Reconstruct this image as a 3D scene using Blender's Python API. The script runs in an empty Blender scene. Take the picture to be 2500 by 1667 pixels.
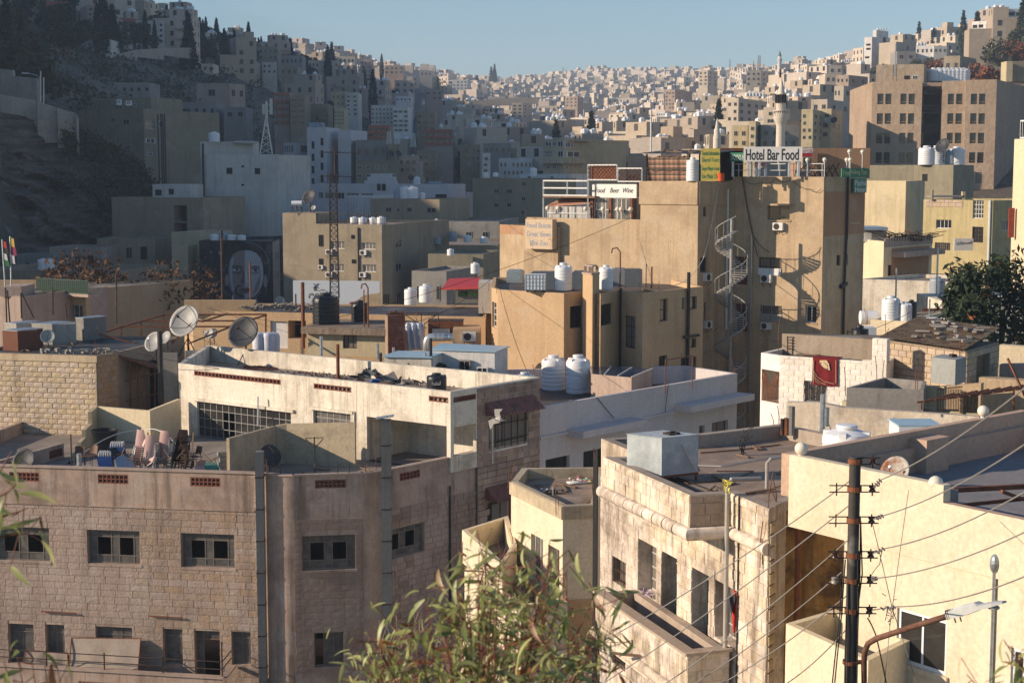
import bpy,bmesh,math,random
from math import sin,cos,tan,atan,atan2,pi,sqrt,radians,hypot,floor,ceil,exp,log
import mathutils
from mathutils import Matrix,noise as mnoise
V3=mathutils.Vector
import builtins
enum=builtins.enumerate
ALLB=[]
sc=bpy.context.scene
COL=sc.collection
RN=random.Random(11)
# camera
F,PW,PH,HZ=3847.0,2500.0,1667.0,420.0
PITCH=atan((PH/2-HZ)/F)
cam=bpy.data.cameras.new('camera')
camo=bpy.data.objects.new('camera',cam)
COL.objects.link(camo)
camo.location=(0,0,0)
camo.rotation_euler=(pi/2-PITCH,0,0)
cam.sensor_width=36
cam.sensor_fit='HORIZONTAL'
cam.lens=36*F/PW
cam.clip_start=0.3
cam.clip_end=12000
cam.dof.use_dof=True
cam.dof.focus_distance=75
cam.dof.aperture_fstop=5.0
sc.camera=camo
# sky, sun, exposure
LDIR=V3((1,0.18,-0.36)).normalized()
SUN_EL=math.asin(-LDIR.z)
SUN_AZ=atan2(-LDIR.x,-LDIR.y)
world=bpy.data.worlds.new('World')
sc.world=world
world.use_nodes=True
wn=world.node_tree
wn.nodes.clear()
sky=wn.nodes.new('ShaderNodeTexSky')
sky.sky_type='NISHITA'
sky.sun_disc=False
sky.sun_elevation=SUN_EL
sky.sun_rotation=SUN_AZ
sky.altitude=800
sky.air_density=1.15
sky.dust_density=0.25
sky.ozone_density=4.0
bg=wn.nodes.new('ShaderNodeBackground')
bg.inputs[1].default_value=0.078
wo=wn.nodes.new('ShaderNodeOutputWorld')
wn.links.new(sky.outputs[0],bg.inputs[0])
wn.links.new(bg.outputs[0],wo.inputs[0])
sl=bpy.data.lights.new('sun','SUN')
sl.energy=4.2
sl.angle=radians(0.5)
sl.color=(1.0,0.81,0.61)
so=bpy.data.objects.new('sun',sl)
COL.objects.link(so)
so.rotation_euler=LDIR.to_track_quat('-Z','Y').to_euler()
so.location=(-60,0,60)
sc.view_settings.view_transform='Standard'
sc.view_settings.look='None'
sc.view_settings.exposure=0.75
sc.view_settings.gamma=1.0
sc.view_settings.use_curve_mapping=False
sc.cycles.max_bounces=5
sc.cycles.diffuse_bounces=3
sc.cycles.glossy_bounces=2
sc.cycles.transmission_bounces=2
sc.cycles.volume_bounces=0
sc.cycles.transparent_max_bounces=6
sc.cycles.use_denoising=True
# photo pixel -> point in the place
def ray(px,py):
 x=(px-PW/2)/F;y=(PH/2-py)/F;fy=cos(PITCH)+y*sin(PITCH);fz=-sin(PITCH)+y*cos(PITCH);return x/fy,fz/fy
def P(px,py,D):
 a,b=ray(px,py);return V3((a*D,D,b*D))
def G(px,py,z):
 a,b=ray(px,py);D=z/b;return V3((a*D,D,z))
def proj(v):
 """metres -> photo pixel"""
 f=v[1]*cos(PITCH)-v[2]*sin(PITCH);u=v[1]*sin(PITCH)+v[2]*cos(PITCH);return PW/2+v[0]/f*F,PH/2-u/f*F
# mesh builder
class MB:
 def __init__(s):
  s.v,s.f,s.m=[],[],[]
 def poly(s,pts,m=0):
  i=len(s.v);s.v.extend([tuple(p)for p in pts]);s.f.append(tuple(range(i,i+len(pts))));s.m.append(m)
 def ipoly(s,idx,m=0):
  s.f.append(tuple(idx));s.m.append(m)
 def box(s,p,u,v,w,m=0):
  p,u,v,w=V3(p),V3(u),V3(v),V3(w)
  if u.cross(v).dot(w)<0:
   u,v=v,u
  i=len(s.v)
  for q in(p,p+u,p+u+v,p+v,p+w,p+u+w,p+u+v+w,p+v+w):
   s.v.append(tuple(q))
  for f in((3,2,1,0),(4,5,6,7),(0,1,5,4),(1,2,6,5),(2,3,7,6),(3,0,4,7)):
   s.f.append(tuple(i+k for k in f));s.m.append(m)
 def cbox(s,c,sx,sy,sz,rot=0,m=0):
  """box standing on c"""
  u=V3((cos(rot),sin(rot),0));v=V3((-sin(rot),cos(rot),0));s.box(V3(c)-u*sx/2-v*sy/2,u*sx,v*sy,V3((0,0,sz)),m)
 def bar(s,a,b,w,h=None,m=0,up=(0,0,1)):
  a,b=V3(a),V3(b);d=(b-a)
  if d.length<1e-6:return
  n=d.normalized();up=V3(up)
  if abs(n.dot(up))>.98:up=V3((1,0,0))
  x=n.cross(up).normalized();y=x.cross(n);h=h or w;s.box(a-x*w/2-y*h/2,d,x*w,y*h,m)
 def prism(s,pts,z0,z1,m=0,mt=None,bottom=False):
  n=len(pts);i=len(s.v)
  for p in pts:s.v.append((p[0],p[1],z0))
  for p in pts:s.v.append((p[0],p[1],z1))
  for k in range(n):
   s.f.append((i+k,i+(k+1)%n,i+n+(k+1)%n,i+n+k));s.m.append(m)
  s.f.append(tuple(range(i+n,i+2*n)));s.m.append(m if mt is None else mt)
  if bottom:
   s.f.append(tuple(range(i+n-1,i-1,-1)));s.m.append(m)
 def tube(s,pts,r,n=8,m=0,cap=True,r1=None):
  pts=[V3(p)for p in pts];i0=len(s.v);L=len(pts);prevx=None
  for k,p in enum(pts):
   t=(pts[min(k+1,L-1)]-pts[max(k-1,0)]);t=t.normalized()if t.length>1e-9 else V3((0,0,1));up=V3((0,0,1))if abs(t.z)<.95 else V3((1,0,0));x=t.cross(up).normalized()
   if prevx is not None:
    x2=prevx-t*prevx.dot(t)
    if x2.length>1e-4:x=x2.normalized()
   prevx=x;y=t.cross(x);rr=r if r1 is None else r+(r1-r)*k/max(1,L-1)
   for j in range(n):
    a=2*pi*j/n;s.v.append(tuple(p+x*(rr*cos(a))+y*(rr*sin(a))))
  for k in range(L-1):
   for j in range(n):
    a=i0+k*n+j;b=i0+k*n+(j+1)%n;s.f.append((a,b,b+n,a+n));s.m.append(m)
  if cap:
   s.f.append(tuple(i0+n-1-j for j in range(n)));s.m.append(m);s.f.append(tuple(i0+(L-1)*n+j for j in range(n)));s.m.append(m)
 def lathe(s,prof,n=20,c=(0,0,0),m=0,ax=None):
  """profile of (r, z) from bottom to top about a vertical axis through c"""
  i0=len(s.v);c=V3(c)
  for r,z in prof:
   for j in range(n):
    a=2*pi*j/n;s.v.append((c.x+r*cos(a),c.y+r*sin(a),c.z+z))
  for k in range(len(prof)-1):
   for j in range(n):
    a=i0+k*n+j;b=i0+k*n+(j+1)%n;s.f.append((a,b,b+n,a+n));s.m.append(m)
  if prof[0][0]>1e-6:
   s.f.append(tuple(i0+n-1-j for j in range(n)));s.m.append(m)
  if prof[-1][0]>1e-6:
   e=i0+(len(prof)-1)*n;s.f.append(tuple(e+j for j in range(n)));s.m.append(m)
 def sphere(s,c,r,nu=16,nv=10,m=0,sz=1.0):
  prof=[(max(1e-7,r*sin(pi*k/nv)),-r*sz*cos(pi*k/nv))for k in range(nv+1)];s.lathe(prof,nu,c,m)
 def join(s,o):
  i=len(s.v);s.v.extend(o.v);s.f.extend([tuple(i+k for k in f)for f in o.f]);s.m.extend(o.m)
WLOC={}
def mk_mesh(name,mb,mats,smooth=False,origin=(0,0,0)):
 me=bpy.data.meshes.new(name);ox,oy,oz=origin;me.from_pydata([(x-ox,y-oy,z-oz)for x,y,z in mb.v],[],mb.f)
 if not isinstance(mats,(list,tuple)):mats=[mats]
 for m in mats:me.materials.append(m)
 if len(mats)>1:me.polygons.foreach_set('material_index',mb.m)
 if smooth:me.polygons.foreach_set('use_smooth',[True]*len(mb.f))
 me.update();return me
def autosmooth(me,ang=35):
 me.polygons.foreach_set('use_smooth',[True]*len(me.polygons));me.set_sharp_from_angle(angle=radians(ang))
def place(name,me,loc,parent=None):
 o=bpy.data.objects.new(name,me);COL.objects.link(o);loc=V3(loc)
 if parent is not None:
  o.parent=parent;o.location=loc-WLOC[parent.name]
 else:
  o.location=loc
 WLOC[o.name]=loc;return o
def tag(o,label=None,cat=None,group=None,kind=None):
 if label:o['label']=label
 if cat:o['category']=cat
 if group:o['group']=group
 if kind:o['kind']=kind
 return o
def obj(name,mb,mats,parent=None,smooth=False,origin=None,kind=None,label=None):
 """link the mesh (given in world metres) as one object"""
 if not mb.v:return None
 if origin is None:
  xs=[p[0]for p in mb.v];ys=[p[1]for p in mb.v];zs=[p[2]for p in mb.v];origin=((min(xs)+max(xs))/2,(min(ys)+max(ys))/2,min(zs))
 me=mk_mesh(name,mb,mats,False,origin)
 if smooth=='auto':autosmooth(me)
 elif smooth:me.polygons.foreach_set('use_smooth',[True]*len(me.polygons))
 o=place(name,me,origin,parent)
 if kind:o['kind']=kind
 if label:o['label']=label
 return o
def empty(name,loc,label=None,cat=None,group=None,kind=None):
 o=bpy.data.objects.new(name,None);COL.objects.link(o);o.location=loc;o.empty_display_size=.3;WLOC[o.name]=V3(loc);return tag(o,label,cat,group,kind)
KIDS={}
def clone(o,loc,rotz=0.0,scale=None,label=None,group=None,parent=None):
 """a thing at the origin, copied with its parts and sub-parts"""
 c=o.copy();COL.objects.link(c)
 if parent is None:
  c.location=loc;c.rotation_euler=(0,0,rotz)
  if scale:c.scale=scale if isinstance(scale,(tuple,list))else(scale,)*3
  if label:c['label']=label
  if group:c['group']=group
 else:
  c.parent=parent
 for ch in KIDS.get(o.name,()):
  clone(ch,None,parent=c)
 return c
def proto(root):
 """remember a finished thing's children so that clone() can copy them"""
 ch={}
 for o in bpy.data.objects:
  if o.parent is not None:ch.setdefault(o.parent.name,[]).append(o)
 def walk(o):
  KIDS[o.name]=ch.get(o.name,[])
  for k in KIDS[o.name]:walk(k)
 walk(root);return root
class Proto:
 """the first placing moves the thing itself, later ones copy it"""
 def __init__(s,root):
  s.root=proto(root);s.used=False
 def put(s,loc,rotz=0.0,scale=None,label=None,group=None):
  if s.used:return clone(s.root,loc,rotz,scale,label,group)
  s.used=True;o=s.root;o.location=loc;o.rotation_euler=(0,0,rotz)
  if scale:o.scale=scale if isinstance(scale,(tuple,list))else(scale,)*3
  if label:o['label']=label
  if group:o['group']=group
  return o
# materials
MATS={}
def nodes_of(m):
 m.use_nodes=True;nt=m.node_tree;nt.nodes.clear();return nt
def N(nt,typ,props=None,**ins):
 n=nt.nodes.new(typ)
 for k,v in(props or{}).items():setattr(n,k,v)
 for k,v in ins.items():
  key=int(k[1:])if k[0]=='i' and k[1:].isdigit()else k;s=n.inputs[key]
  if isinstance(v,bpy.types.NodeSocket):nt.links.new(v,s)
  else:s.default_value=v
 return n
def c4(c):return(c[0],c[1],c[2],1)
def mixc(nt,f,a,b,mode='MIX'):
 n=N(nt,'ShaderNodeMix',{'data_type':'RGBA','blend_type':mode})
 for i,v in((0,f),(6,a),(7,b)):
  if isinstance(v,bpy.types.NodeSocket):nt.links.new(v,n.inputs[i])
  else:n.inputs[i].default_value=c4(v)if isinstance(v,(tuple,list))else v
 return n.outputs[2]
def noise(nt,vec,scale,detail=5,rough=.6):
 return N(nt,'ShaderNodeTexNoise',Vector=vec,Scale=scale,Detail=detail,Roughness=rough).outputs[0]
def rng(nt,v,a,b,c=0.,d=1.):
 n=N(nt,'ShaderNodeMapRange',Value=v)
 for i,x in((1,a),(2,b),(3,c),(4,d)):n.inputs[i].default_value=x
 return n.outputs[0]
def scaled(nt,pos,s,loc=(0,0,0),rot=(0,0,0)):
 return N(nt,'ShaderNodeMapping',Vector=pos,Scale=s,Location=loc,Rotation=rot).outputs[0]
def finish(nt,col,rough=.9,bump=None,strength=.3,dist=.02,metal=0.,spec=.3,extra=None):
 p=N(nt,'ShaderNodeBsdfPrincipled')
 for k,v in(('Base Color',col),('Roughness',rough),('Metallic',metal),('Specular IOR Level',spec)):
  if isinstance(v,bpy.types.NodeSocket):nt.links.new(v,p.inputs[k])
  else:p.inputs[k].default_value=c4(v)if isinstance(v,(tuple,list))else v
 for k,v in(extra or{}).items():p.inputs[k].default_value=v
 if bump is not None:
  b=N(nt,'ShaderNodeBump',Height=bump,Strength=strength,Distance=dist);nt.links.new(b.outputs[0],p.inputs['Normal'])
 o=N(nt,'ShaderNodeOutputMaterial');nt.links.new(p.outputs[0],o.inputs[0]);return p
def plaster(key,col,dirt=None,pale=None,skv=.5,bov=.4,bump=.25,fine=9.,rough=.93,rnd=0.,dist=.02,island=0.,big=.35,sharp=0.):
 """weathered render, concrete or stone: blotches, rain streaks, grain"""
 if key in MATS:return MATS[key]
 m=MATS[key]=bpy.data.materials.new(key);nt=nodes_of(m);dirt=dirt or tuple(c*.45 for c in col);pale=pale or tuple(min(.9,c*1.18)for c in col);pos=N(nt,'ShaderNodeNewGeometry').outputs[0];n1=noise(nt,pos,big,6,.68);n2=noise(nt,scaled(nt,pos,(1.5,1.5,.12)),1.0,5,.65);n3=noise(nt,pos,fine,4,.6);n4=noise(nt,scaled(nt,pos,(1,1,.6),(31,17,5)),big*2.7,5,.7);c=mixc(nt,rng(nt,n4,.45,.68-sharp*.1,0,bov),col,pale);c=mixc(nt,rng(nt,n1,.46,.72-sharp*.14,0,bov),c,dirt);c=mixc(nt,rng(nt,n2,.52,.74-sharp*.1,0,skv),c,dirt)
 if skv>.3:c=mixc(nt,rng(nt,noise(nt,scaled(nt,pos,(5,5,.22)),1.,4,.6),.56,.68,0,skv*.5),c,dirt)
 if bump>=.2:
  v=N(nt,'ShaderNodeTexVoronoi',{'feature':'DISTANCE_TO_EDGE'},Scale=.42);ad=N(nt,'ShaderNodeVectorMath',{'operation':'ADD'},i0=pos,i1=N(nt,'ShaderNodeTexNoise',Vector=pos,Scale=1.1,Detail=5).outputs[1]).outputs[0];nt.links.new(ad,v.inputs['Vector']);cr=N(nt,'ShaderNodeMath',{'operation':'MULTIPLY'},i0=rng(nt,v.outputs[0],0,.012,.55,0),i1=rng(nt,n4,.5,.62)).outputs[0];c=mixc(nt,cr,c,dirt);c=mixc(nt,rng(nt,noise(nt,pos,.55,3,.55),.60,.625,0,.3),c,mixc(nt,n3,pale,(.42,.38,.33)))
 g=rng(nt,n3,.25,.75,.84,1.12);c=mixc(nt,1.0,c,N(nt,'ShaderNodeCombineColor',i0=g,i1=g,i2=g).outputs[0],'MULTIPLY')
 if rnd or island:
  if rnd:r=N(nt,'ShaderNodeObjectInfo').outputs[5]
  else:r=N(nt,'ShaderNodeNewGeometry').outputs[8]
  w=N(nt,'ShaderNodeTexWhiteNoise',{'noise_dimensions':'1D'},W=r);hs=N(nt,'ShaderNodeHueSaturation',Color=c,Value=rng(nt,r,0,1,1-(rnd or island),1+(rnd or island)*.7),Saturation=rng(nt,w.outputs[0],0,1,.8,1.15),Hue=rng(nt,w.outputs[0],0,1,.492,.508));c=hs.outputs[0]
 h=N(nt,'ShaderNodeMath',{'operation':'ADD'},i0=n3,i1=n1).outputs[0];finish(nt,c,rough,h,bump,dist);return m
def simple(key,col,rough=.6,metal=0.,var=.12,spec=.4,scale=4.,bump=0.,dist=.01,rnd=0.,extra=None):
 if key in MATS:return MATS[key]
 m=MATS[key]=bpy.data.materials.new(key);nt=nodes_of(m);pos=N(nt,'ShaderNodeNewGeometry').outputs[0];n=noise(nt,pos,scale,5,.65);g=rng(nt,n,.3,.7,1-var,1+var);c=mixc(nt,1.0,c4(col)[:3],N(nt,'ShaderNodeCombineColor',i0=g,i1=g,i2=g).outputs[0],'MULTIPLY')
 if rnd:
  r=N(nt,'ShaderNodeObjectInfo').outputs[5];c=N(nt,'ShaderNodeHueSaturation',Color=c,Value=rng(nt,r,0,1,1-rnd,1+rnd)).outputs[0]
 finish(nt,c,rough,n if bump else None,bump,dist,metal,spec,extra);return m
def rusty(key,paint,rust=(.16,.055,.025),amount=.5,rough=.75,metal=0.,scale=3.):
 if key in MATS:return MATS[key]
 m=MATS[key]=bpy.data.materials.new(key);nt=nodes_of(m);pos=N(nt,'ShaderNodeNewGeometry').outputs[0];n=noise(nt,pos,scale,7,.7);n2=noise(nt,pos,scale*7,4,.6);c=mixc(nt,rng(nt,n,.62-amount*.3,.7-amount*.2),paint,rust);c=mixc(nt,rng(nt,n2,.4,.75,0,.45),c,tuple(x*.55 for x in rust));finish(nt,c,rough,n2,.25,.01,metal,.3);return m
def glass_mat(key,col,rough=.08,dirt=.0):
 """dark window glass with dust on it"""
 if key in MATS:return MATS[key]
 m=MATS[key]=bpy.data.materials.new(key);nt=nodes_of(m);pos=N(nt,'ShaderNodeNewGeometry').outputs[0];n=noise(nt,pos,2.2,5,.6);c=mixc(nt,rng(nt,n,.35,.7,dirt*.4,dirt),col,(.24,.21,.18));r=rng(nt,n,.35,.7,rough,rough+dirt*.5);finish(nt,c,r,None,metal=0,spec=.5);return m
M_GLASS=glass_mat('window_glass',(.014,.017,.02),.06,.05)
M_DG=glass_mat('dusty_glass',(.03,.035,.04),.12,.55)
M_CURTAIN=glass_mat('curtained_glass',(.16,.14,.12),.15,.3)
M_DARK=simple('dark_interior',(.02,.017,.015),.95,var=.3)
M_IRON=rusty('dark_iron',(.03,.028,.027),amount=.35)
M_RUST=rusty('rusted_steel',(.13,.05,.028),(.22,.08,.035),.7)
M_BP=simple('black_pipe',(.016,.016,.018),.5,var=.3)
M_WM=simple('white_painted_metal',(.62,.62,.6),.5,var=.12)
M_GALV=simple('galvanised_steel',(.42,.45,.47),.38,metal=.75,var=.25,scale=9)
M_TANKW=simple('white_plastic',(.72,.73,.74),.45,var=.06,scale=1.5)
M_TANKB=simple('black_plastic',(.012,.013,.016),.42,var=.3)
M_CONC=plaster('grey_concrete',(.27,.25,.225),skv=.5,bump=.35)
M_CABLE=simple('cable_black',(.012,.012,.013),.6,var=.2)
M_CABLEG=simple('cable_grey',(.22,.21,.2),.6,var=.2)
# walls and buildings
class Wall:
 def __init__(s,A,B,z0,z1):
  s.A=V3((A[0],A[1]));s.B=V3((B[0],B[1]));s.z0,s.z1=z0,z1;d=s.B-s.A;s.L=d.length;s.d=d/s.L;s.n=V3((s.d.y,-s.d.x));s.op=[]
 def uv(s,px,py):
  a,b=ray(px,py);det=a*(-s.d.y)-(-s.d.x)*1.0;D=(s.A.x*(-s.d.y)-(-s.d.x)*s.A.y)/det;p=V3((a*D,D));return(p-s.A).dot(s.d),b*D
 def pt(s,u,z,off=0.):
  q=s.A+s.d*u+s.n*off;return V3((q.x,q.y,z))
 def rect(s,x0,y0,x1,y1):
  """photo rectangle, heights read at its left edge, as (u0, z0, u1, z1)"""
  ua,za=s.uv(x0,y0);ub,zb=s.uv(x0,y1);uc,_=s.uv(x1,(y0+y1)/2);return(min(ua,uc),min(za,zb),max(ua,uc),max(za,zb))
 def d3(s):return V3((s.d.x,s.d.y,0))
 def n3(s):return V3((s.n.x,s.n.y,0))
 def mesh(s,mb,m=0,rev=.22,mrev=None):
  """the wall face with its openings cut out and reveals going in"""
  eps=1e-4;ops=[]
  for(a,b,c,d,*r)in s.op:
   a,c=max(a,.02),min(c,s.L-.02);b,d=max(b,s.z0+.01),min(d,s.z1-.02)
   if c-a>.03 and d-b>.03:ops.append((a,b,c,d,r[0]if r else rev))
  us=sorted({0.,s.L,*[o[0]for o in ops],*[o[2]for o in ops]});zs=sorted({s.z0,s.z1,*[o[1]for o in ops],*[o[3]for o in ops]});idx={}
  def vi(i,j):
   if(i,j)not in idx:
    idx[(i,j)]=len(mb.v);mb.v.append(tuple(s.pt(us[i],zs[j])))
   return idx[(i,j)]
  for i in range(len(us)-1):
   um=(us[i]+us[i+1])/2
   for j in range(len(zs)-1):
    zm=(zs[j]+zs[j+1])/2
    if any(o[0]<um<o[2]and o[1]<zm<o[3]for o in ops):continue
    mb.ipoly((vi(i,j),vi(i+1,j),vi(i+1,j+1),vi(i,j+1)),m)
  mr=m if mrev is None else mrev
  for(a,b,c,d,r)in ops:
   f=[s.pt(a,b),s.pt(c,b),s.pt(c,d),s.pt(a,d)];k=[s.pt(a,b,-r),s.pt(c,b,-r),s.pt(c,d,-r),s.pt(a,d,-r)]
   for i in range(4):
    j=(i+1)%4;mb.poly((f[i],k[i],k[j],f[j])[::-1],mr)
def offset_poly(pts,t):
 """counter-clockwise polygon moved inwards by t"""
 n=len(pts);out=[]
 for i in range(n):
  p0,p1,p2=pts[i-1],pts[i],pts[(i+1)%n];d0=(p1-p0).normalized();d1=(p2-p1).normalized();n0=V3((-d0.y,d0.x));n1=V3((-d1.y,d1.x));b=n0+n1
  if b.length<1e-4:b=n0
  b.normalize();k=t/max(.35,b.dot(n0));out.append(p1+b*k)
 return out
def shifted(w,off):
 n=V3((w.n.x,w.n.y))*off;return Wall(w.A+n,w.B+n,w.z0,w.z1)
class Bldg:
 """a building whose seen outline is read off the photograph; chain runs left to right along the near side"""
 def __init__(s,name,label,cat,chain,ztop,zbase,mat,depth=8.,back=None,rfm=None,par=.7,part=.18,parmat=None,group=None,root=None):
  s.chain=[V3((p[0],p[1]))for p in chain]
  if back is None:
   a,b=s.chain[0],s.chain[-1];d=max((q_-p_ for p_,q_ in zip(s.chain,s.chain[1:])),key=lambda v:v.x).normalized();nin=V3((-d.y,d.x));back=[b+nin*depth,a+nin*depth]
  s.poly=s.chain+[V3((p[0],p[1]))for p in back];s.ztop,s.zbase=ztop,zbase;s.mat,s.roofmat,s.parmat=mat,rfm or M_CONC,parmat or mat;s.par,s.part=par,part;s.w=[];n=len(s.poly)
  for i in range(n):
   s.w.append(Wall(s.poly[i],s.poly[(i+1)%n],zbase,ztop))
  c=sum(s.poly,V3((0,0)))/n;s.root=root or empty(name,(c.x,c.y,zbase),label,cat,group);ALLB.append(s)
 def win(s,i,rect,nx=2,ny=1,fr_=None,gl_=None,fw=.06,depth=.14,name='window',rev=.22,hbars=None,opens=(),sill=0,lintel=0,sep=False,uvz=None):
  w=s.w[i];r=uvz or w.rect(*rect);u0,z0,u1,z1=r;w.op.append((u0,z0,u1,z1,rev));window(w,r,s.root,nx,ny,fr_ or M_WM,gl_ or M_GLASS,fw,depth,name,hbars,opens,sep)
  if sill:
   mb=MB();mb.box(w.pt(u0-.08,z0-.1,-.02),w.d3()*(u1-u0+.16),w.n3()*(.02+sill),V3((0,0,.098)));obj('sill',mb,s.parmat,s.root)
  if lintel:
   mb=MB();mb.box(w.pt(u0-.12,z1+.02,-.02),w.d3()*(u1-u0+.24),w.n3()*(.02+lintel),V3((0,0,.12)));obj('lintel',mb,s.parmat,s.root)
  return r
 def hole(s,i,rect,rev=.4,uvz=None):
  r=uvz or s.w[i].rect(*rect);s.w[i].op.append((*r,rev));return r
 def finish(s,skr=False,only=None,smooth=0):
  mb=MB()
  for i,w in enum(s.w):
   if only is None or i in only:w.mesh(mb)
  wo_=obj('wall',mb,s.mat,s.root)
  if smooth:
   bm=bmesh.new();bm.from_mesh(wo_.data);bmesh.ops.remove_doubles(bm,verts=bm.verts,dist=.003);bm.to_mesh(wo_.data);bm.free();autosmooth(wo_.data,smooth)
  if not skr:
   ins=offset_poly(s.poly,s.part);zr=s.ztop-s.par;mp=MB();n=len(s.poly)
   for i in range(n):
    j=(i+1)%n;a,b,c,d=s.poly[i],s.poly[j],ins[j],ins[i];mp.poly([(a.x,a.y,s.ztop),(b.x,b.y,s.ztop),(c.x,c.y,s.ztop),(d.x,d.y,s.ztop)])
    if s.par>.02:
     mp.poly([(d.x,d.y,s.ztop),(c.x,c.y,s.ztop),(c.x,c.y,zr),(d.x,d.y,zr)])
   obj('parapet',mp,s.parmat,s.root);mr=MB();mr.poly([(p.x,p.y,zr)for p in ins]);obj('roof',mr,s.roofmat,s.root)
  return s.root
def window(w,r,parent,nx,ny,fr_,gl_,fw=.06,depth=.14,name='window',hbars=None,opens=(),sep=False,ratios=None):
 """frame, mullions and panes set back in an opening of wall w"""
 u0,z0,u1,z1=r;mb=MB()
 if gl_ is M_GLASS and RN.random()<.4:gl_=M_CURTAIN
 d,n=w.d3(),w.n3();th=.05
 def fr(ua,za,ub,zb):
  mb.box(w.pt(ua,za,-depth-th),d*(ub-ua),n*th,V3((0,0,zb-za)))
 fr(u0,z0,u1,z0+fw);fr(u0,z1-fw,u1,z1);fr(u0,z0+fw,u0+fw,z1-fw);fr(u1-fw,z0+fw,u1,z1-fw);xs=[u0+(u1-u0)*k/nx for k in range(nx+1)]if not isinstance(nx,(list,tuple))else[u0+(u1-u0)*k for k in(0,*nx,1)];zs=[z0+(z1-z0)*k/ny for k in range(ny+1)]if not isinstance(ny,(list,tuple))else[z0+(z1-z0)*k for k in(0,*ny,1)];mw=fw*.7
 for x in xs[1:-1]:fr(x-mw/2,z0+fw,x+mw/2,z1-fw)
 for k,z in enum(zs[1:-1]):
  for a,b in zip(xs[:-1],xs[1:]):
   fr(a+mw/2 if a>u0 else a+fw,z-mw/2,b-mw/2 if b<u1 else b-fw,z+mw/2)
 fo=obj(name,mb,fr_,parent);pm=MB()
 for i in range(len(xs)-1):
  for j in range(len(zs)-1):
   if(i,j)in opens:continue
   a,b,c,e=xs[i]+.02,xs[i+1]-.02,zs[j]+.02,zs[j+1]-.02;q=MB()if sep else pm;q.box(w.pt(a,c,-depth-th*.6),d*(b-a),n*.012,V3((0,0,e-c)))
   if sep:obj('pane',q,gl_,fo)
 if not sep and pm.v:obj('pane',pm,gl_,fo)
 if hbars:
  bm=MB();hx,hz,hr=hbars
  for k in range(hx):
   u=u0+(u1-u0)*(k+.5)/hx;bm.bar(w.pt(u,z0,-.03),w.pt(u,z1,-.03),hr)
  for k in range(hz):
   z=z0+(z1-z0)*(k+.5)/hz;bm.bar(w.pt(u0,z,-.015),w.pt(u1,z,-.015),hr)
  obj('grille',bm,M_IRON,fo)
 return fo
def block_mesh(name,mat,rough=.06,seed=0,n=3):
 r=random.Random(seed);mb=MB();e=.012;g={}
 for i in range(n+1):
  for j in range(n+1):
   x=e+(1-2*e)*i/n;z=e*2+(1-4*e)*j/n;edge=i in(0,n)or j in(0,n);y=0.0 if edge else-abs(r.gauss(0,rough))-rough*.6;g[i,j]=len(mb.v);mb.v.append((x+(0 if edge else r.uniform(-.06,.06)),y,z+(0 if edge else r.uniform(-.06,.06))))
 for i in range(n):
  for j in range(n):
   mb.ipoly((g[i,j],g[i+1,j],g[i+1,j+1],g[i,j+1]))
 ring=[g[i,0]for i in range(n+1)]+[g[n,j]for j in range(1,n+1)]+[g[i,n]for i in range(n-1,-1,-1)]+[g[0,j]for j in range(n-1,0,-1)];back=[]
 for k in ring:
  x,y,z=mb.v[k];back.append(len(mb.v));mb.v.append((0. if x<.1 and x<=e+1e-6 else(1. if x>=1-e-1e-6 else x),1.0,0. if z<=2*e+1e-6 else(1. if z>=1-2*e-1e-6 else z)))
 m=len(ring)
 for k in range(m):
  mb.ipoly((ring[k],back[k],back[(k+1)%m],ring[(k+1)%m]))
 return mk_mesh(name,mb,mat)
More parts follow.
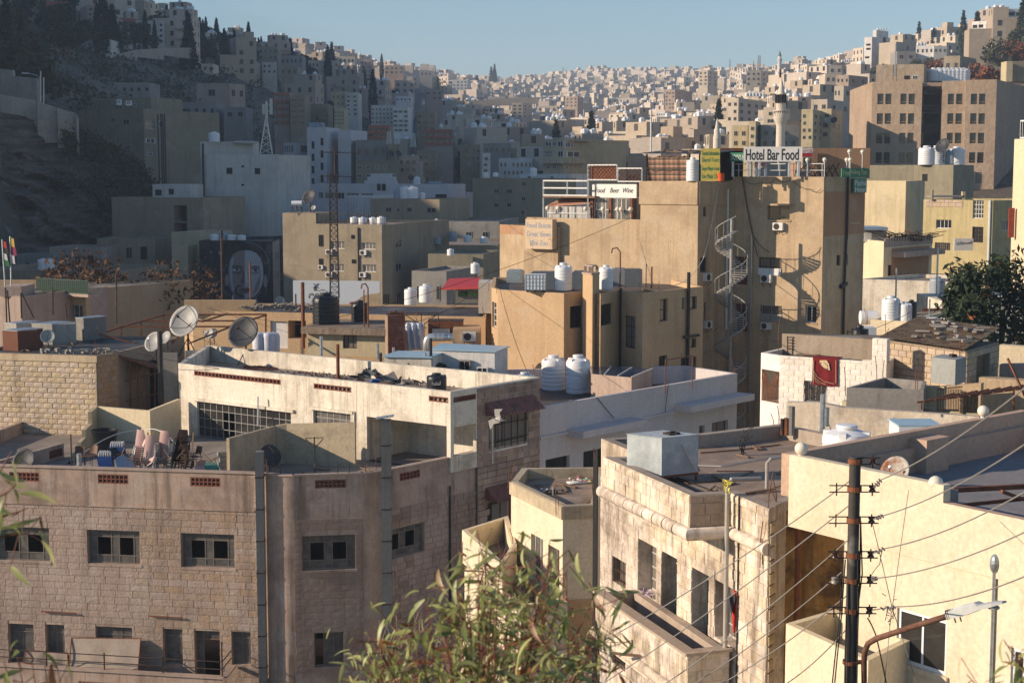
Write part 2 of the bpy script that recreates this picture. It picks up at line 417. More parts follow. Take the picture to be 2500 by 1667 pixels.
def layb(w,parent,region,course,lens,meshes,name='stone',gap=.015,out=.03,th=.07,bond=.5,jitter=.0,limit=300,seed=1,irregular=False,topu=None,skip=None,pitch_var=0.):
 """courses of blocks on wall w, cut round its openings; those past the limit are joined"""
 r=random.Random(seed);u0,z0,u1,z1=region;pieces=[];z=z0;k=0
 while z<z1-.03:
  h=min(course*(1+r.uniform(-pitch_var,pitch_var)),z1-z);u=u0-(r.random()if irregular else(bond if k%2 else 0.))*lens[0]
  while u<u1-.02:
   l=r.uniform(*lens)if len(lens)>1 else lens[0];a,b=max(u,u0),min(u+l,u1);segs=[(a,b)]
   for(oa,ob,oc,od,*_)in w.op:
    if od<=z+.04 or ob>=z+h-.04:continue
    ns=[]
    for(p,q)in segs:
     if oc<=p or oa>=q:ns.append((p,q));continue
     if oa-p>.05:ns.append((p,oa))
     if q-oc>.05:ns.append((oc,q))
    segs=ns
   for(p,q)in segs:
    if q-p<.06:continue
    if topu and z+h*.6>topu((p+q)/2):continue
    if skip and skip((p+q)/2,z+h/2):continue
    pieces.append((p,z,q,z+h))
   u+=l
  z+=h;k+=1
 def seen(q):
  x,y=proj(w.pt((q[0]+q[2])/2,(q[1]+q[3])/2));return-30<x<PW+30 and-30<y<PH+30
 inside=[q for q in pieces if seen(q)];outside=[q for q in pieces if not seen(q)];ang=atan2(w.d.y,w.d.x)
 if len(inside)>limit:
  inside.sort(key=lambda q:(w.pt(q[0],q[1])).y);outside=outside+inside[limit:];inside=inside[:limit]
 pl=WLOC[parent.name]
 for q in inside:
  me=meshes[r.randrange(len(meshes))];o=bpy.data.objects.new(name,me);COL.objects.link(o);o.parent=parent;o.location=w.pt(q[0]+gap/2,q[1]+gap/2,out+r.uniform(-jitter,jitter))-pl;o.rotation_euler=(0,0,ang);o.scale=(q[2]-q[0]-gap,th,q[3]-q[1]-gap)
 if outside:
  mb=MB()
  for q in outside:
   me=meshes[r.randrange(len(meshes))];i0=len(mb.v);L,H=q[2]-q[0]-gap,q[3]-q[1]-gap;mb.v+=[tuple(w.pt(q[0]+gap/2+v.co.x*L,q[1]+gap/2+v.co.z*H,out-v.co.y*th))for v in me.vertices]
   for f in me.polygons:mb.f.append(tuple(i0+k for k in f.vertices));mb.m.append(0)
  obj(name,mb,meshes[0].materials[0],parent,kind='stuff')
 return len(inside)
# lettering
def text(body,w,rect,mat,parent,name='lettering',off=.012,depth=.004,shear=0.,sx=1.,fit=True,bold=0.):
 """flat letters on wall w, filling the photo rectangle (or (u0, z0, u1, z1))"""
 cu=bpy.data.curves.new(name,'FONT');cu.body=body;cu.align_x='CENTER';cu.extrude=depth;cu.shear=shear;cu.offset=bold;cu.resolution_u=3;o=bpy.data.objects.new(name,cu);COL.objects.link(o);dg=bpy.context.evaluated_depsgraph_get();me=bpy.data.meshes.new_from_object(o.evaluated_get(dg));bpy.data.objects.remove(o);bpy.data.curves.remove(cu);xs=[v.co.x for v in me.vertices];ys=[v.co.y for v in me.vertices]
 if not xs:return None
 u0,z0,u1,z1=rect;x0,x1,y0,y1=min(xs),max(xs),min(ys),max(ys);kx=(u1-u0)/(x1-x0);ky=(z1-z0)/(y1-y0)
 if not fit:kx=ky=min(kx,ky)
 org=w.pt((u0+u1)/2,(z0+z1)/2,off)
 for v in me.vertices:
  a=(v.co.x-(x0+x1)/2)*kx;b=(v.co.y-(y0+y1)/2)*ky;q=w.d3()*a+w.n3()*v.co.z+V3((0,0,b));v.co=q
 me.materials.clear();me.materials.append(mat);return place(name,me,org,parent)
# ground, hills and the far town
def zy(px,py,D):return ray(px,py)[1]*D
TD=[8,30,55,90,130,165,200,250,300,370,450,560,700,880,1100,1400,1750,2200,2700,3400]
NEARZ={8:-16,30:-22,55:-24,90:-26,130:-26}
def col(px,pts,end):
 """heights along one direction: pts = (distance, photo row of the ground there) or (distance, None, metres)"""
 ks=[(d,z)for d,z in NEARZ.items()if d not in{p[0]for p in pts}]
 for p in pts:
  ks.append((p[0],p[2]if p[1]is None else zy(px,p[1],p[0])))
 ks.append((ks[-1][0]*1.5,end));ks.append((9000,end));ks.sort();out=[]
 for D in TD:
  for(a,za),(b,zb)in zip(ks,ks[1:]):
   if a<=D<=b:
    t=(log(D)-log(a))/(log(b)-log(a));out.append(za+(zb-za)*t);break
  else:out.append(ks[0][1]if D<ks[0][0]else ks[-1][1])
 return out
n_=None
TC=[(-3200,[(130,n_,-6),(165,n_,34),(200,n_,66),(300,n_,92),(450,n_,125),(700,n_,150),(1100,n_,140),(1750,n_,130)],110),(-1500,[(130,n_,-10),(165,n_,32),(200,n_,62),(300,n_,88),(450,n_,120),(700,n_,150),(1100,n_,140),(1750,n_,130)],110),(-600,[(130,n_,1),(165,n_,16),(200,n_,33),(250,n_,48),(300,n_,58),(450,n_,100),(700,n_,135),(1100,n_,130),(1750,n_,120)],100),(-250,[(130,n_,-24),(165,n_,-7),(200,n_,14),(250,n_,26),(300,n_,38),(450,n_,76),(700,n_,108),(1100,n_,95),(1750,n_,100)],95),(0,[(165,n_,-20),(180,n_,-17),(200,262),(250,236),(300,140),(370,85),(450,28),(560,5)],58),(130,[(165,n_,-21),(188,n_,-18),(212,300),(250,262),(300,175),(370,105),(450,45),(560,18)],60),(250,[(165,n_,-21),(200,n_,-19),(228,380),(255,275),(300,235),(370,160),(450,98),(520,70),(600,60)],56),(420,[(200,n_,-21),(240,480),(300,330),(370,225),(450,150),(540,105),(620,95)],60),(600,[(250,n_,-20),(300,470),(370,340),(450,240),(560,165),(660,125)],55),(750,[(250,n_,-21),(300,500),(370,400),(450,320),(560,250),(700,175),(820,150)],66),(900,[(250,n_,-21),(300,520),(370,440),(450,365),(560,300),(700,245),(880,185),(1000,170)],74),(1050,[(250,n_,-21),(300,530),(450,400),(560,345),(700,300),(880,250),(1100,210),(1300,198)],82),(1180,[(250,n_,-21),(300,530),(450,420),(560,380),(700,335),(880,280),(1100,248),(1400,228),(1750,214),(2100,212)],105),(1300,[(250,n_,-21),(300,530),(450,428),(560,388),(700,345),(880,312),(1100,280),(1400,250),(1750,220),(2200,206)],118),(1450,[(250,n_,-20),(300,510),(450,425),(560,385),(700,345),(880,312),(1100,280),(1400,244),(1750,212),(2200,186)],130),(1650,[(250,n_,-18),(300,490),(450,418),(560,372),(700,330),(880,292),(1100,254),(1400,220),(1750,194),(2100,182)],122),(1800,[(200,n_,-18),(250,520),(300,462),(450,392),(560,342),(700,300),(880,258),(1100,224),(1400,196),(1700,186)],100),(1950,[(200,n_,-16),(250,480),(300,440),(370,390),(450,340),(560,290),(700,248),(880,212),(1100,190),(1300,184)],76),(2100,[(200,n_,-13),(250,440),(300,390),(370,325),(450,265),(560,218),(700,186),(880,174)],54),(2300,[(165,n_,-16),(200,n_,-16),(250,455),(300,330),(370,235),(450,185),(560,150),(680,135)],50),(2500,[(165,n_,-14),(200,n_,-14),(250,440),(300,280),(370,175),(450,125),(540,95)],50),(2900,[(165,n_,-10),(200,n_,-10),(250,400),(300,240),(370,140),(450,110),(540,95)],52),(4200,[(165,n_,-4),(200,n_,6),(250,n_,16),(300,n_,28),(450,n_,46)],52),(6000,[(165,n_,-4),(200,n_,6),(250,n_,16),(300,n_,28),(450,n_,46)],52),]  # leftmost columns: unseen hill out of view, heights raised to shade the valley
TZ=[col(px,p,e)for px,p,e in TC]
TPX=[t[0]for t in TC]
def T(x,y):
 """height of the ground"""
 D=max(y,8.0);px=PW/2+x/D*F;px=min(max(px,TPX[0]),TPX[-1]);i=0
 while i<len(TPX)-2 and TPX[i+1]<px:i+=1
 t=(px-TPX[i])/(TPX[i+1]-TPX[i]);j=0
 while j<len(TD)-2 and TD[j+1]<D:j+=1
 s=min(1.,(log(D)-log(TD[j]))/(log(TD[j+1])-log(TD[j])));a=TZ[i][j]*(1-s)+TZ[i][j+1]*s;b=TZ[i+1][j]*(1-s)+TZ[i+1][j+1]*s;return a*(1-t)+b*t
M_GROUND=plaster('hill_earth',(.115,.09,.066),(.045,.043,.03),(.17,.14,.10),skv=0,bov=.85,bump=.6,big=.05,fine=.8,dist=.4)
def build_ground():
 mb=MB();cols=[]
 for a,b in zip(TPX,TPX[1:]):
  k=max(1,int((b-a)/55));cols+=[a+(b-a)*i/k for i in range(k)]
 cols.append(TPX[-1]);ds=[]
 for a,b in zip(TD,TD[1:]):
  k=5;ds+=[a*(b/a)**(i/k)for i in range(k)]
 ds.append(TD[-1])
 for D in ds:
  for px in cols:
   x=(px-PW/2)/F*D;z=T(x,D)
   if D>150:
    z+=mnoise.fractal(V3((x*.02,D*.02,0)),.8,2,4)*min(3.0,D*.005)
   mb.v.append((x,D,z))
 n=len(cols)
 for j in range(len(ds)-1):
  for i in range(n-1):
   a=j*n+i;mb.f.append((a,a+1,a+n+1,a+n));mb.m.append(0)
 g=obj('hillside_ground',mb,M_GROUND,smooth=True,origin=(0,0,0),kind='structure');return g
build_ground()
# far houses
STONE=[(.50,.43,.34),(.46,.375,.285),(.56,.49,.40),(.42,.35,.27),(.52,.42,.33)]
M_FAR=[plaster('far_stone_%s'%k,c,tuple(x*.62 for x in c),skv=.35,bov=.35,bump=.0,rnd=.22,big=.12,fine=2.)for k,c in zip('abcde',STONE)]
M_FARMASS=plaster('far_stone_mass',(.52,.44,.355),(.34,.29,.23),skv=.3,bov=.35,bump=0.,island=.3,big=.12,fine=2.)
M_FARWIN=simple('far_window_dark',(.035,.035,.04),.35,var=.3)
M_FARROOF=simple('far_red_roof',(.25,.075,.05),.9,var=.2)
def hbox(mb,x0,y0,z0,x1,y1,z1,m=0,lip=.0):
 """a box with joined corners; lip recesses the roof below a parapet"""
 i=len(mb.v)
 for z in(z0,z1):
  for x,y in((x0,y0),(x1,y0),(x1,y1),(x0,y1)):mb.v.append((x,y,z))
 for k in range(4):
  mb.f.append((i+k,i+(k+1)%4,i+4+(k+1)%4,i+4+k));mb.m.append(m)
 if lip:
  t=.3;j=len(mb.v)
  for z in(z1,z1-lip):
   for x,y in((x0+t,y0+t),(x1-t,y0+t),(x1-t,y1-t),(x0+t,y1-t)):mb.v.append((x,y,z))
  for k in range(4):
   q=(k+1)%4;mb.f.append((i+4+k,i+4+q,j+q,j+k));mb.m.append(m);mb.f.append((j+k,j+q,j+4+q,j+4+k));mb.m.append(m)
  mb.f.append((j+4,j+5,j+6,j+7));mb.m.append(m)
 else:
  mb.f.append((i+4,i+5,i+6,i+7));mb.m.append(m)
def tank_shape(mb,c,r,h,n=8,m=0):
 mb.lathe([(r,0),(r,h*.8),(r*.8,h*.93),(r*.35,h),(r*.3,h*1.06)],n,c,m)
def far_house(r,detail=True,simple_=False):
 """(body, windows, tanks) about the origin, ground at z=0, fronts to -Y; skirt below for slopes"""
 w=r.uniform(6.5,12);d=r.uniform(6.5,11);ns=r.choice([2,2,2,3,3,3,4,4]);fh=2.9;h=ns*fh+r.uniform(.3,1.1);body,win,tk=MB(),MB(),MB();ds=', ';hbox(body,-w/2,-d/2,-7,w/2,d/2,h,lip=.7 if detail else 0);blocks=[(-w/2,-d/2,w/2,d/2,0,h,ns)]
 if r.random()<.55:
  ds+='set-back top, ';a=r.uniform(.35,.7)*w;sx=r.choice([-1,1]);b=d*r.uniform(.5,.9);x0=-w/2+.4 if sx<0 else w/2-.4-a;hbox(body,x0,d/2-.4-b,h-.75,x0+a,d/2-.4,h+2.9,lip=.4 if detail else 0);blocks.append((x0,d/2-.4-b,x0+a,d/2-.4,h+.1,h+2.9,1));top=h+2.5;tx0,tx1,ty=x0+.8,x0+a-.8,d/2-.4-b*.5
 else:
  top=h-.7;tx0,tx1,ty=-w/2+1,w/2-1,r.uniform(-d/4,d/3)
  if r.random()<.5:
   hbox(body,w*.1,0,h-.75,w*.1+3,3.2,h+2.2)
 if r.random()<.5:
  a=r.uniform(3,6);hh=h-fh*r.choice([1,1,2]);sx=r.choice([-1,1])
  if hh>3:
   ds+='side wing, ';x0,x1=(w/2-.3,w/2+a)if sx>0 else(-w/2-a,-w/2+.3);hbox(body,x0,-d/2+r.uniform(-1.5,2),-7,x1,d/2-1,hh,lip=.6 if detail else 0)
 if not simple_ and r.random()<.6:
  bx=r.uniform(-w/2,w/2-4)
  for s in range(1,ns):
   hbox(body,bx,-d/2-1.2,s*fh,bx+3.6,-d/2+.05,s*fh+.95)
 for(x0,y0,x1,y1,z0,z1,n)in blocks:
  for side in range(4):
   L=(x1-x0)if side%2==0 else(y1-y0)
   if side==2:continue
   k=max(1,int(L/r.uniform(2.6,3.6)));skip=r.random()<.18
   if skip:continue
   ww=r.uniform(.75,1.25)
   for s in range(n):
    for q in range(k):
     if r.random()<.12:continue
     c=(q+.5)/k*L;za,zb=z0+s*fh+1.0,z0+s*fh+2.45
     if zb>z1-.3:continue
     e=.05
     if side==0:p,u,v=(x0+c-ww/2,y0-e,za),(ww,0,0),(0,.1,0)
     elif side==1:p,u,v=(x1-.05,y0+c-ww/2,za),(.1,0,0),(0,ww,0)
     else:p,u,v=(x0-e,y1-c-ww/2,za),(.1,0,0),(0,ww,0)
     win.box(p,u,v,(0,0,zb-za))
 q_=r.choice([1,2,3,3,4,5]);ds=' %s storey house'%'xxtwo three four'.replace('xx','').split()[ns-2]+ds+'%s tank%s, '%('one two three four five'.split()[q_-1],'s'*(q_>1))
 for q in range(q_):
  tank_shape(tk,(r.uniform(tx0,tx1)if tx1>tx0 else tx0,ty+r.uniform(-.8,.8),top),r.uniform(.5,.7),r.uniform(1.1,1.6),7)
 return body,win,tk,w,d,ds
def slope_dir(x,y):
 e=12;return V3((T(x+e,y)-T(x-e,y),T(x,y+e)-T(x,y-e)))
def town_sites():
 r=random.Random(5);sites=[];D=285.
 while D<2350:
  st=10+D*.0035;px0,px1=-120,2640;x=(px0-PW/2)/F*D;xe=(px1-PW/2)/F*D
  while x<xe:
   jx,jy=x+r.uniform(-.3,.3)*st,D+r.uniform(-.42,.42)*st*1.1;px=PW/2+jx/jy*F;z=T(jx,jy);s=slope_dir(jx,jy);steep=s.length/24;dens=.93
   if px<1100:
    lim=300+max(0,px)*.62;dens=.10 if jy<lim else(.36 if jy<lim+110 else.8)
    if px<700 and jy>620+(700-px)*.1:dens=.5
   if 1100<=px<1420 and 640<jy<790:dens=.12
   if px>1750 and jy<380:dens*=.55
   if px>2000 and jy<640:dens=0 if jy<420 else.2
   if px<640 and jy<430:dens=0
   if jy<330 and px<1200:dens*=.5
   if r.random()<dens:sites.append((jx,jy,z,px))
   x+=st*r.uniform(1.05,1.35)
  D+=st*1.15
 return sites
TREES_AT=[]
def build_town():
 r=random.Random(21);sites=town_sites();vis=[]
 for(x,y,z,px)in sites:
  py=proj((x,y,z+9))[1];floor_=560 if px<640 else(600 if px<1230 else 470)
  if px>1820:floor_=430
  if py<floor_ and-40<px<2545:vis.append((x,y,z,px,py))
 def clear(x,y,z):
  for k in range(1,16):
   t=k/16;yy=y*t
   if yy<260:continue
   if T(x*t,yy)>z*t+.5:return False
  return True
 vis=[v for v in vis if clear(v[0],v[1],v[2]+12)];vis.sort(key=lambda v:v[1]);protos=[]
 for k in range(26):
  b,w,t,ww,dd,hh=far_house(r);me=mk_mesh('hillside_house',b,M_FAR[k%5]);wm=mk_mesh('windows',w,M_FARWIN);protos.append((me,wm,t,('pale','brownish','cream','grey brown','tan')[k%5]+hh))
 tanks=MB();massb=MB();massw=MB();mt=MB()
 def add(dst,src,x,y,z,rot,m=None):
  i=len(dst.v);c,s=cos(rot),sin(rot);dst.v.extend([(x+a*c-b*s,y+a*s+b*c,z+q)for a,b,q in src.v]);dst.f.extend([tuple(i+k for k in f)for f in src.f]);dst.m.extend([0]*len(src.f))
 cnt=0;simp=[far_house(r,detail=False)for _ in range(30)]
 for(x,y,z,px,py)in vis:
  rot=0.25*sin(x*.006+y*.004)+r.uniform(-.12,.12)
  if px>1250:rot+=r.choice([.45,.5,.6,-.15])
  else:rot+=r.choice([-.5,-.35,.1])
  if cnt<285:
   me,wm,t,hh=protos[r.randrange(len(protos))];o=place('hillside_house',me,(x,y,z-.3));o.rotation_euler=(0,0,rot);wo_=bpy.data.objects.new('windows',wm);COL.objects.link(wo_);wo_.parent=o;wo_['kind']='stuff';g=('shaded houses on the wooded slope' if y<480 else 'shaded houses below the crest')if px<1180 else 'sunlit houses on the far hillside' if px<1900 else 'houses behind the tower block';lab=hh+('low' if y<430 else 'midway' if y<560 else 'high')+(' on the wooded slope' if px<1180 and y<480 else ' on the shaded slope' if px<1180 else ' on the sunlit hillside' if px<1900 else ' behind the tower block');tag(o,lab,'house',g);add(tanks,t,x,y,z-.3,rot);cnt+=1
  else:
   b,w,t,*_=simp[r.randrange(len(simp))];add(massb,b,x,y,z-.5,rot)
   if y<1500:add(massw,w,x,y,z-.5,rot)
   if y<1150:add(tanks,t,x,y,z-.5,rot)
 o=obj('distant_houses',massb,M_FARMASS,origin=(0,0,0),kind='stuff');tag(o,'mass of small pale stone houses covering the far hills up to the skyline','houses')
 if massw.v:
  obj('windows',massw,M_FARWIN,o,origin=(0,0,0),kind='stuff')
 tk=obj('rooftop_water_tanks',tanks,M_TANKW,origin=(0,0,0),kind='stuff');tag(tk,'white water tanks dotted over the roofs of the far town','water tanks');return len(vis)
NV=build_town()
print('town',NV)
# trees
def lfm(key,a,b,rough=.8):
 if key in MATS:return MATS[key]
 m=MATS[key]=bpy.data.materials.new(key);nt=nodes_of(m);r=N(nt,'ShaderNodeNewGeometry').outputs[8];o=N(nt,'ShaderNodeObjectInfo').outputs[5];c=mixc(nt,r,a,b);c=N(nt,'ShaderNodeHueSaturation',Color=c,Value=rng(nt,o,0,1,.7,1.25)).outputs[0];finish(nt,c,rough,spec=.2);return m
M_BARK=plaster('bark',(.085,.06,.045),skv=.6,bump=.5)
M_CYP=lfm('cypress_leaves',(.012,.022,.014),(.03,.045,.022))
M_OLIVE=lfm('dark_tree_leaves',(.025,.038,.02),(.075,.085,.045))
M_BROWNLEAF=lfm('brown_tree_leaves',(.06,.03,.014),(.13,.06,.025))
M_REDLEAF=lfm('reddish_leaves',(.13,.045,.022),(.22,.09,.05))
M_GREYLEAF=lfm('grey_green_leaves',(.06,.07,.045),(.13,.13,.08))
def leafq(mb,c,s,r,m=0,stretch=1.):
 a=V3((r.gauss(0,1),r.gauss(0,1),r.gauss(0,1))).normalized();b=a.cross(V3((r.gauss(0,1),r.gauss(0,1),r.gauss(0,1)))).normalized();a=a*s*stretch;b=b*s*.6;mb.poly([c-a,c+b,c+a,c-b],m)
def crown(kind,r,n,H,W):
 mb=MB()
 if kind=='cypress':
  for _ in range(n):
   t=r.random()**.8;rad=W*.5*(sin(pi*min(1,t*.92+.1))**.7)*(1-t*.45)*r.uniform(.55,1.05);a=r.uniform(0,2*pi);leafq(mb,V3((rad*cos(a),rad*sin(a),H*(.06+.94*t))),r.uniform(.22,.5)*W*.28,r,stretch=1.6)
 elif kind=='fir':
  for _ in range(n):
   t=r.random();lay=floor(t*9)/9;rad=W*.5*(1-lay)*r.random()**.5;a=r.uniform(0,2*pi);leafq(mb,V3((rad*cos(a),rad*sin(a),H*(.12+.88*t)-rad*.15)),W*.09,r,stretch=1.5)
 else:
  lobes=[(V3((r.uniform(-.34,.34)*W,r.uniform(-.34,.34)*W,H*r.uniform(.42,.86))),r.uniform(.16,.30)*W)for _ in range(9)]
  for _ in range(n):
   c,s=lobes[r.randrange(len(lobes))];d=V3((r.gauss(0,1),r.gauss(0,1),r.gauss(0,1))).normalized()*s*r.uniform(.55,1.08);leafq(mb,c+V3((d.x,d.y,d.z*.8)),W*r.uniform(.025,.06)*(.3 if n>2000 else 1),r,stretch=1.3)
 return mb
def trunk(kind,H,W,r):
 mb=MB()
 if kind in('cypress','fir'):
  mb.tube([(0,0,-.8),(0,0,H*.5)],W*.07,6,r1=W*.03)
 else:
  mb.tube([(0,0,-.8),(.05*W,0,H*.25),(0,.03*W,H*.5)],W*.035,6,r1=W*.02)
  for k in range(5):
   a=k*1.3+r.random();mb.tube([(0,0,H*.35),(cos(a)*W*.18,sin(a)*W*.18,H*.55),(cos(a)*W*.3,sin(a)*W*.3,H*.72)],W*.018,5,r1=W*.006)
 return mb
def tree_protos():
 r=random.Random(3);out={}
 for key,kind,n,H,W,m,k in(('cypress','cypress',900,14,3.2,M_CYP,2),('fir','fir',800,15,6,M_CYP,1),('round','round',1500,8,9,M_OLIVE,3),('brown','round',6000,8,9,M_BROWNLEAF,1),('red','round',1300,7,9,M_REDLEAF,1),('grey','round',1300,7,8,M_GREYLEAF,1)):
  for q in range(k):
   out.setdefault(key,[]).append((mk_mesh('crown',crown(kind,r,n,H,W),m),mk_mesh('trunk',trunk(kind,H,W,r),M_BARK)))
 return out
TP=tree_protos()
def tree(key,name,loc,s,label,group,r=RN):
 cm,tm=r.choice(TP[key]);o=empty(name,loc,label,'tree',group);o.rotation_euler=(0,0,r.uniform(0,6.28));o.scale=(s*r.uniform(.85,1.15),s*r.uniform(.85,1.15),s)
 for nm,me in(('crown',cm),('trunk',tm)):
  c=bpy.data.objects.new(nm,me);COL.objects.link(c);c.parent=o
 return o
def tree_at(key,name,px,D,s,label,group=None,dz=0):
 x=(px-PW/2)/F*D;return tree(key,name,(x,D,T(x,D)+dz),s,label,group)
def plant_hills():
 r=random.Random(8);n=0
 while n<190:
  px=r.uniform(-60,1150);D=255*(720/255)**r.random();lim=330+max(0,px)*.62
  if not(lim*.78<D<lim+60+r.random()*60):continue
  if px<560 and D<275 or px<270 and r.random()<.55 or px<450 and D>320 and r.random()<.65:continue
  key=r.choice(['round']*6+['cypress','brown','cypress']);nm={'round':'hillside_tree','cypress':'cypress_tree','brown':'bare_brown_tree'}[key];lab={'round':'dark bushy tree among others on the shaded hill slope','cypress':'narrow dark cypress on the shaded hill slope','brown':'brown leaved tree on the shaded hill slope'}[key];sz=r.uniform(.6,1.15);lab=('small ' if sz<.78 else 'large ' if sz>.98 else 'middle sized ')+lab+('' if D<330 else ' half way up' if D<450 else ' near its crest');tree_at(key,nm,px,D,sz,lab,{'round':'bushy trees on the shaded slope','cypress':'cypresses on the shaded slope','brown':'brown trees on the shaded slope'}[key]);n+=1
 n=0
 while n<95:
  px=r.uniform(650,2540);D=330*(1500/330)**r.random();key=r.choice(['round','round','round','cypress','grey']);nm={'round':'town_tree','cypress':'cypress_tree','grey':'grey_green_tree'}[key];tree_at(key,nm,px,D,r.uniform(.7,1.25),{'round':'dark green tree between the houses of the far town','cypress':'dark narrow cypress between the houses of the far town','grey':'dusty grey green tree between the houses of the far town'}[key],{'round':'trees between far houses','cypress':'cypresses between far houses','grey':'dusty trees between far houses'}[key]);n+=1
 mb=MB()
 for _ in range(2600):
  px=r.uniform(-80,1180);D=230*(700/230)**r.random();lim=345+max(0,px)*.62
  if not D<lim+60:continue
  x=(px-PW/2)/F*D;z=T(x,D);s=r.uniform(.8,2.6)
  for _k in range(16):
   d=V3((r.gauss(0,.5),r.gauss(0,.5),abs(r.gauss(0,.45))))*s;leafq(mb,V3((x,D,z))+d,s*.22,r)
 o=obj('hill_scrub',mb,M_OLIVE,origin=(0,0,0),kind='stuff');tag(o,'dark low scrub covering the shaded hill slope','shrubs')
plant_hills()
for key,nm,px,D,s,lab in(('cypress','cypress_tree',266,400,1.15,'tallest dark cypress of the clump beside the tall stone house on the left crest'),('cypress','cypress_tree',253,396,.9,'shorter cypress in front of the clump by the tall house on the left crest'),('cypress','cypress_tree',276,404,.95,'slim cypress at the right edge of the clump on the left crest'),('fir','fir_tree',289,410,.85,'thin pointed fir beside the cypress clump on the left crest'),('fir','fir_tree',472,440,1.1,'tall pointed fir standing alone above the left crest'),('fir','fir_tree',716,640,1.0,'small pointed fir on the crest beside the white sunlit house'),('cypress','cypress_tree',806,640,1.3,'left cypress of the pair below the crest in the middle of the hill'),('cypress','cypress_tree',816,650,1.4,'right cypress of the pair below the crest in the middle of the hill'),('cypress','cypress_tree',914,560,1.35,'broad dark cypress below the pale houses of the middle slope'),('cypress','cypress_tree',1200,1350,1.7,'left cypress of the pair standing on the far skyline'),('cypress','cypress_tree',1208,1360,1.9,'right cypress of the pair standing on the far skyline'),('cypress','cypress_tree',2335,540,1.15,'slender cypress against the sky left of the white villa'),('cypress','cypress_tree',2146,560,1.1,'cypress in front of the tall white block on the right'),('fir','fir_tree',2368,460,1.0,'broad fir beside the white villa on the upper right'),('round','leafy_tree',2492,420,1.2,'dark green round tree beside the white villa on the upper right'),('red','autumn_tree',2400,330,1.05,'reddish brown autumn tree behind the tower block roof'),('red','autumn_tree',2488,365,1.0,'red leaved tree at the edge below the white villa'),('red','autumn_tree',2270,430,.9,'rust red tree below the white house with three tanks on the right hill'),('grey','grey_green_tree',2440,370,1.2,'grey green tree below the white villa'),('round','leafy_tree',1100,420,1.3,'dark round tree in the shaded valley below the sunlit houses'),('round','leafy_tree',1232,470,1.4,'large dark tree in the shade under the bare brown hill'),('cypress','cypress_tree',700,330,1.15,'tall cypress beside the pink striped apartment block'),('cypress','cypress_tree',690,325,.95,'cypress standing behind the rooftop antenna mast'),('cypress','cypress_tree',811,350,1.2,'cypress standing against the shaded yellow apartment block'),('cypress','cypress_tree',957,390,1.1,'dark cypress in front of the wide glazed apartment block')):
 tree_at(key,nm,px,D,s,lab)
# air
def build_haze():
 m=bpy.data.materials.new('haze_air');nt=nodes_of(m);v=N(nt,'ShaderNodeVolumePrincipled');v.inputs['Color'].default_value=(.62,.79,1.0,1);v.inputs['Density'].default_value=HAZE;v.inputs['Anisotropy'].default_value=.0;o=N(nt,'ShaderNodeOutputMaterial');nt.links.new(v.outputs[0],o.inputs['Volume']);mb=MB();mb.box((-2700,-60,-60),(5400,0,0),(0,3560,0),(0,0,260));h=obj('haze',mb,m,kind='stuff');tag(h,'thin bluish haze filling the valley air','haze')
HAZE=.00028
# houses of the near slopes, read off one by one
def pm(key,c,dirt=None,pale=None,**k):
 a=dict(skv=.5,bov=.45,bump=.2);a.update(k);return plaster(key,c,dirt,pale,**a)
M_TAN=pm('tan_render',(.31,.255,.18))
M_OT=pm('olive_tan_render',(.26,.23,.16))
M_GW=pm('grey_white_render',(.56,.54,.49))
M_WR=pm('white_render',(.66,.64,.61))
M_PR=pm('pinkish_stone',(.42,.32,.26))
M_GR=pm('grey_render',(.30,.28,.25))
M_YELR=pm('yellow_render',(.50,.42,.27))
M_LS=pm('pale_limestone',(.56,.48,.38))
M_REDB=simple('red_band',(.36,.13,.09),.9,var=.2)
M_TEAL=simple('teal_shutters',(.03,.12,.13),.6)
M_DROOF=pm('dusty_roof',(.24,.20,.165))
def unit_window(name,fr_,dark):
 mb=MB();t=.08
 for a,b,c,d in((0,0,1,t),(0,1-t,1,1),(0,t,t,1-t),(1-t,t,1,1-t),(.47,t,.53,1-t)):
  mb.box((a,-.05,b),(c-a,0,0),(0,.2,0),(0,0,d-b),0)
 mb.box((t,-.015,t),(1-2*t,0,0),(0,.1,0),(0,0,1-2*t),1);return mk_mesh(name,mb,[fr_,dark])
UW=[unit_window('window',M_GR,M_GLASS),unit_window('window',M_WM,M_GLASS),unit_window('window',M_DARK,M_DARK)]
def put_window(w,u0,z0,u1,z1,parent,kind=0,off=0.):
 o=bpy.data.objects.new('window',UW[kind]);COL.objects.link(o);o.parent=parent;o.location=w.pt(u0,z0,off)-WLOC[parent.name];o.rotation_euler=(0,0,atan2(w.d.y,w.d.x));o.scale=(u1-u0,1,z1-z0);return o
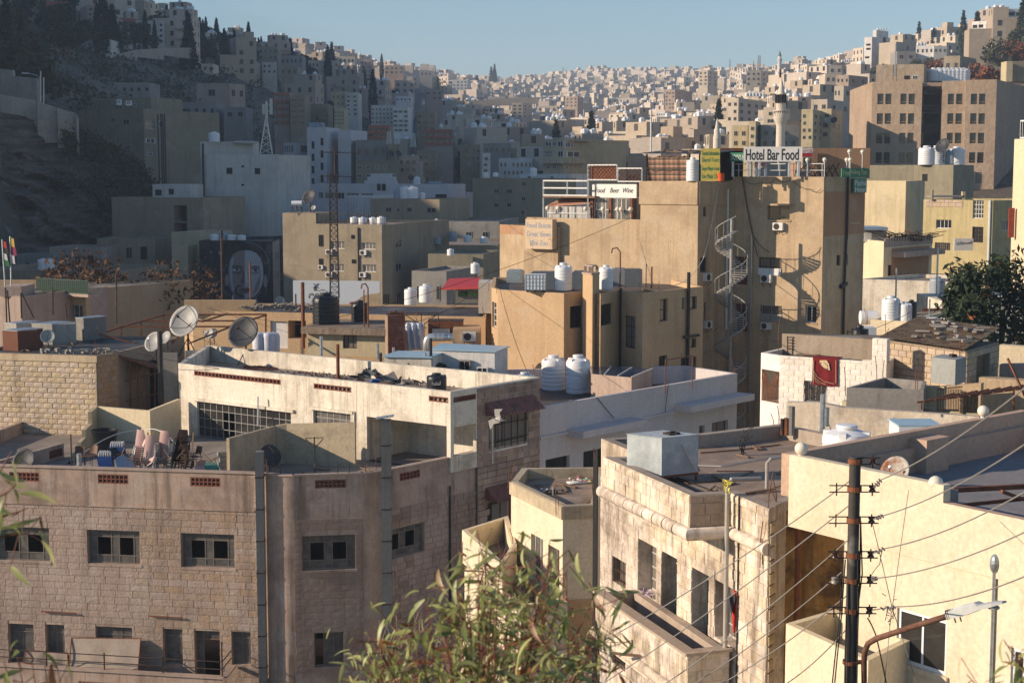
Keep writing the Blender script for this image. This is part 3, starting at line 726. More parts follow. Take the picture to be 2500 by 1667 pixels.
def bh(label,px0,px1,yt,yb,D,nw,nf,mat,side=None,sD=9,rot=0.,depth=9.,wk=0,wfrac=.45,swin=2,band=None,name='slope_house',par=.5,tanks=0,below=6,wh=.48,zb=None):
 """a house of the slopes: front between two photo columns, roof at row yt, side = column where its flank ends"""
 zt=zy((px0+px1)/2,yt,D);f=lambda px,d:V3((ray(px,yt)[0]*d,d));wid=(px1-px0)/F*D;D0,D1=D+rot*wid/2,D-rot*wid/2;ch=[f(px0,D0),f(px1,D1)];fi=0;bk=None
 if side is not None:
  if side>px1:ch.append(f(side,D1+sD));bk=[ch[0]+ch[2]-ch[1]]
  else:ch=[f(side,D0+sD)]+ch;fi=1;bk=[ch[2]+ch[0]-ch[1]]
 zg=(zb if zb is not None else T(ch[fi].x,D)-below);b=Bldg(name,label,'house',ch,zt,zg,mat,depth=depth,back=bk,par=par,part=.25,rfm=M_DROOF);zl=zy((px0+px1)/2,yb,D)
 for wi,k in[(fi,nw)]+([((1-fi)if len(ch)==3 else fi,swin)]if side is not None else[]):
  w=b.w[wi];fh=(zt-.5-zl)/max(1,nf)
  for s in range(nf):
   for q in range(k):
    if RN.random()<.08:continue
    c=(q+.5+RN.uniform(-.08,.08))/k*w.L;ww=min(w.L/k*wfrac,1.7);z0=zl+s*fh+fh*.28;put_window(w,c-ww/2,z0,c+ww/2,z0+fh*wh,b.root,wk)
 if band is not None:
  for s in range(nf+1):
   mb=MB();w=b.w[fi];z0=zl+s*(zt-zl)/(nf+.3)-.2;mb.box(w.pt(-.05,z0,-.05),w.d3()*(w.L+.1),w.n3()*.35,V3((0,0,.55)));obj('band',mb,band,b.root)
 b.finish();return b
bh('grey stone house cut by the top left corner of the view',-20,92,-12,20,455,6,2,M_PR,side=97)
bh('drab house with dark windows just below the top left corner',-14,80,21,48,422,5,1,M_TAN,side=88)
bh('low pale house among trees at the left edge of the slope',-10,40,37,60,392,3,1,M_GW,side=44)
bh('tall stone house with a pinkish upper floor on the left crest',111,190,28,66,440,5,2,M_PR,side=195)
bh('pinkish brown rooftop house with an awning above the tall stone house',112,168,4,28,445,3,1,M_REDB,side=180,zb=40)
bh('tall house with a pale yellow left flank beside the cypress clump',212,262,13,67,430,3,4,M_PR,side=190,sD=14,swin=0)
bh('small house with a thin red roof edge on the left slope',121,140,68,105,372,1,3,M_OT,side=113,band=None)
bh('long shop terrace with teal shutters and balconies on the left slope',190,270,97,136,402,7,2,M_GW,wk=1,wfrac=.6)
bh('pale house with small windows below the shop terrace',128,183,120,152,352,4,2,M_PR,side=117)
bh('white house right of the cypress clump on the left crest',284,316,66,90,440,2,1,M_WR,side=322)
bh('red roofed low house on the crest right of the cypress clump',290,326,45,62,470,3,1,M_REDB)
bh('house with antennas on the crest left of the lone fir',331,400,51,108,470,5,4,M_GW,side=407)
bh('low arcaded house below the long curved road wall',468,520,156,176,470,4,1,M_LS)
bh('wide streaked block with a red roof edge among trees',480,560,204,246,380,1,1,M_PR,side=598,sD=6)
bh('low house with pale blue panels on the wooded slope',258,366,202,230,322,6,1,M_GR)
bh('flat house with two roof tanks low on the wooded slope',432,528,250,292,342,5,1,M_GR)
bh('shaded house with a lone white tank above the grey tower',436,497,297,338,292,4,1,M_GR)
bh('sloping roofed grey house in the trees behind the antenna mast',546,600,262,292,342,2,1,M_GR)
bh('small house with a red roof edge below the crest',540,575,118,143,560,3,1,M_PR)
bh('long three storey house on the crest with a red roof edge',572,678,114,149,572,9,2,M_TAN)
bh('brown house with an orange roof edge below the long crest house',578,626,151,176,532,3,1,M_PR)
bh('pale house with four dark windows below the crest',640,676,152,182,540,3,2,M_GW,side=627)
bh('flat grey windowless house on the crest',686,738,136,160,562,5,1,M_GR)
bh('tan house under the flat grey crest house',685,726,163,186,540,3,1,M_TAN)
bh('long sunlit house on the crest right of the grey house',752,825,148,168,642,8,1,M_LS,rot=-.1)
bh('white sunlit house with a round corner on the crest',672,708,121,138,682,3,1,M_WR)
bh('pale house behind the white sunlit crest house',655,710,110,122,700,6,1,M_LS,name='crest_house')
bh('house with bushes on its roof on the crest',816,866,138,157,700,5,1,M_LS)
bh('narrow four storey house standing above the crest line',880,907,146,190,760,3,4,M_PR)
bh('pair of cubic houses with a cypress on the skyline',939,985,160,182,800,4,2,M_PR)
bh('dark roofed house on the middle of the skyline',1025,1054,172,188,950,3,1,M_GR)
bh('white sunlit three storey house below the skyline',1104,1141,195,220,900,4,3,M_WR,side=1150)
bh('apartment block with pink balcony bands on the shaded slope',669,706,226,300,322,3,4,M_PR,band=M_REDB)
bh('darker apartment block with deep balconies beside the pink banded block',708,744,232,306,318,2,5,M_TAN,wfrac=.8)
bh('plain olive block with few windows on the shaded slope',745,801,254,300,332,3,2,M_OT)
bh('tall pale block with balconies on the shaded slope',843,874,226,284,362,2,5,M_GW)
bh('yellowish block left of the tall balcony block',808,842,224,262,364,3,2,M_YELR)
bh('yellow block with rows of small square windows in the valley',816,840,264,306,322,4,4,M_YELR)
bh('wide block with glazed balconies in the shaded valley',906,960,257,304,345,6,4,M_GW)
bh('block with white window bands right of the wide glazed block',960,997,262,324,338,3,5,M_WR,wfrac=.75)
bh('tan block with few windows below the bare brown hill',1017,1062,272,322,360,3,3,M_TAN)
bh('long house with red floor bands in the valley',1035,1106,316,352,332,5,2,M_PR,band=M_REDB,wfrac=.7)
bh('small red edged house with balconies in the valley',900,951,307,338,300,4,2,M_TAN,band=M_REDB)
bh('white arched house catching the sun below the slope',966,1004,235,248,520,4,1,M_WR)
bh('brown sunlit house above the bare hill road',1040,1080,219,246,562,3,2,M_PR,side=1037)
bh('sunlit stone house with a stepped roof on the valley floor',1137,1160,254,282,600,2,3,M_LS,side=1178)
bh('tall sunlit stone block at the foot of the far slope',1249,1276,251,288,562,2,4,M_LS,side=1299)
bh('narrow sunlit tower house on the valley floor',1182,1194,272,302,520,1,3,M_LS,side=1202)
bh('tan house with two white framed windows under the communication masts',868,972,392,440,262,5,2,M_OT,zb=-20,wk=1)
bh('upper tan house with orange windows behind the communication masts',946,975,352,390,280,3,2,M_TAN,zb=-20)
bh('grey blue house front behind the masts',868,944,342,392,285,4,1,M_GR,zb=-20)
bh('pinkish house with railings in the shaded valley',973,1017,380,425,268,3,2,M_PR,zb=-20)
bh('tan house with small scattered windows in the shaded valley',1018,1066,368,446,282,3,4,M_TAN,zb=-20)
bh('tall olive block with a lit roof hut in the valley',1123,1150,352,430,290,1,4,M_OT,side=1172,zb=-20)
bh('thin white stair tower with two tanks',1177,1196,374,424,272,1,3,M_WR,zb=-20)
bh('long white building with rows of small windows in the valley',1218,1300,386,432,282,8,2,M_WR,zb=-20,wk=0)
bh('low dark house on the valley floor left of the glazed apartments',1180,1248,350,376,310,5,1,M_GR,zb=-20)
bh('white villa with dark openings on the upper right hill',2373,2420,52,105,442,3,3,M_WR,side=2480,sD=16,rot=.7,wk=2,wfrac=.7,swin=4)
bh('white upper floor of columns behind the villa tower',2440,2520,22,44,452,4,1,M_WR,wk=2,wfrac=.75,zb=40)
bh('white stair tower rising from the villa roof',2433,2450,13,44,447,0,1,M_WR,side=2456,zb=40,swin=0)
bh('white house with three roof tanks on the right hill',2236,2280,112,134,522,4,1,M_WR,rot=.4)
bh('pale house right of the white house with three tanks',2280,2312,113,131,520,3,1,M_GW)
bh('brown stone house with a shaded flank above the tower roof',2304,2344,137,186,402,2,1,M_TAN,side=2384,sD=12,rot=.5)
bh('grey flanked house left of the white house with tanks',2190,2236,126,150,520,2,1,M_GR)
bh('pinkish house with arched windows left of the tower block',2041,2072,184,206,422,3,1,M_PR,side=2119,rot=.5)
bh('pale house with two windows above the arched house',2015,2041,180,205,440,2,1,M_LS)
bh('stone house with a row of tanks behind the red roofed house',2037,2060,210,240,352,3,1,M_LS,side=2103,rot=.4)
bh('long pale house with a blackened roof edge',1980,2020,243,275,302,2,1,M_LS,side=2080,sD=14,rot=.4)
bh('narrow olive house with a shaded right flank by the minaret',1957,1985,267,345,242,2,4,M_YELR,side=2011,rot=.4)
bh('pale olive house with satellite dishes beside the narrow olive house',2004,2030,266,340,248,1,3,M_YELR,side=2056,rot=.4)
bh('big weathered block with a lit left side behind the cone minaret',1774,1803,240,335,302,2,5,M_LS,side=1872,sD=16,rot=.6,swin=4)
bh('pale low house behind the tall minaret',1864,1900,262,305,272,1,2,M_LS,side=1930,rot=.4)
bh('yellow house left of the tall minaret',1787,1826,306,362,222,2,2,M_YELR,side=1834,rot=.3)
bh('yellow house with a red roof hut beside the tall minaret',1828,1845,296,362,216,1,3,M_YELR,side=1857,rot=.4,sD=6)
bh('grey house with a dark red eave behind the tall minaret',1858,1950,305,362,218,4,2,M_GR)
bh('tan house under a row of white tanks on the right skyline',2023,2056,160,182,520,2,1,M_LS,side=2078)
bh('stone house with a black stair hut on the right slope',1822,1858,172,212,640,3,3,M_LS,side=1886)
bh('stone house with brown windows under the green topped minaret',1980,2012,168,198,560,3,2,M_LS,side=2030)
bh('block of flats with pale left side on the far right slope',1706,1728,172,210,700,2,4,M_LS,side=1752,rot=.5)
bh('five storey block in the middle of the far sunlit slope',1624,1648,220,268,620,3,5,M_PR,side=1690,sD=14,rot=.5)
bh('pink walled block in the middle of the far slope',1380,1410,236,262,720,3,3,M_PR,side=1424,rot=.5)
bh('pale five storey block below the middle of the far slope',1602,1624,272,316,480,4,5,M_WR,side=1652,rot=.5)
bh('wide pale block behind the five storey block',1676,1704,275,312,470,2,4,M_LS,side=1740,rot=.5)
bh('red roofed house on the valley floor',1442,1478,320,345,460,3,2,M_PR)
bh('low long house of the valley floor with a lit left wall',1370,1420,310,335,430,3,1,M_LS,side=1426)
bh('tall white block with balconies and a blank grey flank on the right skyline',2110,2129,91,146,562,1,5,M_WR,side=2187,sD=12,rot=.7,swin=0,wfrac=.7,wk=2,zb=25)
bh('white roof hut carrying tanks on the tall white skyline block',2131,2140,74,91,566,0,1,M_WR,side=2169,sD=6,rot=.7,swin=0,zb=45)
# reading helpers for the nearer town
_T={c+r:(x,y)for c,x in zip('abcd',(0,600,1200,1800))for r,y in zip('1234',(0,400,800,1197))}
K_=700/2335
def q(t,x,y):
 o=_T[t];return o[0]+x*K_,o[1]+y*K_
def qr(t,x0,y0,x1,y1):return(*q(t,x0,y0),*q(t,x1,y1))
def cZ(pts,z):return[G(px,py,z).xy for px,py in pts]
def cD(pts,py):return[P(px,py,D).xy for px,D in pts]
def pbox(name,px0,px1,yt,yb,D,depth,mat,parent=None,rot=0.,m2=None):
 """a box whose front fills a photo rectangle at distance D"""
 a,b=P(px0,yt,D),P(px1,yt,D);w=b.x-a.x;zb=zy((px0+px1)/2,yb,D);u=V3((1,-rot,0)).normalized()*w;v=V3((rot,1,0)).normalized()*depth;mb=MB();mb.box(V3((a.x,D+rot*w/2,zb)),u,v,(0,0,a.z-zb));return obj(name,mb,mat,parent)
def panel(mb,A,B,zta,ztb,zb,th,m=0):
 """a standing wall slab from A to B with a sloping top"""
 A,B=V3((A[0],A[1])),V3((B[0],B[1]));d=(B-A).normalized();n=V3((-d.y,d.x))*th;i=len(mb.v)
 for p,z in((A,zta),(B,ztb)):
  for o in(V3((0,0)),n):
   for zz in(zb,z):mb.v.append((p.x+o.x,p.y+o.y,zz))
 for f in((0,4,5,1),(4,6,7,5),(6,2,3,7),(2,0,1,3),(1,5,7,3),(0,2,6,4)):
  mb.f.append(tuple(i+k for k in f));mb.m.append(m)
def bw(b,i,rect,kind=0,off=0.):
 w=b.w[i];u0,z0,u1,z1=w.rect(*rect);return put_window(w,u0,z0,u1,z1,b.root,kind,off)
def wall_on(A,B,z0=-30,z1=10):return Wall(A,B,z0,z1)
def fpoly(w,pts,mat,parent,name,off=.01,th=.004):
 """a flat shape on wall w given by photo points"""
 uz=[w.uv(*p)for p in pts];mb=MB();mb.poly([w.pt(u,z,off)for u,z in uz]);o=obj(name,mb,mat,parent);me=o.data
 if me.polygons[0].normal.dot(w.n3())<0:me.flip_normals()
 return o
def ell(cx,cy,rx,ry,n=18,a0=0,a1=2*pi):
 return[(cx+rx*cos(a0+(a1-a0)*k/n),cy+ry*sin(a0+(a1-a0)*k/n))for k in range(n)]
M_OCHRE=pm('ochre_render',(.465,.35,.225),(.27,.19,.12),skv=.75,bov=.5,bump=.35,big=.5,sharp=.3)
M_OR=pm('orange_ochre_render',(.50,.345,.20),(.31,.21,.125),skv=.4,bov=.3)
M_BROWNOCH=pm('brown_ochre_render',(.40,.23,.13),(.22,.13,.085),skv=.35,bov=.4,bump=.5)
M_CREAM=pm('cream_render',(.68,.585,.43),(.56,.43,.285),(.72,.65,.53),skv=.5,bov=.5,big=.6,bump=.3)
M_C2=pm('pale_cream_render',(.70,.59,.40),(.45,.35,.23),skv=.35,bov=.35)
M_DC=pm('dirty_cream_render',(.72,.655,.535),(.28,.235,.185),(.78,.72,.62),skv=.9,bov=.75,big=.6)
M_LILAC=pm('pale_lilac_render',(.58,.53,.52),(.36,.33,.32),skv=.35,bov=.3)
M_PINKW=pm('pink_grey_render',(.43,.315,.245),(.16,.115,.09),(.52,.42,.36),skv=.9,bov=.55,big=.5,sharp=.5)
M_PINKST=plaster('rock_faced_stone',(.40,.285,.21),(.20,.145,.115),(.55,.46,.38),skv=.65,bov=.5,bump=.8,fine=11,rnd=.09,dist=.035)
M_PINKST2=plaster('dressed_pink_stone',(.37,.26,.205),(.15,.10,.08),(.47,.36,.29),skv=.7,bov=.6,bump=.35,fine=11,rnd=.25)
M_LI=plaster('limestone_blocks',(.67,.56,.435),(.20,.15,.11),(.74,.65,.54),skv=.85,bov=.75,bump=.4,fine=10,rnd=.10,big=.7,sharp=.6)
M_WLIMEST=plaster('white_limestone',(.77,.71,.63),(.58,.49,.41),skv=.4,bov=.35,bump=.2,rnd=.07)
M_YBLOCK=plaster('yellow_painted_block',(.59,.465,.33),(.30,.225,.16),skv=.5,bov=.35,bump=.5,rnd=.08)
M_TBLOCK=plaster('tan_concrete_block',(.47,.36,.255),(.31,.235,.165),skv=.4,bov=.35,bump=.5,rnd=.09)
M_JOINT=pm('mortar',(.30,.24,.18),bov=.5)
M_CLAY=plaster('clay_red',(.23,.085,.055),(.10,.05,.04),skv=.3,bov=.6,bump=.3)
M_BROWNTOWER=plaster('brown_tower_stone',(.37,.275,.195),(.23,.165,.12),(.45,.35,.26),skv=.35,bov=.5,bump=.9,fine=1.6,big=.15,dist=.12)
M_ASPHROOF=pm('bitumen_roof',(.055,.05,.05),(.03,.028,.028),(.14,.13,.12),bov=.8,skv=0,rough=.6)
M_GRAVEL=plaster('gravel_roof',(.30,.22,.165),(.09,.07,.06),(.40,.31,.24),skv=0,bov=.8,bump=.9,fine=26,big=.5)
M_FR=pm('concrete_roof_floor',(.25,.215,.185),(.10,.085,.075),(.34,.30,.26),skv=0,bov=.75)
M_OCHWALL=plaster('stained_ochre_wall',(.36,.19,.055),(.09,.05,.025),(.42,.26,.10),skv=.8,bov=.9,bump=1.,fine=5,big=.9,dist=.05,sharp=.7)
M_CORRUG=rusty('corrugated_tin',(.40,.37,.32),(.24,.12,.06),.45)
M_CORRED=rusty('red_corrugated_tin',(.24,.10,.08),(.12,.06,.05),.4)
M_WOOD=simple('weathered_wood',(.20,.13,.08),.8,var=.35)
M_SW=simple('sign_white',(.70,.68,.64),.5,var=.05)
M_INKB=simple('ink_black',(.02,.02,.022),.6,var=.05)
M_GREEN=simple('sign_green',(.02,.17,.10),.5,var=.1)
M_YEL=simple('sign_yellow',(.43,.35,.07),.5,var=.1)
M_PANE_Y=simple('letter_pale_yellow',(.60,.58,.25),.5,var=.05)
M_BLUEPALE=simple('letter_faded_blue',(.20,.27,.36),.6,var=.1)
M_REDL=simple('letter_red',(.45,.03,.03),.5,var=.05)
M_GLOBE=simple('milk_glass',(.74,.66,.54),.35,var=.06,scale=2)
# the shaded left middle distance
def build_cliff():
 mb=MB();tops=[(-320,250),(-100,262),(0,274),(60,284),(150,304),(200,330),(250,352),(300,372),(340,398),(380,450),(420,520)]
 def top(px):
  for(a,ya),(b,yb)in zip(tops,tops[1:]):
   if a<=px<=b:return ya+(yb-ya)*(px-a)/(b-a)
  return 520
 nx,nz=190,90
 for i in range(nx+1):
  px=-320+740*i/nx;yt=top(px)
  for j in range(nz+1):
   t=j/nz;py=700+(yt-700)*t;D0=176+24*t**1.15+max(0,px)*.035;p=P(px,py,D0);s=p.z+p.x*.55;s2=s+mnoise.noise(V3((p.x*.12,p.z*.12,7)))*2.2;lay=(abs((s2*.42)%2-1)-.5)*2.2+(abs((s2*1.15)%2-1)-.5)*1.1*(1+mnoise.noise(V3((p.x*.2,3,s2*.3))));rough=mnoise.fractal(V3((p.x*.35,p.z*.4,2)),.8,2.1,6)*2.0;k=sin(pi*min(1,t*1.0))**.4 if t<1 else 0;D=D0+(lay+rough)*max(.15,k);mb.v.append(tuple(P(px,py,D)))
 for i in range(nx):
  for j in range(nz):
   a=i*(nz+1)+j;mb.f.append((a,a+nz+1,a+nz+2,a+1));mb.m.append(0)
 m=bpy.data.materials.new('cliff_rock');nt=nodes_of(m);pos=N(nt,'ShaderNodeNewGeometry').outputs[0];a_=noise(nt,scaled(nt,pos,(.10,.2,1.3),rot=(0,radians(29),0)),1.,6,.7);b_=noise(nt,pos,.35,7,.7);c_=noise(nt,pos,2.2,5,.7);cc=mixc(nt,rng(nt,a_,.38,.62),(.045,.033,.028),(.20,.145,.115));cc=mixc(nt,rng(nt,b_,.45,.7),cc,(.075,.05,.04));cc=mixc(nt,rng(nt,c_,.5,.8,0,.6),cc,(.24,.19,.15));finish(nt,cc,.95,c_,1.,.3);o=obj('cliff',mb,m,kind='structure');r=random.Random(4);sb=MB()
 for _ in range(420):
  px=r.uniform(150,400);py=r.uniform(top(px)-6,top(px)+140)
  if px<260 and r.random()<.7:py=top(px)+r.uniform(-8,40)
  D=198+px*.035-max(0,py-top(px))*.075;c=P(px,py,D-1.2);s=r.uniform(.4,1.1)
  for _k in range(22):
   leafq(sb,c+V3((r.gauss(0,.5),r.gauss(0,.4),r.gauss(0,.45)))*s,s*.22,r)
 tag(obj('cliff_scrub',sb,M_OLIVE,kind='stuff'),'dark bushes growing down the right side of the rock cliff','bushes')
build_cliff()
def retaining_wall():
 m=pm('pale_retaining_stone',(.36,.315,.27),(.20,.17,.145),bov=.5,bump=.8,fine=3);mb=MB();pts=[(-60,226),(0,231),(90,246),(140,264),(186,277),(192,290)];prev=None
 for(a,ya),(b,yb)in zip(pts,pts[1:]):
  A,B=P(a,ya,201),P(b,yb,201+(b-a)*.02);panel(mb,A.xy,B.xy,A.z,B.z,min(A.z,B.z)-4.4,.8)
 o=obj('retaining_wall',mb,m);tag(o,'long pale retaining wall on top of the rock cliff','wall');mb=MB();A,B=P(30,186,206),P(90,192,204);panel(mb,A.xy,B.xy,A.z,B.z,A.z-5,.6);A,B=P(-20,166,210),P(30,172,209);panel(mb,A.xy,B.xy,A.z,B.z,A.z-5,.6);tag(obj('terrace_wall',mb,m),'higher brown terrace wall with a dark doorway above the retaining wall','wall');mb=MB();pts=[(192,163,395),(235,152,398),(265,140,402),(300,130,408),(335,122,415),(400,118,425),(474,117,440)]
 for(a,ya,da),(b,yb,db)in zip(pts,pts[1:]):
  A,B=P(a,ya,da),P(b,yb,db);panel(mb,A.xy,B.xy,A.z,B.z,min(A.z,B.z)-(3.6 if a<330 else 1.9),.5)
 tag(obj('road_wall',mb,m),'long pale road wall curving across the wooded hill','wall');mb=MB()
 for k in range(12):
  px=1050+k*22;py=258-k*1.6-(k*(12-k))*.12;A,B=P(px,py,640),P(px+22,py-1.6,640);panel(mb,A.xy,B.xy,A.z,B.z,A.z-2.5,.6)
 tag(obj('hill_road_wall',mb,m),'low pale wall along the road over the bare brown hill','wall')
retaining_wall()
tree_at('round','leafy_tree',95,236,.95,'big dark tree standing above the retaining wall beside the street lamps',dz=2)
tree_at('round','leafy_tree',40,252,.9,'dark spreading tree above the terrace wall at the left edge',dz=2)
def olive_block():
 z=zy(196,268,238);b=Bldg('cliff_side_block','big drab olive block with drain pipes standing beside the rock cliff','building',cD([(196,239),(350,232),(402,242)],268),z,-22,M_OT,depth=12,par=.6)
 for r in((1005,975,1055,1015),(905,968,940,990)):bw(b,0,qr('a1',*r),0)
 b.win(1,qr('a1',1182,978,1258,1045),4,(.6,),hbars=None)
 for r in((1185,1125,1262,1165),(1200,1240,1240,1270),(1290,985,1330,1040)):bw(b,1,qr('a1',*r),1)
 for i,x in enum((1285,1310,1325,1340)):
  A=P(*q('a1',x,930),235.5);mb=MB();mb.tube([A,A+V3((0,0,-24))],.11,6);obj('drain_pipe',mb,M_BP,b.root)
 b.finish();z=zy(402,295,246);b=Bldg('cliff_side_annex','lower block with small windows joined to the right of the olive block','building',cD([(402,246),(442,247)],295),z,-22,M_TAN,depth=10)
 for r in((1390,1130,1410,1185),(1423,1150,1436,1185),(1390,1245,1420,1295),(1447,1290,1470,1340),(1398,1430,1412,1460),(1425,1430,1436,1460)):bw(b,0,qr('a1',*r),0)
 b.finish();z=zy(222,240,250);b=Bldg('rooftop_house','flat olive roof house behind two small billboards','house',cD([(222,252),(368,247)],240),z,z-6,M_OT,depth=8,par=.3)
 for r in((1090,845,1110,868),(1150,845,1172,868)):bw(b,0,qr('a1',*r),1)
 b.finish()
 for r,lab in(((948,812,988,858),'left of two small white emblem billboards on the olive block'),((1023,822,1072,862),'right of two small white emblem billboards on the olive block')):
  x0,y0,x1,y1=qr('a1',*r);A=P(x0,y1,236);t=empty('billboard',(A.x,A.y,zy(x0,270,236)),lab,'billboard');f=pbox('panel',x0,x1,y0,y1,236,.15,M_SW,t);w=wall_on(P(x0,y1,236).xy,P(x1,y1,236).xy);c=((x0+x1)/2,(y0+y1)/2);s=(x1-x0)*.28;fpoly(w,ell(c[0],c[1]-1,s,s*.9,12),M_INKB,t,'emblem',.02);fpoly(w,ell(c[0],c[1]-.6,s*.6,s*.5,12),M_SW,t,'emblem_centre',.03);mb=MB()
  for x in(x0+2,x1-2):mb.bar(P(x,y1,236.1),P(x,270,236.1),.15)
  obj('post',mb,M_IRON,t)
olive_block()
for x,y0,lab in((99,174,'tall street lamp with a curved arm above the cliff'),(106.5,190,'thin lamp post right of the curved street lamp above the cliff')):
 A=P(x,258,203);B=P(x,y0,203);t=empty('street_lamp',A,lab,'street lamp');mb=MB();mb.tube([A,B],.09,6);obj('post',mb,M_GALV,t)
 if x<100:
  mb=MB();mb.tube([P(99,205,203),P(97,190,203),P(88,184,203),P(70,180,203)],.06,6);obj('arm',mb,M_GALV,t);mb=MB();mb.box(P(70,181,203),(-.9,0,.05),(0,.3,0),(0,0,.15));obj('lamp_head',mb,M_GALV,t)
def white_tower():
 z=zy(590,377,200);b=Bldg('grey_white_tower_block','tall grey white block with two square windows above the painted wall','building',cD([(489,210),(498,201),(679,199),(683,206)],377),z,-24,M_GW,depth=12,par=.5)
 for r in((1845,1367,1893,1418),(2075,1370,2118,1420),(1967,1348,1987,1365)):bw(b,1,qr('a1',*r),2)
 for r in((1967,165,1987,180),(1965,335,1988,352),(1887,495,1915,517),(1965,497,1993,517)):bw(b,1,qr('a2',*r),2)
 mb=MB()
 for x in(1648,1655):
  A=P(*q('a1',x,1170),200.6);mb.tube([A,A+V3((0,0,-22))],.09,6)
 obj('drain_pipe',mb,M_BP,b.root);h=MB();A,B=P(489,346,204),P(617,346,204);h.box((A.x,204,z-.6),(B.x-A.x,0,0),(0,5,0),(0,0,A.z-z+.6));obj('stair_hut',h,M_GW,b.root);h=MB();A,B=P(565,350,203),P(620,352,203);h.box(A,B-A,(0,4,.3),(0,0,.12));obj('hut_roof',h,M_CORRUG,b.root);b.finish();z=zy(570,588,170);m=plaster('mural_black_paint',(.025,.028,.035),(.012,.012,.016),(.10,.075,.08),skv=.5,bov=.7,big=.3,sharp=.5);b=Bldg('mural_house','block whose front wall is painted black with a huge face','building',cD([(486,171),(665,169.6),(682,176)],588),z,-24,m,depth=9,par=.4,rfm=M_DROOF);w=b.w[0]
 for r in((2235,725,2252,780),(2256,720,2268,775),(2235,880,2252,935),(2256,870,2268,930)):bw(b,1,qr('a2',*r),0)
 b.finish();mb=MB();b.w[1].mesh(mb);ww=b.w[1];mb=MB();mb.box(ww.pt(.02,-23,.0),ww.d3()*(ww.L-.04),ww.n3()*.02,V3((0,0,z+22.9)));obj('flank_facing',mb,M_PR,b.root)
 def paint(name,pts,col,off):
  m=plaster('paint_%d_%d_%d'%tuple(int(c*1000)for c in col),col,tuple(c*.6 for c in col),skv=.35,bov=.35,big=.8);fpoly(w,[q('a2',*p)for p in pts],m,b.root,name,off)
 paint('painted_neck',[(1900,1060),(2095,1060),(2100,1110),(2180,1150),(2185,1180),(1890,1180)],(.10,.12,.14),.01);paint('painted_scarf',[(1890,1075),(1905,1060),(1900,1180),(1880,1180)],(.55,.55,.55),.012);paint('painted_ear',ell(1848,950,18,48),(.30,.24,.23),.012);paint('painted_ear',ell(2160,955,16,52),(.27,.25,.27),.012);L=[(1993,704),(1945,708),(1900,735),(1872,785),(1860,850),(1858,930),(1868,1000),(1890,1050),(1930,1085),(1975,1098),(1993,1099)];Rr=[(1993,704),(2040,707),(2090,728),(2125,775),(2143,840),(2145,920),(2132,990),(2105,1045),(2060,1085),(2010,1098),(1993,1099)];paint('painted_face_half',L,(.26,.21,.20),.015);paint('painted_face_half',Rr,(.46,.465,.48),.015);paint('painted_cheek_light',[(1885,770),(1905,760),(1890,860),(1895,960),(1910,1040),(1890,1030),(1875,950),(1872,850)],(.40,.41,.43),.02);paint('painted_cheek_shade',[(2120,960),(2100,1030),(2060,1070),(2075,1010),(2100,940),(2125,880)],(.24,.20,.22),.02)
 paint('painted_brow_shade',[(1895,835),(1930,826),(1975,838),(1978,880),(1955,905),(1900,890)],(.16,.11,.105),.02);paint('painted_brow_shade',[(2040,845),(2080,835),(2122,848),(2120,885),(2080,905),(2045,895)],(.30,.25,.27),.02)
 for cx,cy in((1926,862),(2078,868)):
  paint('painted_eye',ell(cx,cy,30,15),(.55,.55,.55),.024);paint('painted_iris',ell(cx+4,cy-1,14,14,14),(.09,.12,.13),.028);paint('painted_pupil',ell(cx+4,cy-1,6,6,10),(.01,.01,.01),.032);paint('painted_eyelid',[(cx-34,cy-2),(cx-15,cy-17),(cx+12,cy-18),(cx+34,cy-4),(cx+14,cy-12),(cx-12,cy-11)],(.03,.025,.03),.03);paint('painted_eyebrow',[(cx-40,cy-26),(cx-5,cy-38),(cx+38,cy-30),(cx+36,cy-23),(cx-5,cy-30),(cx-38,cy-20)],(.03,.022,.022),.03)
 paint('painted_nose_shade',[(1978,880),(1990,870),(1992,975),(1968,975),(1958,955),(1972,930)],(.14,.09,.085),.022);paint('painted_nose_light',[(1996,860),(2008,870),(2016,940),(2030,958),(2015,975),(1996,975)],(.62,.60,.60),.022);paint('painted_lips',[(1938,1030),(1970,1005),(1993,1012),(2015,1005),(2055,1028),(2020,1050),(1990,1055),(1960,1048)],(.14,.095,.10),.022);paint('painted_mouth_line',[(1938,1030),(1990,1024),(2055,1028),(1990,1032)],(.03,.015,.02),.026);paint('painted_beard_shade',[(1915,1010),(1935,985),(1985,990),(1940,1005),(1930,1040),(1985,1065),(1990,1095),(1940,1085),(1905,1050)],(.09,.06,.06),.018);arc=[q('a2',x,y)for x,y in((1995,640),(2050,645),(2110,670),(2155,715),(2185,780),(2195,850),(2188,930),(2172,1000),(2160,1080))];mb=MB()
 for p0,p1 in zip(arc,arc[1:]):
  (ua,za),(ub,zb)=w.uv(*p0),w.uv(*p1);mb.bar(w.pt(ua,za,.012),w.pt(ub,zb,.012),.07,.02)
 obj('painted_hood_line',mb,simple('paint_pale_line',(.5,.52,.52),.9),b.root);r=random.Random(2)
 for k in range(26):
  x,y=r.uniform(1635,1850),r.uniform(640,1080);s=r.uniform(3,14);paint('painted_fleck',[(x,y),(x+s,y-s*.3),(x+s*1.3,y+s),(x+s*.2,y+s*1.4)],r.choice([(.30,.12,.13),(.30,.33,.35),(.12,.15,.17)]),.01)
white_tower()
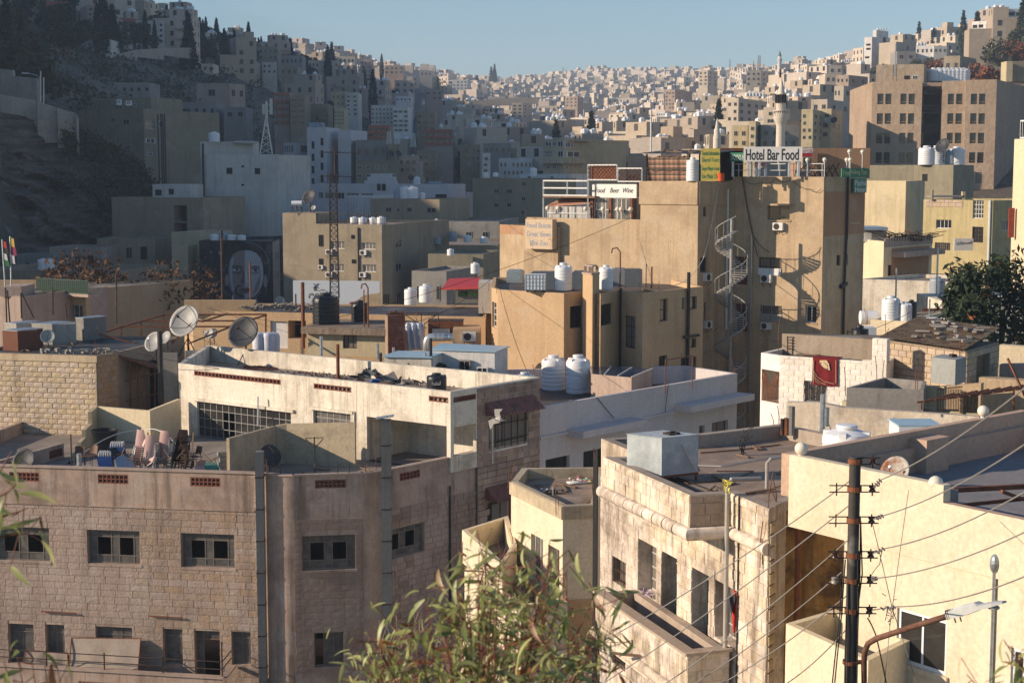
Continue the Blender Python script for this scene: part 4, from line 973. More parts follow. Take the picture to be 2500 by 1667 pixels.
def left_shade():
 z=zy(272,482,187);b=Bldg('tan_block','plain tan block with one tall two part opening right of the cliff','building',cD([(272,189),(496,185)],482),z,-24,M_TAN,depth=10,par=.6,rfm=M_DROOF)
 for r in((1415,338,1522,470),(1415,480,1522,566)):b.hole(0,qr('a2',*r),2.)
 b.finish();z=zy(372,450,192);b=Bldg('small_roof_house','small grey house with two dark windows standing on the plain tan block','house',cD([(372,193),(464,192)],450),z,z-3.5,M_GW,depth=4,par=.2)
 for r in((1265,210,1315,258),(1375,205,1415,250)):bw(b,0,qr('a2',*r),2)
 b.finish();z=zy(450,568,174);b=Bldg('yellow_side_block','narrow yellow block between the tan block and the painted wall','building',cD([(418,175),(487,174)],568),z,-24,M_YELR,depth=8,par=.4);b.finish();z=zy(440,599,172);b=Bldg('yellow_bay','small square yellow bay with a streaked top beside the painted wall','building',cD([(419,172.5),(458,172)],599),z,-14,M_YELR,depth=3,par=.2);b.finish()
 for i,(px0,px1,yt,yb,D,lab,m)in enum(((236,378,583,660,176,'long dark shed with a latticed window at the foot of the cliff',M_TAN),(120,245,604,668,172,'low brown stone shed under the rock cliff',M_PR),(40,130,622,670,170,'dark low shed with arched openings at the foot of the cliff',M_GR))):
  z=zy(px0,yt,D);b=Bldg('low_shed',lab,'shed',cD([(px0,D+1),(px1,D)],yt),z,-24,m,depth=6,par=.2,rfm=M_DROOF);w=b.w[0]
  for k in range(3):
   u=w.L*(.25+.25*k);put_window(w,u,z-2.3,u+w.L*.11,z-.9,b.root,2 if k!=1 else 0)
  b.finish()
 z=zy(0,660,150);b=Bldg('long_low_block','long low tan block in the shade behind the green railing','building',cD([(-60,151),(282,148)],660),z,-26,M_TAN,depth=12,par=.5,rfm=M_DROOF);bw(b,0,qr('a2',455,925,480,950),2);b.finish();z=zy(693,350,292);m=pm('white_apartment_render',(.60,.57,.56),(.42,.38,.37),skv=.2);b=Bldg('white_apartment_block','white apartment block with two stair towers in the shaded valley','building',cD([(693,291),(720,286),(757,290)],350),z,-22,m,depth=14,par=.6)
 for k in range(4):
  y0=1185+k*107
  for x in(318,335,350,367,380):bw(b,0,qr('b1',x,y0,x+8,y0+55),0)
 for k in range(4):
  y0=1185+k*107;bw(b,1,qr('b1',445,y0,508,y0+55),0)
 mb=MB()
 for wi in(0,1):
  w=b.w[wi]
  for zz in(z-6.6,z-14.6):mb.box(w.pt(0,zz,-.02),w.d3()*w.L,w.n3()*.12,V3((0,0,1.4)))
 obj('pink_band',mb,M_PR,b.root);b.finish()
 for(px0,px1,yt,D,lab)in((749,797,311,284,'left white stair tower with tall slit windows of the white apartments'),(825,856,318,286,'right white stair tower of the white apartments')):
  z=zy(px0,yt,D);b=Bldg('stair_tower',lab,'tower',cD([(px0,D),(px1,D-.5)],yt),z,-22,m,depth=10,par=.3)
  if px0<800:
   for k in range(4):
    for x in(537,610):bw(b,0,qr('b1',x,1125+k*100+(28 if x<600 else 0),x+22,1185+k*100+(28 if x<600 else 0)),2)
  b.finish()
 z=zy(797,342,289);b=Bldg('recessed_bay','pinkish recessed bay between the two white stair towers','building',cD([(797,289),(825,289)],342),z,-22,M_PR,depth=6,par=.3);b.hole(0,(798,380,824,470),2.);b.finish();z=zy(855,345,289);b=Bldg('white_side_wing','low white wing right of the white stair towers','building',cD([(855,290),(867,289)],345),z,-22,m,depth=6,par=.3);b.finish();z=zy(800,450,232);b=Bldg('stepped_white_building','long white building with a stepped pediment in the shade','building',cD([(750,233),(1092,229)],450),z,-24,m,depth=12,par=.6)
 for r in((592,232,630,285),(642,235,718,287),(722,235,802,290),(820,238,922,290),(940,240,1040,290)):b.win(0,qr('b2',*r),3,1,fw=.08)
 for r in((502,228,512,262),(514,228,524,262),(1545,248,1636,300),(1578,363,1636,415)):bw(b,0,qr('b2',*r),2)
 w=b.w[0];mb=MB()
 for x0,x1,y in((882,985,450),(890,968,441),(897,965,432),(905,955,424)):
  u0,zt=w.uv(x0,y);u1,_=w.uv(x1,y);mb.box(w.pt(u0,z-.3,-.6+.004*(x1-x0)/10),w.d3()*(u1-u0),w.n3()*.6,V3((0,0,zt-z+.3)))
 obj('pediment',mb,m,b.root)
 for r in((1070,163,1100,218),(1110,163,1140,218)):bw(b,0,qr('b2',*r),2,off=.04)
 b.finish();z=zy(905,486,192);b=Bldg('tan_flat_block','tan flat roofed block with white tanks behind the tall iron mast','building',cD([(905,193),(1073,190)],486),z,-24,M_TAN,depth=10,par=.3,rfm=M_DROOF)
 for r in((1140,355,1190,390),(1233,365,1253,390),(1313,355,1355,390),(1473,358,1553,398)):bw(b,0,qr('b2',*r),0)
 b.finish();z=zy(850,478,205);b=Bldg('ribbed_white_wing','white wing with thin ribs in front of the stepped building','building',cD([(846,207),(880,204),(906,208)],478),z,-24,m,depth=8,par=.3);mb=MB()
 for wi in(0,1):
  w=b.w[wi]
  for k in range(5):
   u=w.L*(k+.5)/5;mb.box(w.pt(u-.06,z-12,-.02),w.d3()*.12,w.n3()*.2,V3((0,0,11.8)))
 obj('rib',mb,M_WR,b.root);b.finish();z=zy(1092,470,262);b=Bldg('balcony_block','grey block with stacked railed balconies in the shaded valley','building',cD([(1092,263),(1140,260),(1160,266)],470),z,-24,M_GW,depth=9,par=.4);w=b.w[0]
 for k in range(3):
  y=490+k*23;r=w.rect(1099,y,1136,y+14);put_window(w,*r,b.root,0);mb=MB();mb.box(w.pt(r[0]-.3,r[1]-.4,0),w.d3()*(r[2]-r[0]+.6),w.n3()*1.,V3((0,0,1.)));obj('balcony',mb,M_GR,b.root)
 b.finish();z=zy(1150,436,212);b=Bldg('olive_office_block','wide olive block with scattered small windows left of the hotel roof','building',cD([(1154,214),(1330,210)],436),z,-24,M_OT,depth=12,par=.5,rfm=M_DROOF)
 for r in((20,208,62,238),(125,208,168,240),(248,150,280,180),(243,270,278,300),(20,322,60,352),(125,320,165,350),(242,380,272,410),(20,435,65,462),(120,440,162,475)):bw(b,0,qr('c2',*r),0)
 b.finish();z=zy(1330,340,268);b=Bldg('glazed_balcony_house','pale house with glazed corner balconies above the olive block','building',cD([(1326,270),(1376,265),(1417,275)],344),z,-22,M_YELR,depth=10,par=.3)
 for r in((430,1235,490,1283),):b.win(0,qr('c1',*r),5,2,fw=.08)
 for r in((440,1160,490,1190),(500,1160,530,1190),(540,1150,585,1195),(540,1230,585,1280),(450,1350,478,1375),(500,1345,528,1375)):bw(b,0,qr('c1',*r),1)
 for r in((600,1160,640,1200),(645,1165,665,1200),(610,1232,720,1280),(600,1355,622,1375)):bw(b,1,qr('c1',*r),1)
 mb=MB()
 for wi in(0,1):
  w=b.w[wi]
  for zz in(z-3.2,z-6.5):mb.box(w.pt(0,zz-.9,-.02),w.d3()*w.L,w.n3()*.9,V3((0,0,.9)))
 obj('balcony',mb,M_YELR,b.root);b.finish();z=zy(1269,425,225);b=Bldg('white_roof_house','low white painted roof house beyond the olive block','house',cD([(1269,226),(1392,222)],425),z,-24,M_WR,depth=6,par=.3)
 for r in((295,1437,320,1452),(483,1440,505,1452)):bw(b,0,qr('c1',*r),0)
 b.finish()
 for px0,px1,yt,D,lab,m in((990,1215,598,160,'low shaded flat roof with many tanks left of the hotel',M_TAN),(1075,1220,540,185,'dark low roof house behind the tank roof',M_GR),(1045,1180,620,148,'low tan shed with a dark window left of the hotel',M_OT),(1005,1090,662,135,'small pale shed behind the bushes',M_CONC)):
  z=zy(px0,yt,D);b=Bldg('low_roof_house',lab,'house',cD([(px0,D+.5),(px1,D-.5)],yt),z,-26,m,depth=16 if D>155 else 8,par=.25,rfm=M_DROOF)
  for k in range(3):
   w=b.w[0];u=w.L*(.15+.28*k);put_window(w,u,z-2.5,u+min(1.4,w.L*.1),z-1.2,b.root,0)
  b.finish()
left_shade()
def billboard_house():
 D=150;z=zy(690,547,D);b=Bldg('tan_apartment_house','weathered tan apartment house with the white billboard at its foot','building',cD([(690,152),(932,148),(957,148.6),(993,154)],547),z,-28,M_TAN,depth=10,par=.25,rfm=M_DROOF);w=b.w[0]
 for r in((595,578,630,672),(860,578,885,610),(865,778,897,810),(597,772,630,820),(1130,1060,1160,1140)):bw(b,0,qr('b2',*r),2)
 for r in((690,632,803,692),(943,642,1057,697),(690,815,800,875),(950,820,1062,880)):b.win(0,qr('b2',*r),4,1,fw=.07)
 for r in((1215,620,1265,685),(1215,815,1265,882),(1225,1050,1262,1130)):bw(b,2,qr('b2',*r),0)
 zl=zy(690,521,D);mb=MB();u1,_=w.uv(771,530);mb.box(w.pt(0,z-.5,-4),w.d3()*u1,w.n3()*4.003,V3((0,0,zl-z+.5)));obj('upper_block',mb,M_TAN,b.root);mb=MB();A=w.pt(w.uv(875,550)[0],z-.3,.08);mb.tube([A,A+V3((0,0,-14))],.09,6);obj('drain_pipe',mb,M_BP,b.root);rl=MB();ua,_=w.uv(772,547);zt=zy(772,523,D);rl.bar(w.pt(ua,zt,-.3),w.pt(w.L+.5,zt,-.3),.06);rl.bar(w.pt(ua,z+.1,-.3),w.pt(w.L+.5,z+.1,-.3),.06);k=ua
 while k<w.L+.4:
  rl.bar(w.pt(k,z,-.3),w.pt(k,zt,-.3),.035);k+=.42
 obj('railing',rl,M_IRON,b.root);b.finish();x0,y0,x1,y1=qr('b2',388,950,1093,1160);A,B=P(x0,y1+20,140),P(x1,y1+20,139);t=empty('billboard',((A.x+B.x)/2,140,A.z-1),'wide white billboard with a windmill emblem and a picture of bread','billboard');w=wall_on(A.xy,B.xy);r=w.rect(x0,y0,x1,y1+20);mb=MB();mb.box(w.pt(0,r[1],-.2),w.d3()*w.L,w.n3()*.2,V3((0,0,r[3]-r[1])));obj('panel',mb,simple('billboard_white',(.62,.66,.70),.5,var=.04),t);br=simple('billboard_brown',(.13,.095,.06),.6)
 try:
  text('\ufee1\ufeee\ufeae\ufedf\ufe8d',w,w.rect(*qr('b2',510,1035,690,1095)),br,t,off=.01,bold=.012);text('\ufef2\ufee4\ufecc\ufec4\ufee3',w,w.rect(*qr('b2',585,1018,650,1040)),br,t,off=.01)
 except Exception as e:print('arabic',e)
 for a in(45,135):
  c=q('b2',567,992);s=8;p0=w.uv(c[0]-s*cos(radians(a)),c[1]-s*sin(radians(a)));p1=w.uv(c[0]+s*cos(radians(a)),c[1]+s*sin(radians(a)));mb=MB();mb.bar(w.pt(*p0,.01),w.pt(*p1,.01),.10,.02);obj('windmill_sail',mb,br,t)
 fpoly(w,[q('b2',*p)for p in((553,1034),(583,1034),(577,1000),(558,1000))],br,t,'windmill_tower',.008)
 for pts,c in(([(915,1105),(960,1070),(1091,1050),(1091,1160),(930,1160)],(.42,.33,.20)),([(960,1085),(1091,1062),(1091,1085),(965,1115)],(.36,.13,.07)),([(830,1160),(850,1125),(960,1110),(1010,1160)],(.34,.11,.06)),([(1015,1160),(1020,1135),(1091,1105),(1091,1160)],(.20,.20,.10))):
  fpoly(w,[q('b2',*p)for p in pts],simple('print_%d'%int(c[0]*100+c[1]*1000),c,.6,var=.2,scale=2),t,'printed_bread',.012+c[1]*.02)
billboard_house()
# small things made once and copied
def face_wall(A,B):
 return Wall(A,B,-40,60)
def tank_proto(name,mat,ribs=6,wave=False):
 """plastic roof tank, 1 m across and 1.25 m high"""
 root=empty(name,(0,0,0),'tank','water tank');mb=MB();prof=[(.47,0),(.5,.03)]
 for k in range(ribs):
  z=.10+k*.86/ribs;prof+=[(.5,z),(.485,z+.02),(.485,z+.045),(.5,z+.065)]
 prof+=[(.5,1.0),(.46,1.08),(.30,1.14),(.19,1.16),(.19,1.2)];mb.lathe(prof,28);obj('body',mb,mat,root,'auto',origin=(0,0,0));mb=MB();mb.lathe([(.22,1.19),(.23,1.21),(.21,1.25),(.06,1.265)],20);obj('lid',mb,mat,root,'auto',origin=(0,0,0))
 for k in range(4):
  a=pi/4+k*pi/2;u=V3((cos(a),sin(a),0));v=V3((-sin(a),cos(a),0));mb=MB();mb.box(u*.32-v*.07+V3((0,0,1.04)),u*.16,v*.14,V3((0,0,.09)));obj('shoulder_lug',mb,mat,root,origin=(0,0,0))
 if wave:
  mb=MB()
  for k in range(5):
   pts=[]
   for j in range(33):
    a=2*pi*j/32;pts.append((.5*cos(a),.5*sin(a),.2+k*.16+.025*sin(a*6)))
   mb.tube(pts,.014,5,cap=False)
  obj('wave_rib',mb,mat,root,True,origin=(0,0,0))
 return Proto(root)
TK_W=tank_proto('white_water_tank',M_TANKW)
TK_V=tank_proto('white_water_tank',M_TANKW,2,True)
TK_B=tank_proto('black_water_tank',M_TANKB)
TK_G=tank_proto('grey_water_tank',simple('grey_blue_plastic',(.30,.35,.40),.5,var=.08))
def tank(px,py,D,dia,h,label,group=None,kind=None):
 """tank standing with its foot at a photo point"""
 return(kind or TK_W).put(P(px,py,D),RN.uniform(0,6),(dia,dia,h/1.25),label,group)
def dish_proto(name,mat,arms=1):
 """satellite dish, 1 m across, bowl facing -Y and tilted up; foot of the mast at the origin"""
 root=empty(name,(0,0,0),'dish','satellite dish');mb=MB();n,m=28,7;tilt=radians(28)
 def tp(x,y,z):
  return V3((x,-(z*cos(tilt)-y*sin(tilt)),1.0+z*sin(tilt)+y*cos(tilt)))
 for back in(0,1):
  i0=len(mb.v)
  for k in range(m+1):
   r=.5*k/m
   for j in range(n):
    a=2*pi*j/n;mb.v.append(tuple(tp(r*cos(a),r*sin(a),r*r*.55-.02*back)))
  for k in range(m):
   for j in range(n):
    a=i0+k*n+j;b=i0+k*n+(j+1)%n;f=(a,b,b+n,a+n);mb.f.append(f if not back else f[::-1]);mb.m.append(0)
 for j in range(n):
  a=m*n+j;b=m*n+(j+1)%n;o=(m+1)*n;mb.f.append((a,b,b+o,a+o));mb.m.append(0)
 obj('bowl',mb,mat,root,True,origin=(0,0,0));mb=MB();f=tp(0,0,.52)
 for a in((90,210,330)if arms==3 else(270,)):
  mb.bar(tp(.48*cos(radians(a)),.48*sin(radians(a)),.13),f,.018)
 obj('feed_arm',mb,M_IRON,root,origin=(0,0,0));mb=MB();mb.tube([f,tp(0,0,.44)],.045,8);obj('receiver',mb,M_GALV if arms==1 else M_IRON,root,origin=(0,0,0));mb=MB();mb.tube([(0,.06,0),(0,.06,.98)],.03,8);mb.bar((0,.06,.95),tp(0,0,-.01),.06);obj('mast',mb,M_IRON,root,origin=(0,0,0));mb=MB()
 for a in(0,120,240):mb.bar((.32*cos(radians(a)),.06+.32*sin(radians(a)),0),(0,.06,.55),.022)
 obj('strut',mb,M_IRON,root,origin=(0,0,0));return Proto(root)
M_DISHW=simple('dish_pale_grey',(.29,.288,.275),.5,var=.15)
M_DISHD=simple('dish_dark_grey',(.03,.033,.04),.6,var=.3)
DS_W,DS_D=dish_proto('satellite_dish',M_DISHW,3),dish_proto('satellite_dish',M_DISHD,3)
DS_S=dish_proto('satellite_dish',M_DISHW,1)
def dish(px,py,D,dia,rot,label,kind=None,group=None):
 return(kind or DS_S).put(P(px,py,D),rot,dia,label,group)
def ac_proto():
 root=empty('air_conditioner',(0,0,0),'ac','air conditioner');mb=MB();mb.box((-.42,-.34,0),(.84,0,0),(0,.32,0),(0,0,.58));obj('casing',mb,M_WM,root,origin=(0,0,0));mb=MB();mb.tube([(-.10,-.37,.29),(-.10,-.338,.29)],.235,20);obj('fan_grille',mb,M_IRON,root,origin=(0,0,0));mb=MB()
 for s in(-.3,.3):
  mb.bar((s,0,-.03),(s,-.4,-.03),.04);mb.bar((s,0,-.35),(s,-.36,-.04),.03)
 obj('bracket',mb,M_IRON,root,origin=(0,0,0));return Proto(root)
AC=ac_proto()
def ac(w,rect,label,group=None):
 u0,z0,u1,z1=w.rect(*rect);s=(z1-z0)/.58;return AC.put(w.pt((u0+u1)/2,z0,.01),atan2(w.d.y,w.d.x),s,label,group)
def globe_proto(gr=.16,ph=.5):
 root=empty('globe_lamp',(0,0,0),'globe','globe lamp');mb=MB();mb.sphere((0,0,ph+gr),gr,18,12);obj('globe',mb,M_GLOBE,root,True,origin=(0,0,0));mb=MB();mb.tube([(0,0,0),(0,0,ph)],.025,8);mb.tube([(0,0,ph-.03),(0,0,ph+.02)],.07,10);obj('post',mb,M_WM,root,origin=(0,0,0));return Proto(root)
GLB=globe_proto()
GLT=globe_proto(.13,.85)
def globe(px,py,D,label,group=None,s=1.):return GLB.put(P(px,py,D),0,s,label,group)
def cable(pts,r,label,mat=None,sag=0.,n=10,name='cable',group=None,cat='cable',tags=True):
 """a wire through points, each span hanging by sag"""
 pts=[V3(p)for p in pts];path=[pts[0]]
 for a,b in zip(pts,pts[1:]):
  for k in range(1,n+1):
   t=k/n;p=a.lerp(b,t);p.z-=sag*4*t*(1-t);path.append(p)
 mb=MB();mb.tube(path,r,5);o=obj(name,mb,mat or M_CABLE);return tag(o,label,cat,group)
def post(px,y0,y1,D,r,label,mat=None,name='pole',cat='pole',hook=0):
 A,B=P(px,y1,D),P(px,y0,D);B.x,B.y=A.x,A.y;mb=MB();pts=[A,B]
 if hook:pts+=[B+V3((hook*.4,0,.25)),B+V3((hook,0,.2)),B+V3((hook*1.1,0,-.05))]
 mb.tube(pts,r,8);return tag(obj(name,mb,mat or M_RUST),label,cat)
def aerial(px,y0,y1,D,label,arms=6,w=1.2,rot=.3):
 A,B=P(px,y1,D),P(px,y0,D);t=empty('tv_aerial',A,label,'aerial');mb=MB();mb.tube([A,(A.x,A.y,B.z)],.022,6);obj('mast',mb,M_IRON,t);mb=MB();d=V3((cos(rot),sin(rot),0));e=V3((-sin(rot),cos(rot),0));c=V3((A.x,A.y,B.z-.1));mb.bar(c-d*w/2,c+d*w/2,.02)
 for k in range(arms):
  p=c+d*(w*(k/(arms-1)-.5));l=w*(.18+.2*k/arms);mb.bar(p-e*l,p+e*l,.012)
 obj('boom',mb,M_IRON,t);return t
# the hotel and its neighbours
def hotel():
 d=V3((.8,-.6));D1=97.;c=P(2012,432,D1).xy;a=c-d*8.3;e=c+V3((.6,.8))*1.0*((2112-2012)/F*D1/(.6-.8*(2112-1250)/F));z=P(2012,432,D1).z;b=Bldg('tall_hotel_block','tall ochre hotel block with a lit front, spiral stair and green signs at its corner','hotel',[a,c,e],z,-27,M_OCHRE,depth=6,back=[e+V3((-.8,.6))*8.3],par=.25,part=.25);W1,W2=b.w[0],b.w[1];b.win(0,qr('d2',247,342,427,456),2,1,fr_=M_WOOD,fw=.07,rev=.15,sill=.06,lintel=.35);b.win(0,qr('d2',174,760,358,845),2,1,fr_=M_IRON,hbars=(7,3,.02),rev=.15);b.win(0,qr('d2',188,1148,362,1228),2,1,fr_=M_WM,hbars=(10,1,.02),rev=.12);b.win(0,qr('d2',556,1155,645,1290),2,1,fr_=M_WM,rev=.12,sill=.05);b.win(1,qr('d2',916,366,995,480),2,1,fr_=M_WOOD,rev=.14,sill=.05);b.win(1,qr('d2',810,744,840,830),1,1,fr_=M_IRON,rev=.12);b.win(1,qr('d2',880,740,902,825),1,1,fr_=M_IRON,rev=.12)
 for r,nm in(((174,847,358,903),0),((188,1230,362,1276),1)):
  u0,z0,u1,z1=W1.rect(*qr('d2',*r));mb=MB();mb.box(W1.pt(u0,z0,.02),W1.d3()*(u1-u0)*.49,W1.n3()*.06,V3((0,0,z1-z0)));mb.box(W1.pt(u0+(u1-u0)*.51,z0,.02),W1.d3()*(u1-u0)*.49,W1.n3()*.06,V3((0,0,z1-z0)));obj('window_board',mb,M_WM if nm==0 else M_GALV,b.root)
 for yy in((755,980),(1135,1360)):
  u0,z0,u1,z1=W1.rect(*qr('c2',1985,yy[0],2085,yy[1]));W1.op.append((u0,z0,u1,z1,.2));mb=MB();mb.box(W1.pt(u0+.04,z0,-.16),W1.d3()*(u1-u0-.08),W1.n3()*.05,V3((0,0,z1-z0)));dr=obj('door',mb,rusty('brown_door',(.14,.05,.03),(.10,.04,.02),.4),b.root);mb=MB()
  for k in range(4):
   uu=u0+(u1-u0)*(.3+.14*k);mb.box(W1.pt(uu,z0+(z1-z0)*.3,-.11),W1.d3()*.06,W1.n3()*.012,V3((0,0,(z1-z0)*.5)))
  obj('door_slot',mb,M_DARK,dr)
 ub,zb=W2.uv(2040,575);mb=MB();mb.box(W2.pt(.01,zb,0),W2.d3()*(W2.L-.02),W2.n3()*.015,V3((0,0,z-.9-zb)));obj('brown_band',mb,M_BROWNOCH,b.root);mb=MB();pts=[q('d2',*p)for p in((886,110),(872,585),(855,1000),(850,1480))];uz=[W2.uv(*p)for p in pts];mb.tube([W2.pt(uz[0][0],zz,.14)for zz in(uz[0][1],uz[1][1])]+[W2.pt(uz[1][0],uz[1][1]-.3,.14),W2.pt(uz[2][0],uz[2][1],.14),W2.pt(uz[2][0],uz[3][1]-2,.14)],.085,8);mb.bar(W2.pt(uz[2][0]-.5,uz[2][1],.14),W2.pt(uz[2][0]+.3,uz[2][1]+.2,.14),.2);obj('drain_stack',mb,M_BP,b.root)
 for k,(lab,r)in enum((('air conditioner under the top hotel window',(300,478,390,540)),('air conditioner under the white boarded hotel window',(198,898,296,962)),('lowest air conditioner on the shaded part of the hotel front',(196,1286,292,1344)))):
  ac(W1,qr('d2',*r),lab,'air conditioners on the hotel front')
 b.finish();z2=P(1705,443,98).z;c2=P(1705,443,98).xy;a2=c2-d*4.2;e2=c2+V3((.6,.8))*3.9;b2=Bldg('hotel_tower_block','ochre hotel block with a blank lit front under the striped curtain','hotel',[a2,c2,e2],z2,-27,M_OCHRE,back=[e2-d*4.2],par=.2,part=.2);w=b2.w[1]
 for r in((1725,350,1748,430),(1700,765,1752,885),(1730,1130,1745,1270)):b2.win(1,qr('c2',*r),1,1,fr_=M_IRON,rev=.12)
 mb=MB()
 for wi in(0,1):
  ww=b2.w[wi];mb.box(ww.pt(-.06 if wi==0 else.0,z2-1.45,-.02),ww.d3()*(ww.L+.06),ww.n3()*.12,V3((0,0,1.42)))
 obj('cornice',mb,M_OCHRE,b2.root)
 for lab,r in(('air conditioner on the shaded flank beside the spiral stair',(1705,892,1772,958)),('lower air conditioner low on the flank beside the spiral stair',(1727,1278,1760,1340))):ac(w,qr('c2',*r),lab)
 mb=MB();A=w.pt(w.uv(*q('c2',1915,200))[0],z2-.5,.1);mb.tube([A,A+V3((0,0,-9))],.09,8);obj('drain_pipe',mb,M_WM,b2.root);b2.finish();z3=zy(1567,536,101.5);f3=a2+V3((.6,.8))*.5;g3=f3-d*9.36;b3=Bldg('hotel_terrace_block','lower ochre hotel wing with a roof terrace bar','hotel',[g3,f3],z3,-27,M_OCHRE,depth=8,par=.25,part=.2);w3=b3.w[0];b3.finish();u1,_=w3.uv(1369,620);mb=MB();mb.box(w3.pt(0,-27,-.02),w3.d3()*u1,w3.n3()*.35,V3((0,0,z3+27-.6)));obj('pier',mb,M_OCHRE,b3.root);z4=zy(1220,550,111);b4=Bldg('low_hotel_wing','lowest hotel wing left of the box sign with a darker top band','hotel',cD([(1220,112.5),(1306,109.5)],550),z4,-27,M_OCHRE,depth=7,par=.2);b4.finish();w4=b4.w[0];_,zz=w4.uv(1230,571);mb=MB();mb.box(w4.pt(.01,zz,0),w4.d3()*(w4.L-.02),w4.n3()*.015,V3((0,0,z4-zz-.01)));obj('dark_band',mb,M_BROWNOCH,b4.root);t=empty('phone_sign',w4.pt(w4.L,zz,.02),'small yellow sign with numerals half behind the box sign','sign')
 r=w4.rect(*qr('c2',305,515,345,578));mb=MB();mb.box(w4.pt(r[0],r[1],.02),w4.d3()*(r[2]-r[0]),w4.n3()*.03,V3((0,0,r[3]-r[1])));obj('panel',mb,M_YEL,t);text('07',w4,(r[0]+.05,r[1]+.1,r[2]-.1,r[1]+.75),M_GREEN,t,off=.055);t=empty('box_sign',w3.pt(1,z3-3,.4),'big weathered box sign reading Food Booze Great Views Mini Zoo','sign');r=w3.rect(*qr('c2',338,447,556,686));mb=MB();mb.box(w3.pt(r[0],r[1],.36),w3.d3()*(r[2]-r[0]),w3.n3()*.5,V3((0,0,r[3]-r[1])));obj('case',mb,rusty('weathered_sign_face',(.60,.47,.33),(.36,.20,.11),.18),t);H=r[3]-r[1]
 for k,s in enum(('Food Booze','Great Views','Mini Zoo')):
  zc=r[3]-H*(.2+.295*k);m=.05 if k<2 else.17;text(s,w3,(r[0]+(r[2]-r[0])*m,zc-H*.09,r[2]-(r[2]-r[0])*m,zc+H*.09),M_BLUEPALE,t,off=.868)
# roof terrace of the lower wing
 B=b3;zf=z3-.2;t=empty('glass_bar_room',w3.pt(w3.L*.75,zf,-3),'glazed roof bar with a white sign board above its windows','roof bar');w3_=w3;w3=shifted(w3_,-.9);rr=w3.rect(*qr('c2',826,276,1145,447));off=0.;mb=MB()
 for k in range(3):
  u=rr[0]+(rr[2]-rr[0])*(0,.47,1)[k];mb.box(w3.pt(u-.1,zf,off),w3.d3()*.2,w3.n3()*.15,V3((0,0,rr[3]-zf)))
 obj('post',mb,M_RUST,t)
 for k,(ua,ub_)in enum(((rr[0],rr[0]+(rr[2]-rr[0])*.47),(rr[0]+(rr[2]-rr[0])*.47,rr[2]))):
  window(w3,(ua+.12,zf,ub_-.12,rr[3]),t,4,2,M_WM,M_DG,.06,.0,'window')
 mb=MB();mb.box(w3.pt(rr[0],zf,off-5),w3.d3()*(rr[2]-rr[0]),w3.n3()*4.4,V3((0,0,rr[3]-zf-.02)));obj('room',mb,M_GR,t);r=w3.rect(*qr('c2',828,165,1188,275));mb=MB();mb.box(w3.pt(r[0],r[1],off),w3.d3()*(r[2]-r[0]),w3.n3()*.12,V3((0,0,r[3]-r[1])));obj('sign_board',mb,M_SW,t)
 for s,xa,xb in(('Food',853,935),('Beer',975,1050),('Wine',1078,1162)):
  rr2=w3.rect(*qr('c2',xa,196,xb,236));text(s,w3,rr2,M_INKB,t,off=off+.135,shear=.25)
 t=empty('sheeted_terrace',w3.pt(w3.L*.3,zf,-2),'terrace bay with a faded red awning and clear plastic sheets','terrace awning');w3=shifted(w3_,-.6);ra=w3.rect(*qr('c2',440,345,800,440));za=w3.uv(*q('c2',440,345))[1];zb_=w3.uv(*q('c2',520,265))[1];mb=MB();p=[w3.pt(ra[0],za,0),w3.pt(ra[2],za+.25,0),w3.pt(ra[2],zb_-.2,-1.8),w3.pt(ra[0]+.6,zb_+.1,-1.8)];mb.poly(p);mb.poly([x-V3((0,0,.05))for x in p][::-1])
 for i in range(4):mb.poly([p[i],p[(i+1)%4],p[(i+1)%4]-V3((0,0,.05)),p[i]-V3((0,0,.05))])
 obj('awning',mb,plaster('faded_red_cloth',(.42,.20,.14),(.50,.36,.27),skv=.5,bov=.6),t);mb=MB();N2=40
 for k in range(N2+1):
  u=ra[0]+(ra[2]-ra[0])*k/N2;o_=-.02+.05*sin(k*1.7)+.04*sin(k*.6);mb.v.append(tuple(w3.pt(u,zf,o_)));mb.v.append(tuple(w3.pt(u,za,-.02)))
 for k in range(N2):mb.f.append((2*k,2*k+2,2*k+3,2*k+1));mb.m.append(0)
 pm_=bpy.data.materials.new('clear_plastic_sheet');nt=nodes_of(pm_);finish(nt,(.42,.40,.38),.22,spec=.6);obj('plastic_sheet',mb,pm_,t,True);mb=MB()
 for k in range(7):
  u=ra[0]+(ra[2]-ra[0])*k/6;mb.bar(w3.pt(u,zf,.04),w3.pt(u,za,.04),.05)
 mb.bar(w3.pt(ra[0],zf+.5,.04),w3.pt(ra[2],zf+.5,.04),.05);obj('frame',mb,M_WM,t);t=empty('railed_deck',w3.pt(w3.L*.3,za,-1),'white railed upper deck left of the white sign board','deck');w3=shifted(w3_,-.4);r=w3.rect(*qr('c2',422,138,785,255));mb=MB()
 for zz_ in(r[1],(r[1]+r[3])/2,r[3]):
  mb.bar(w3.pt(r[0],zz_,0),w3.pt(r[2],zz_,0),.09);mb.bar(w3.pt(r[0],zz_,0),w3.pt(r[0]+.3,zz_,-3),.06)
 for k in range(3):
  u=r[0]+(r[2]-r[0])*(0,.54,1)[k];mb.bar(w3.pt(u,zf if k!=1 else r[1],0),w3.pt(u,r[3],0),.10)
 obj('railing',mb,M_WM,t);mb=MB();mb.box(w3.pt(r[0],r[1]-.16,-3.2),w3.d3()*(r[2]-r[0]+.6),w3.n3()*3.3,V3((0,0,.12)));obj('floor',mb,M_WOOD,t)
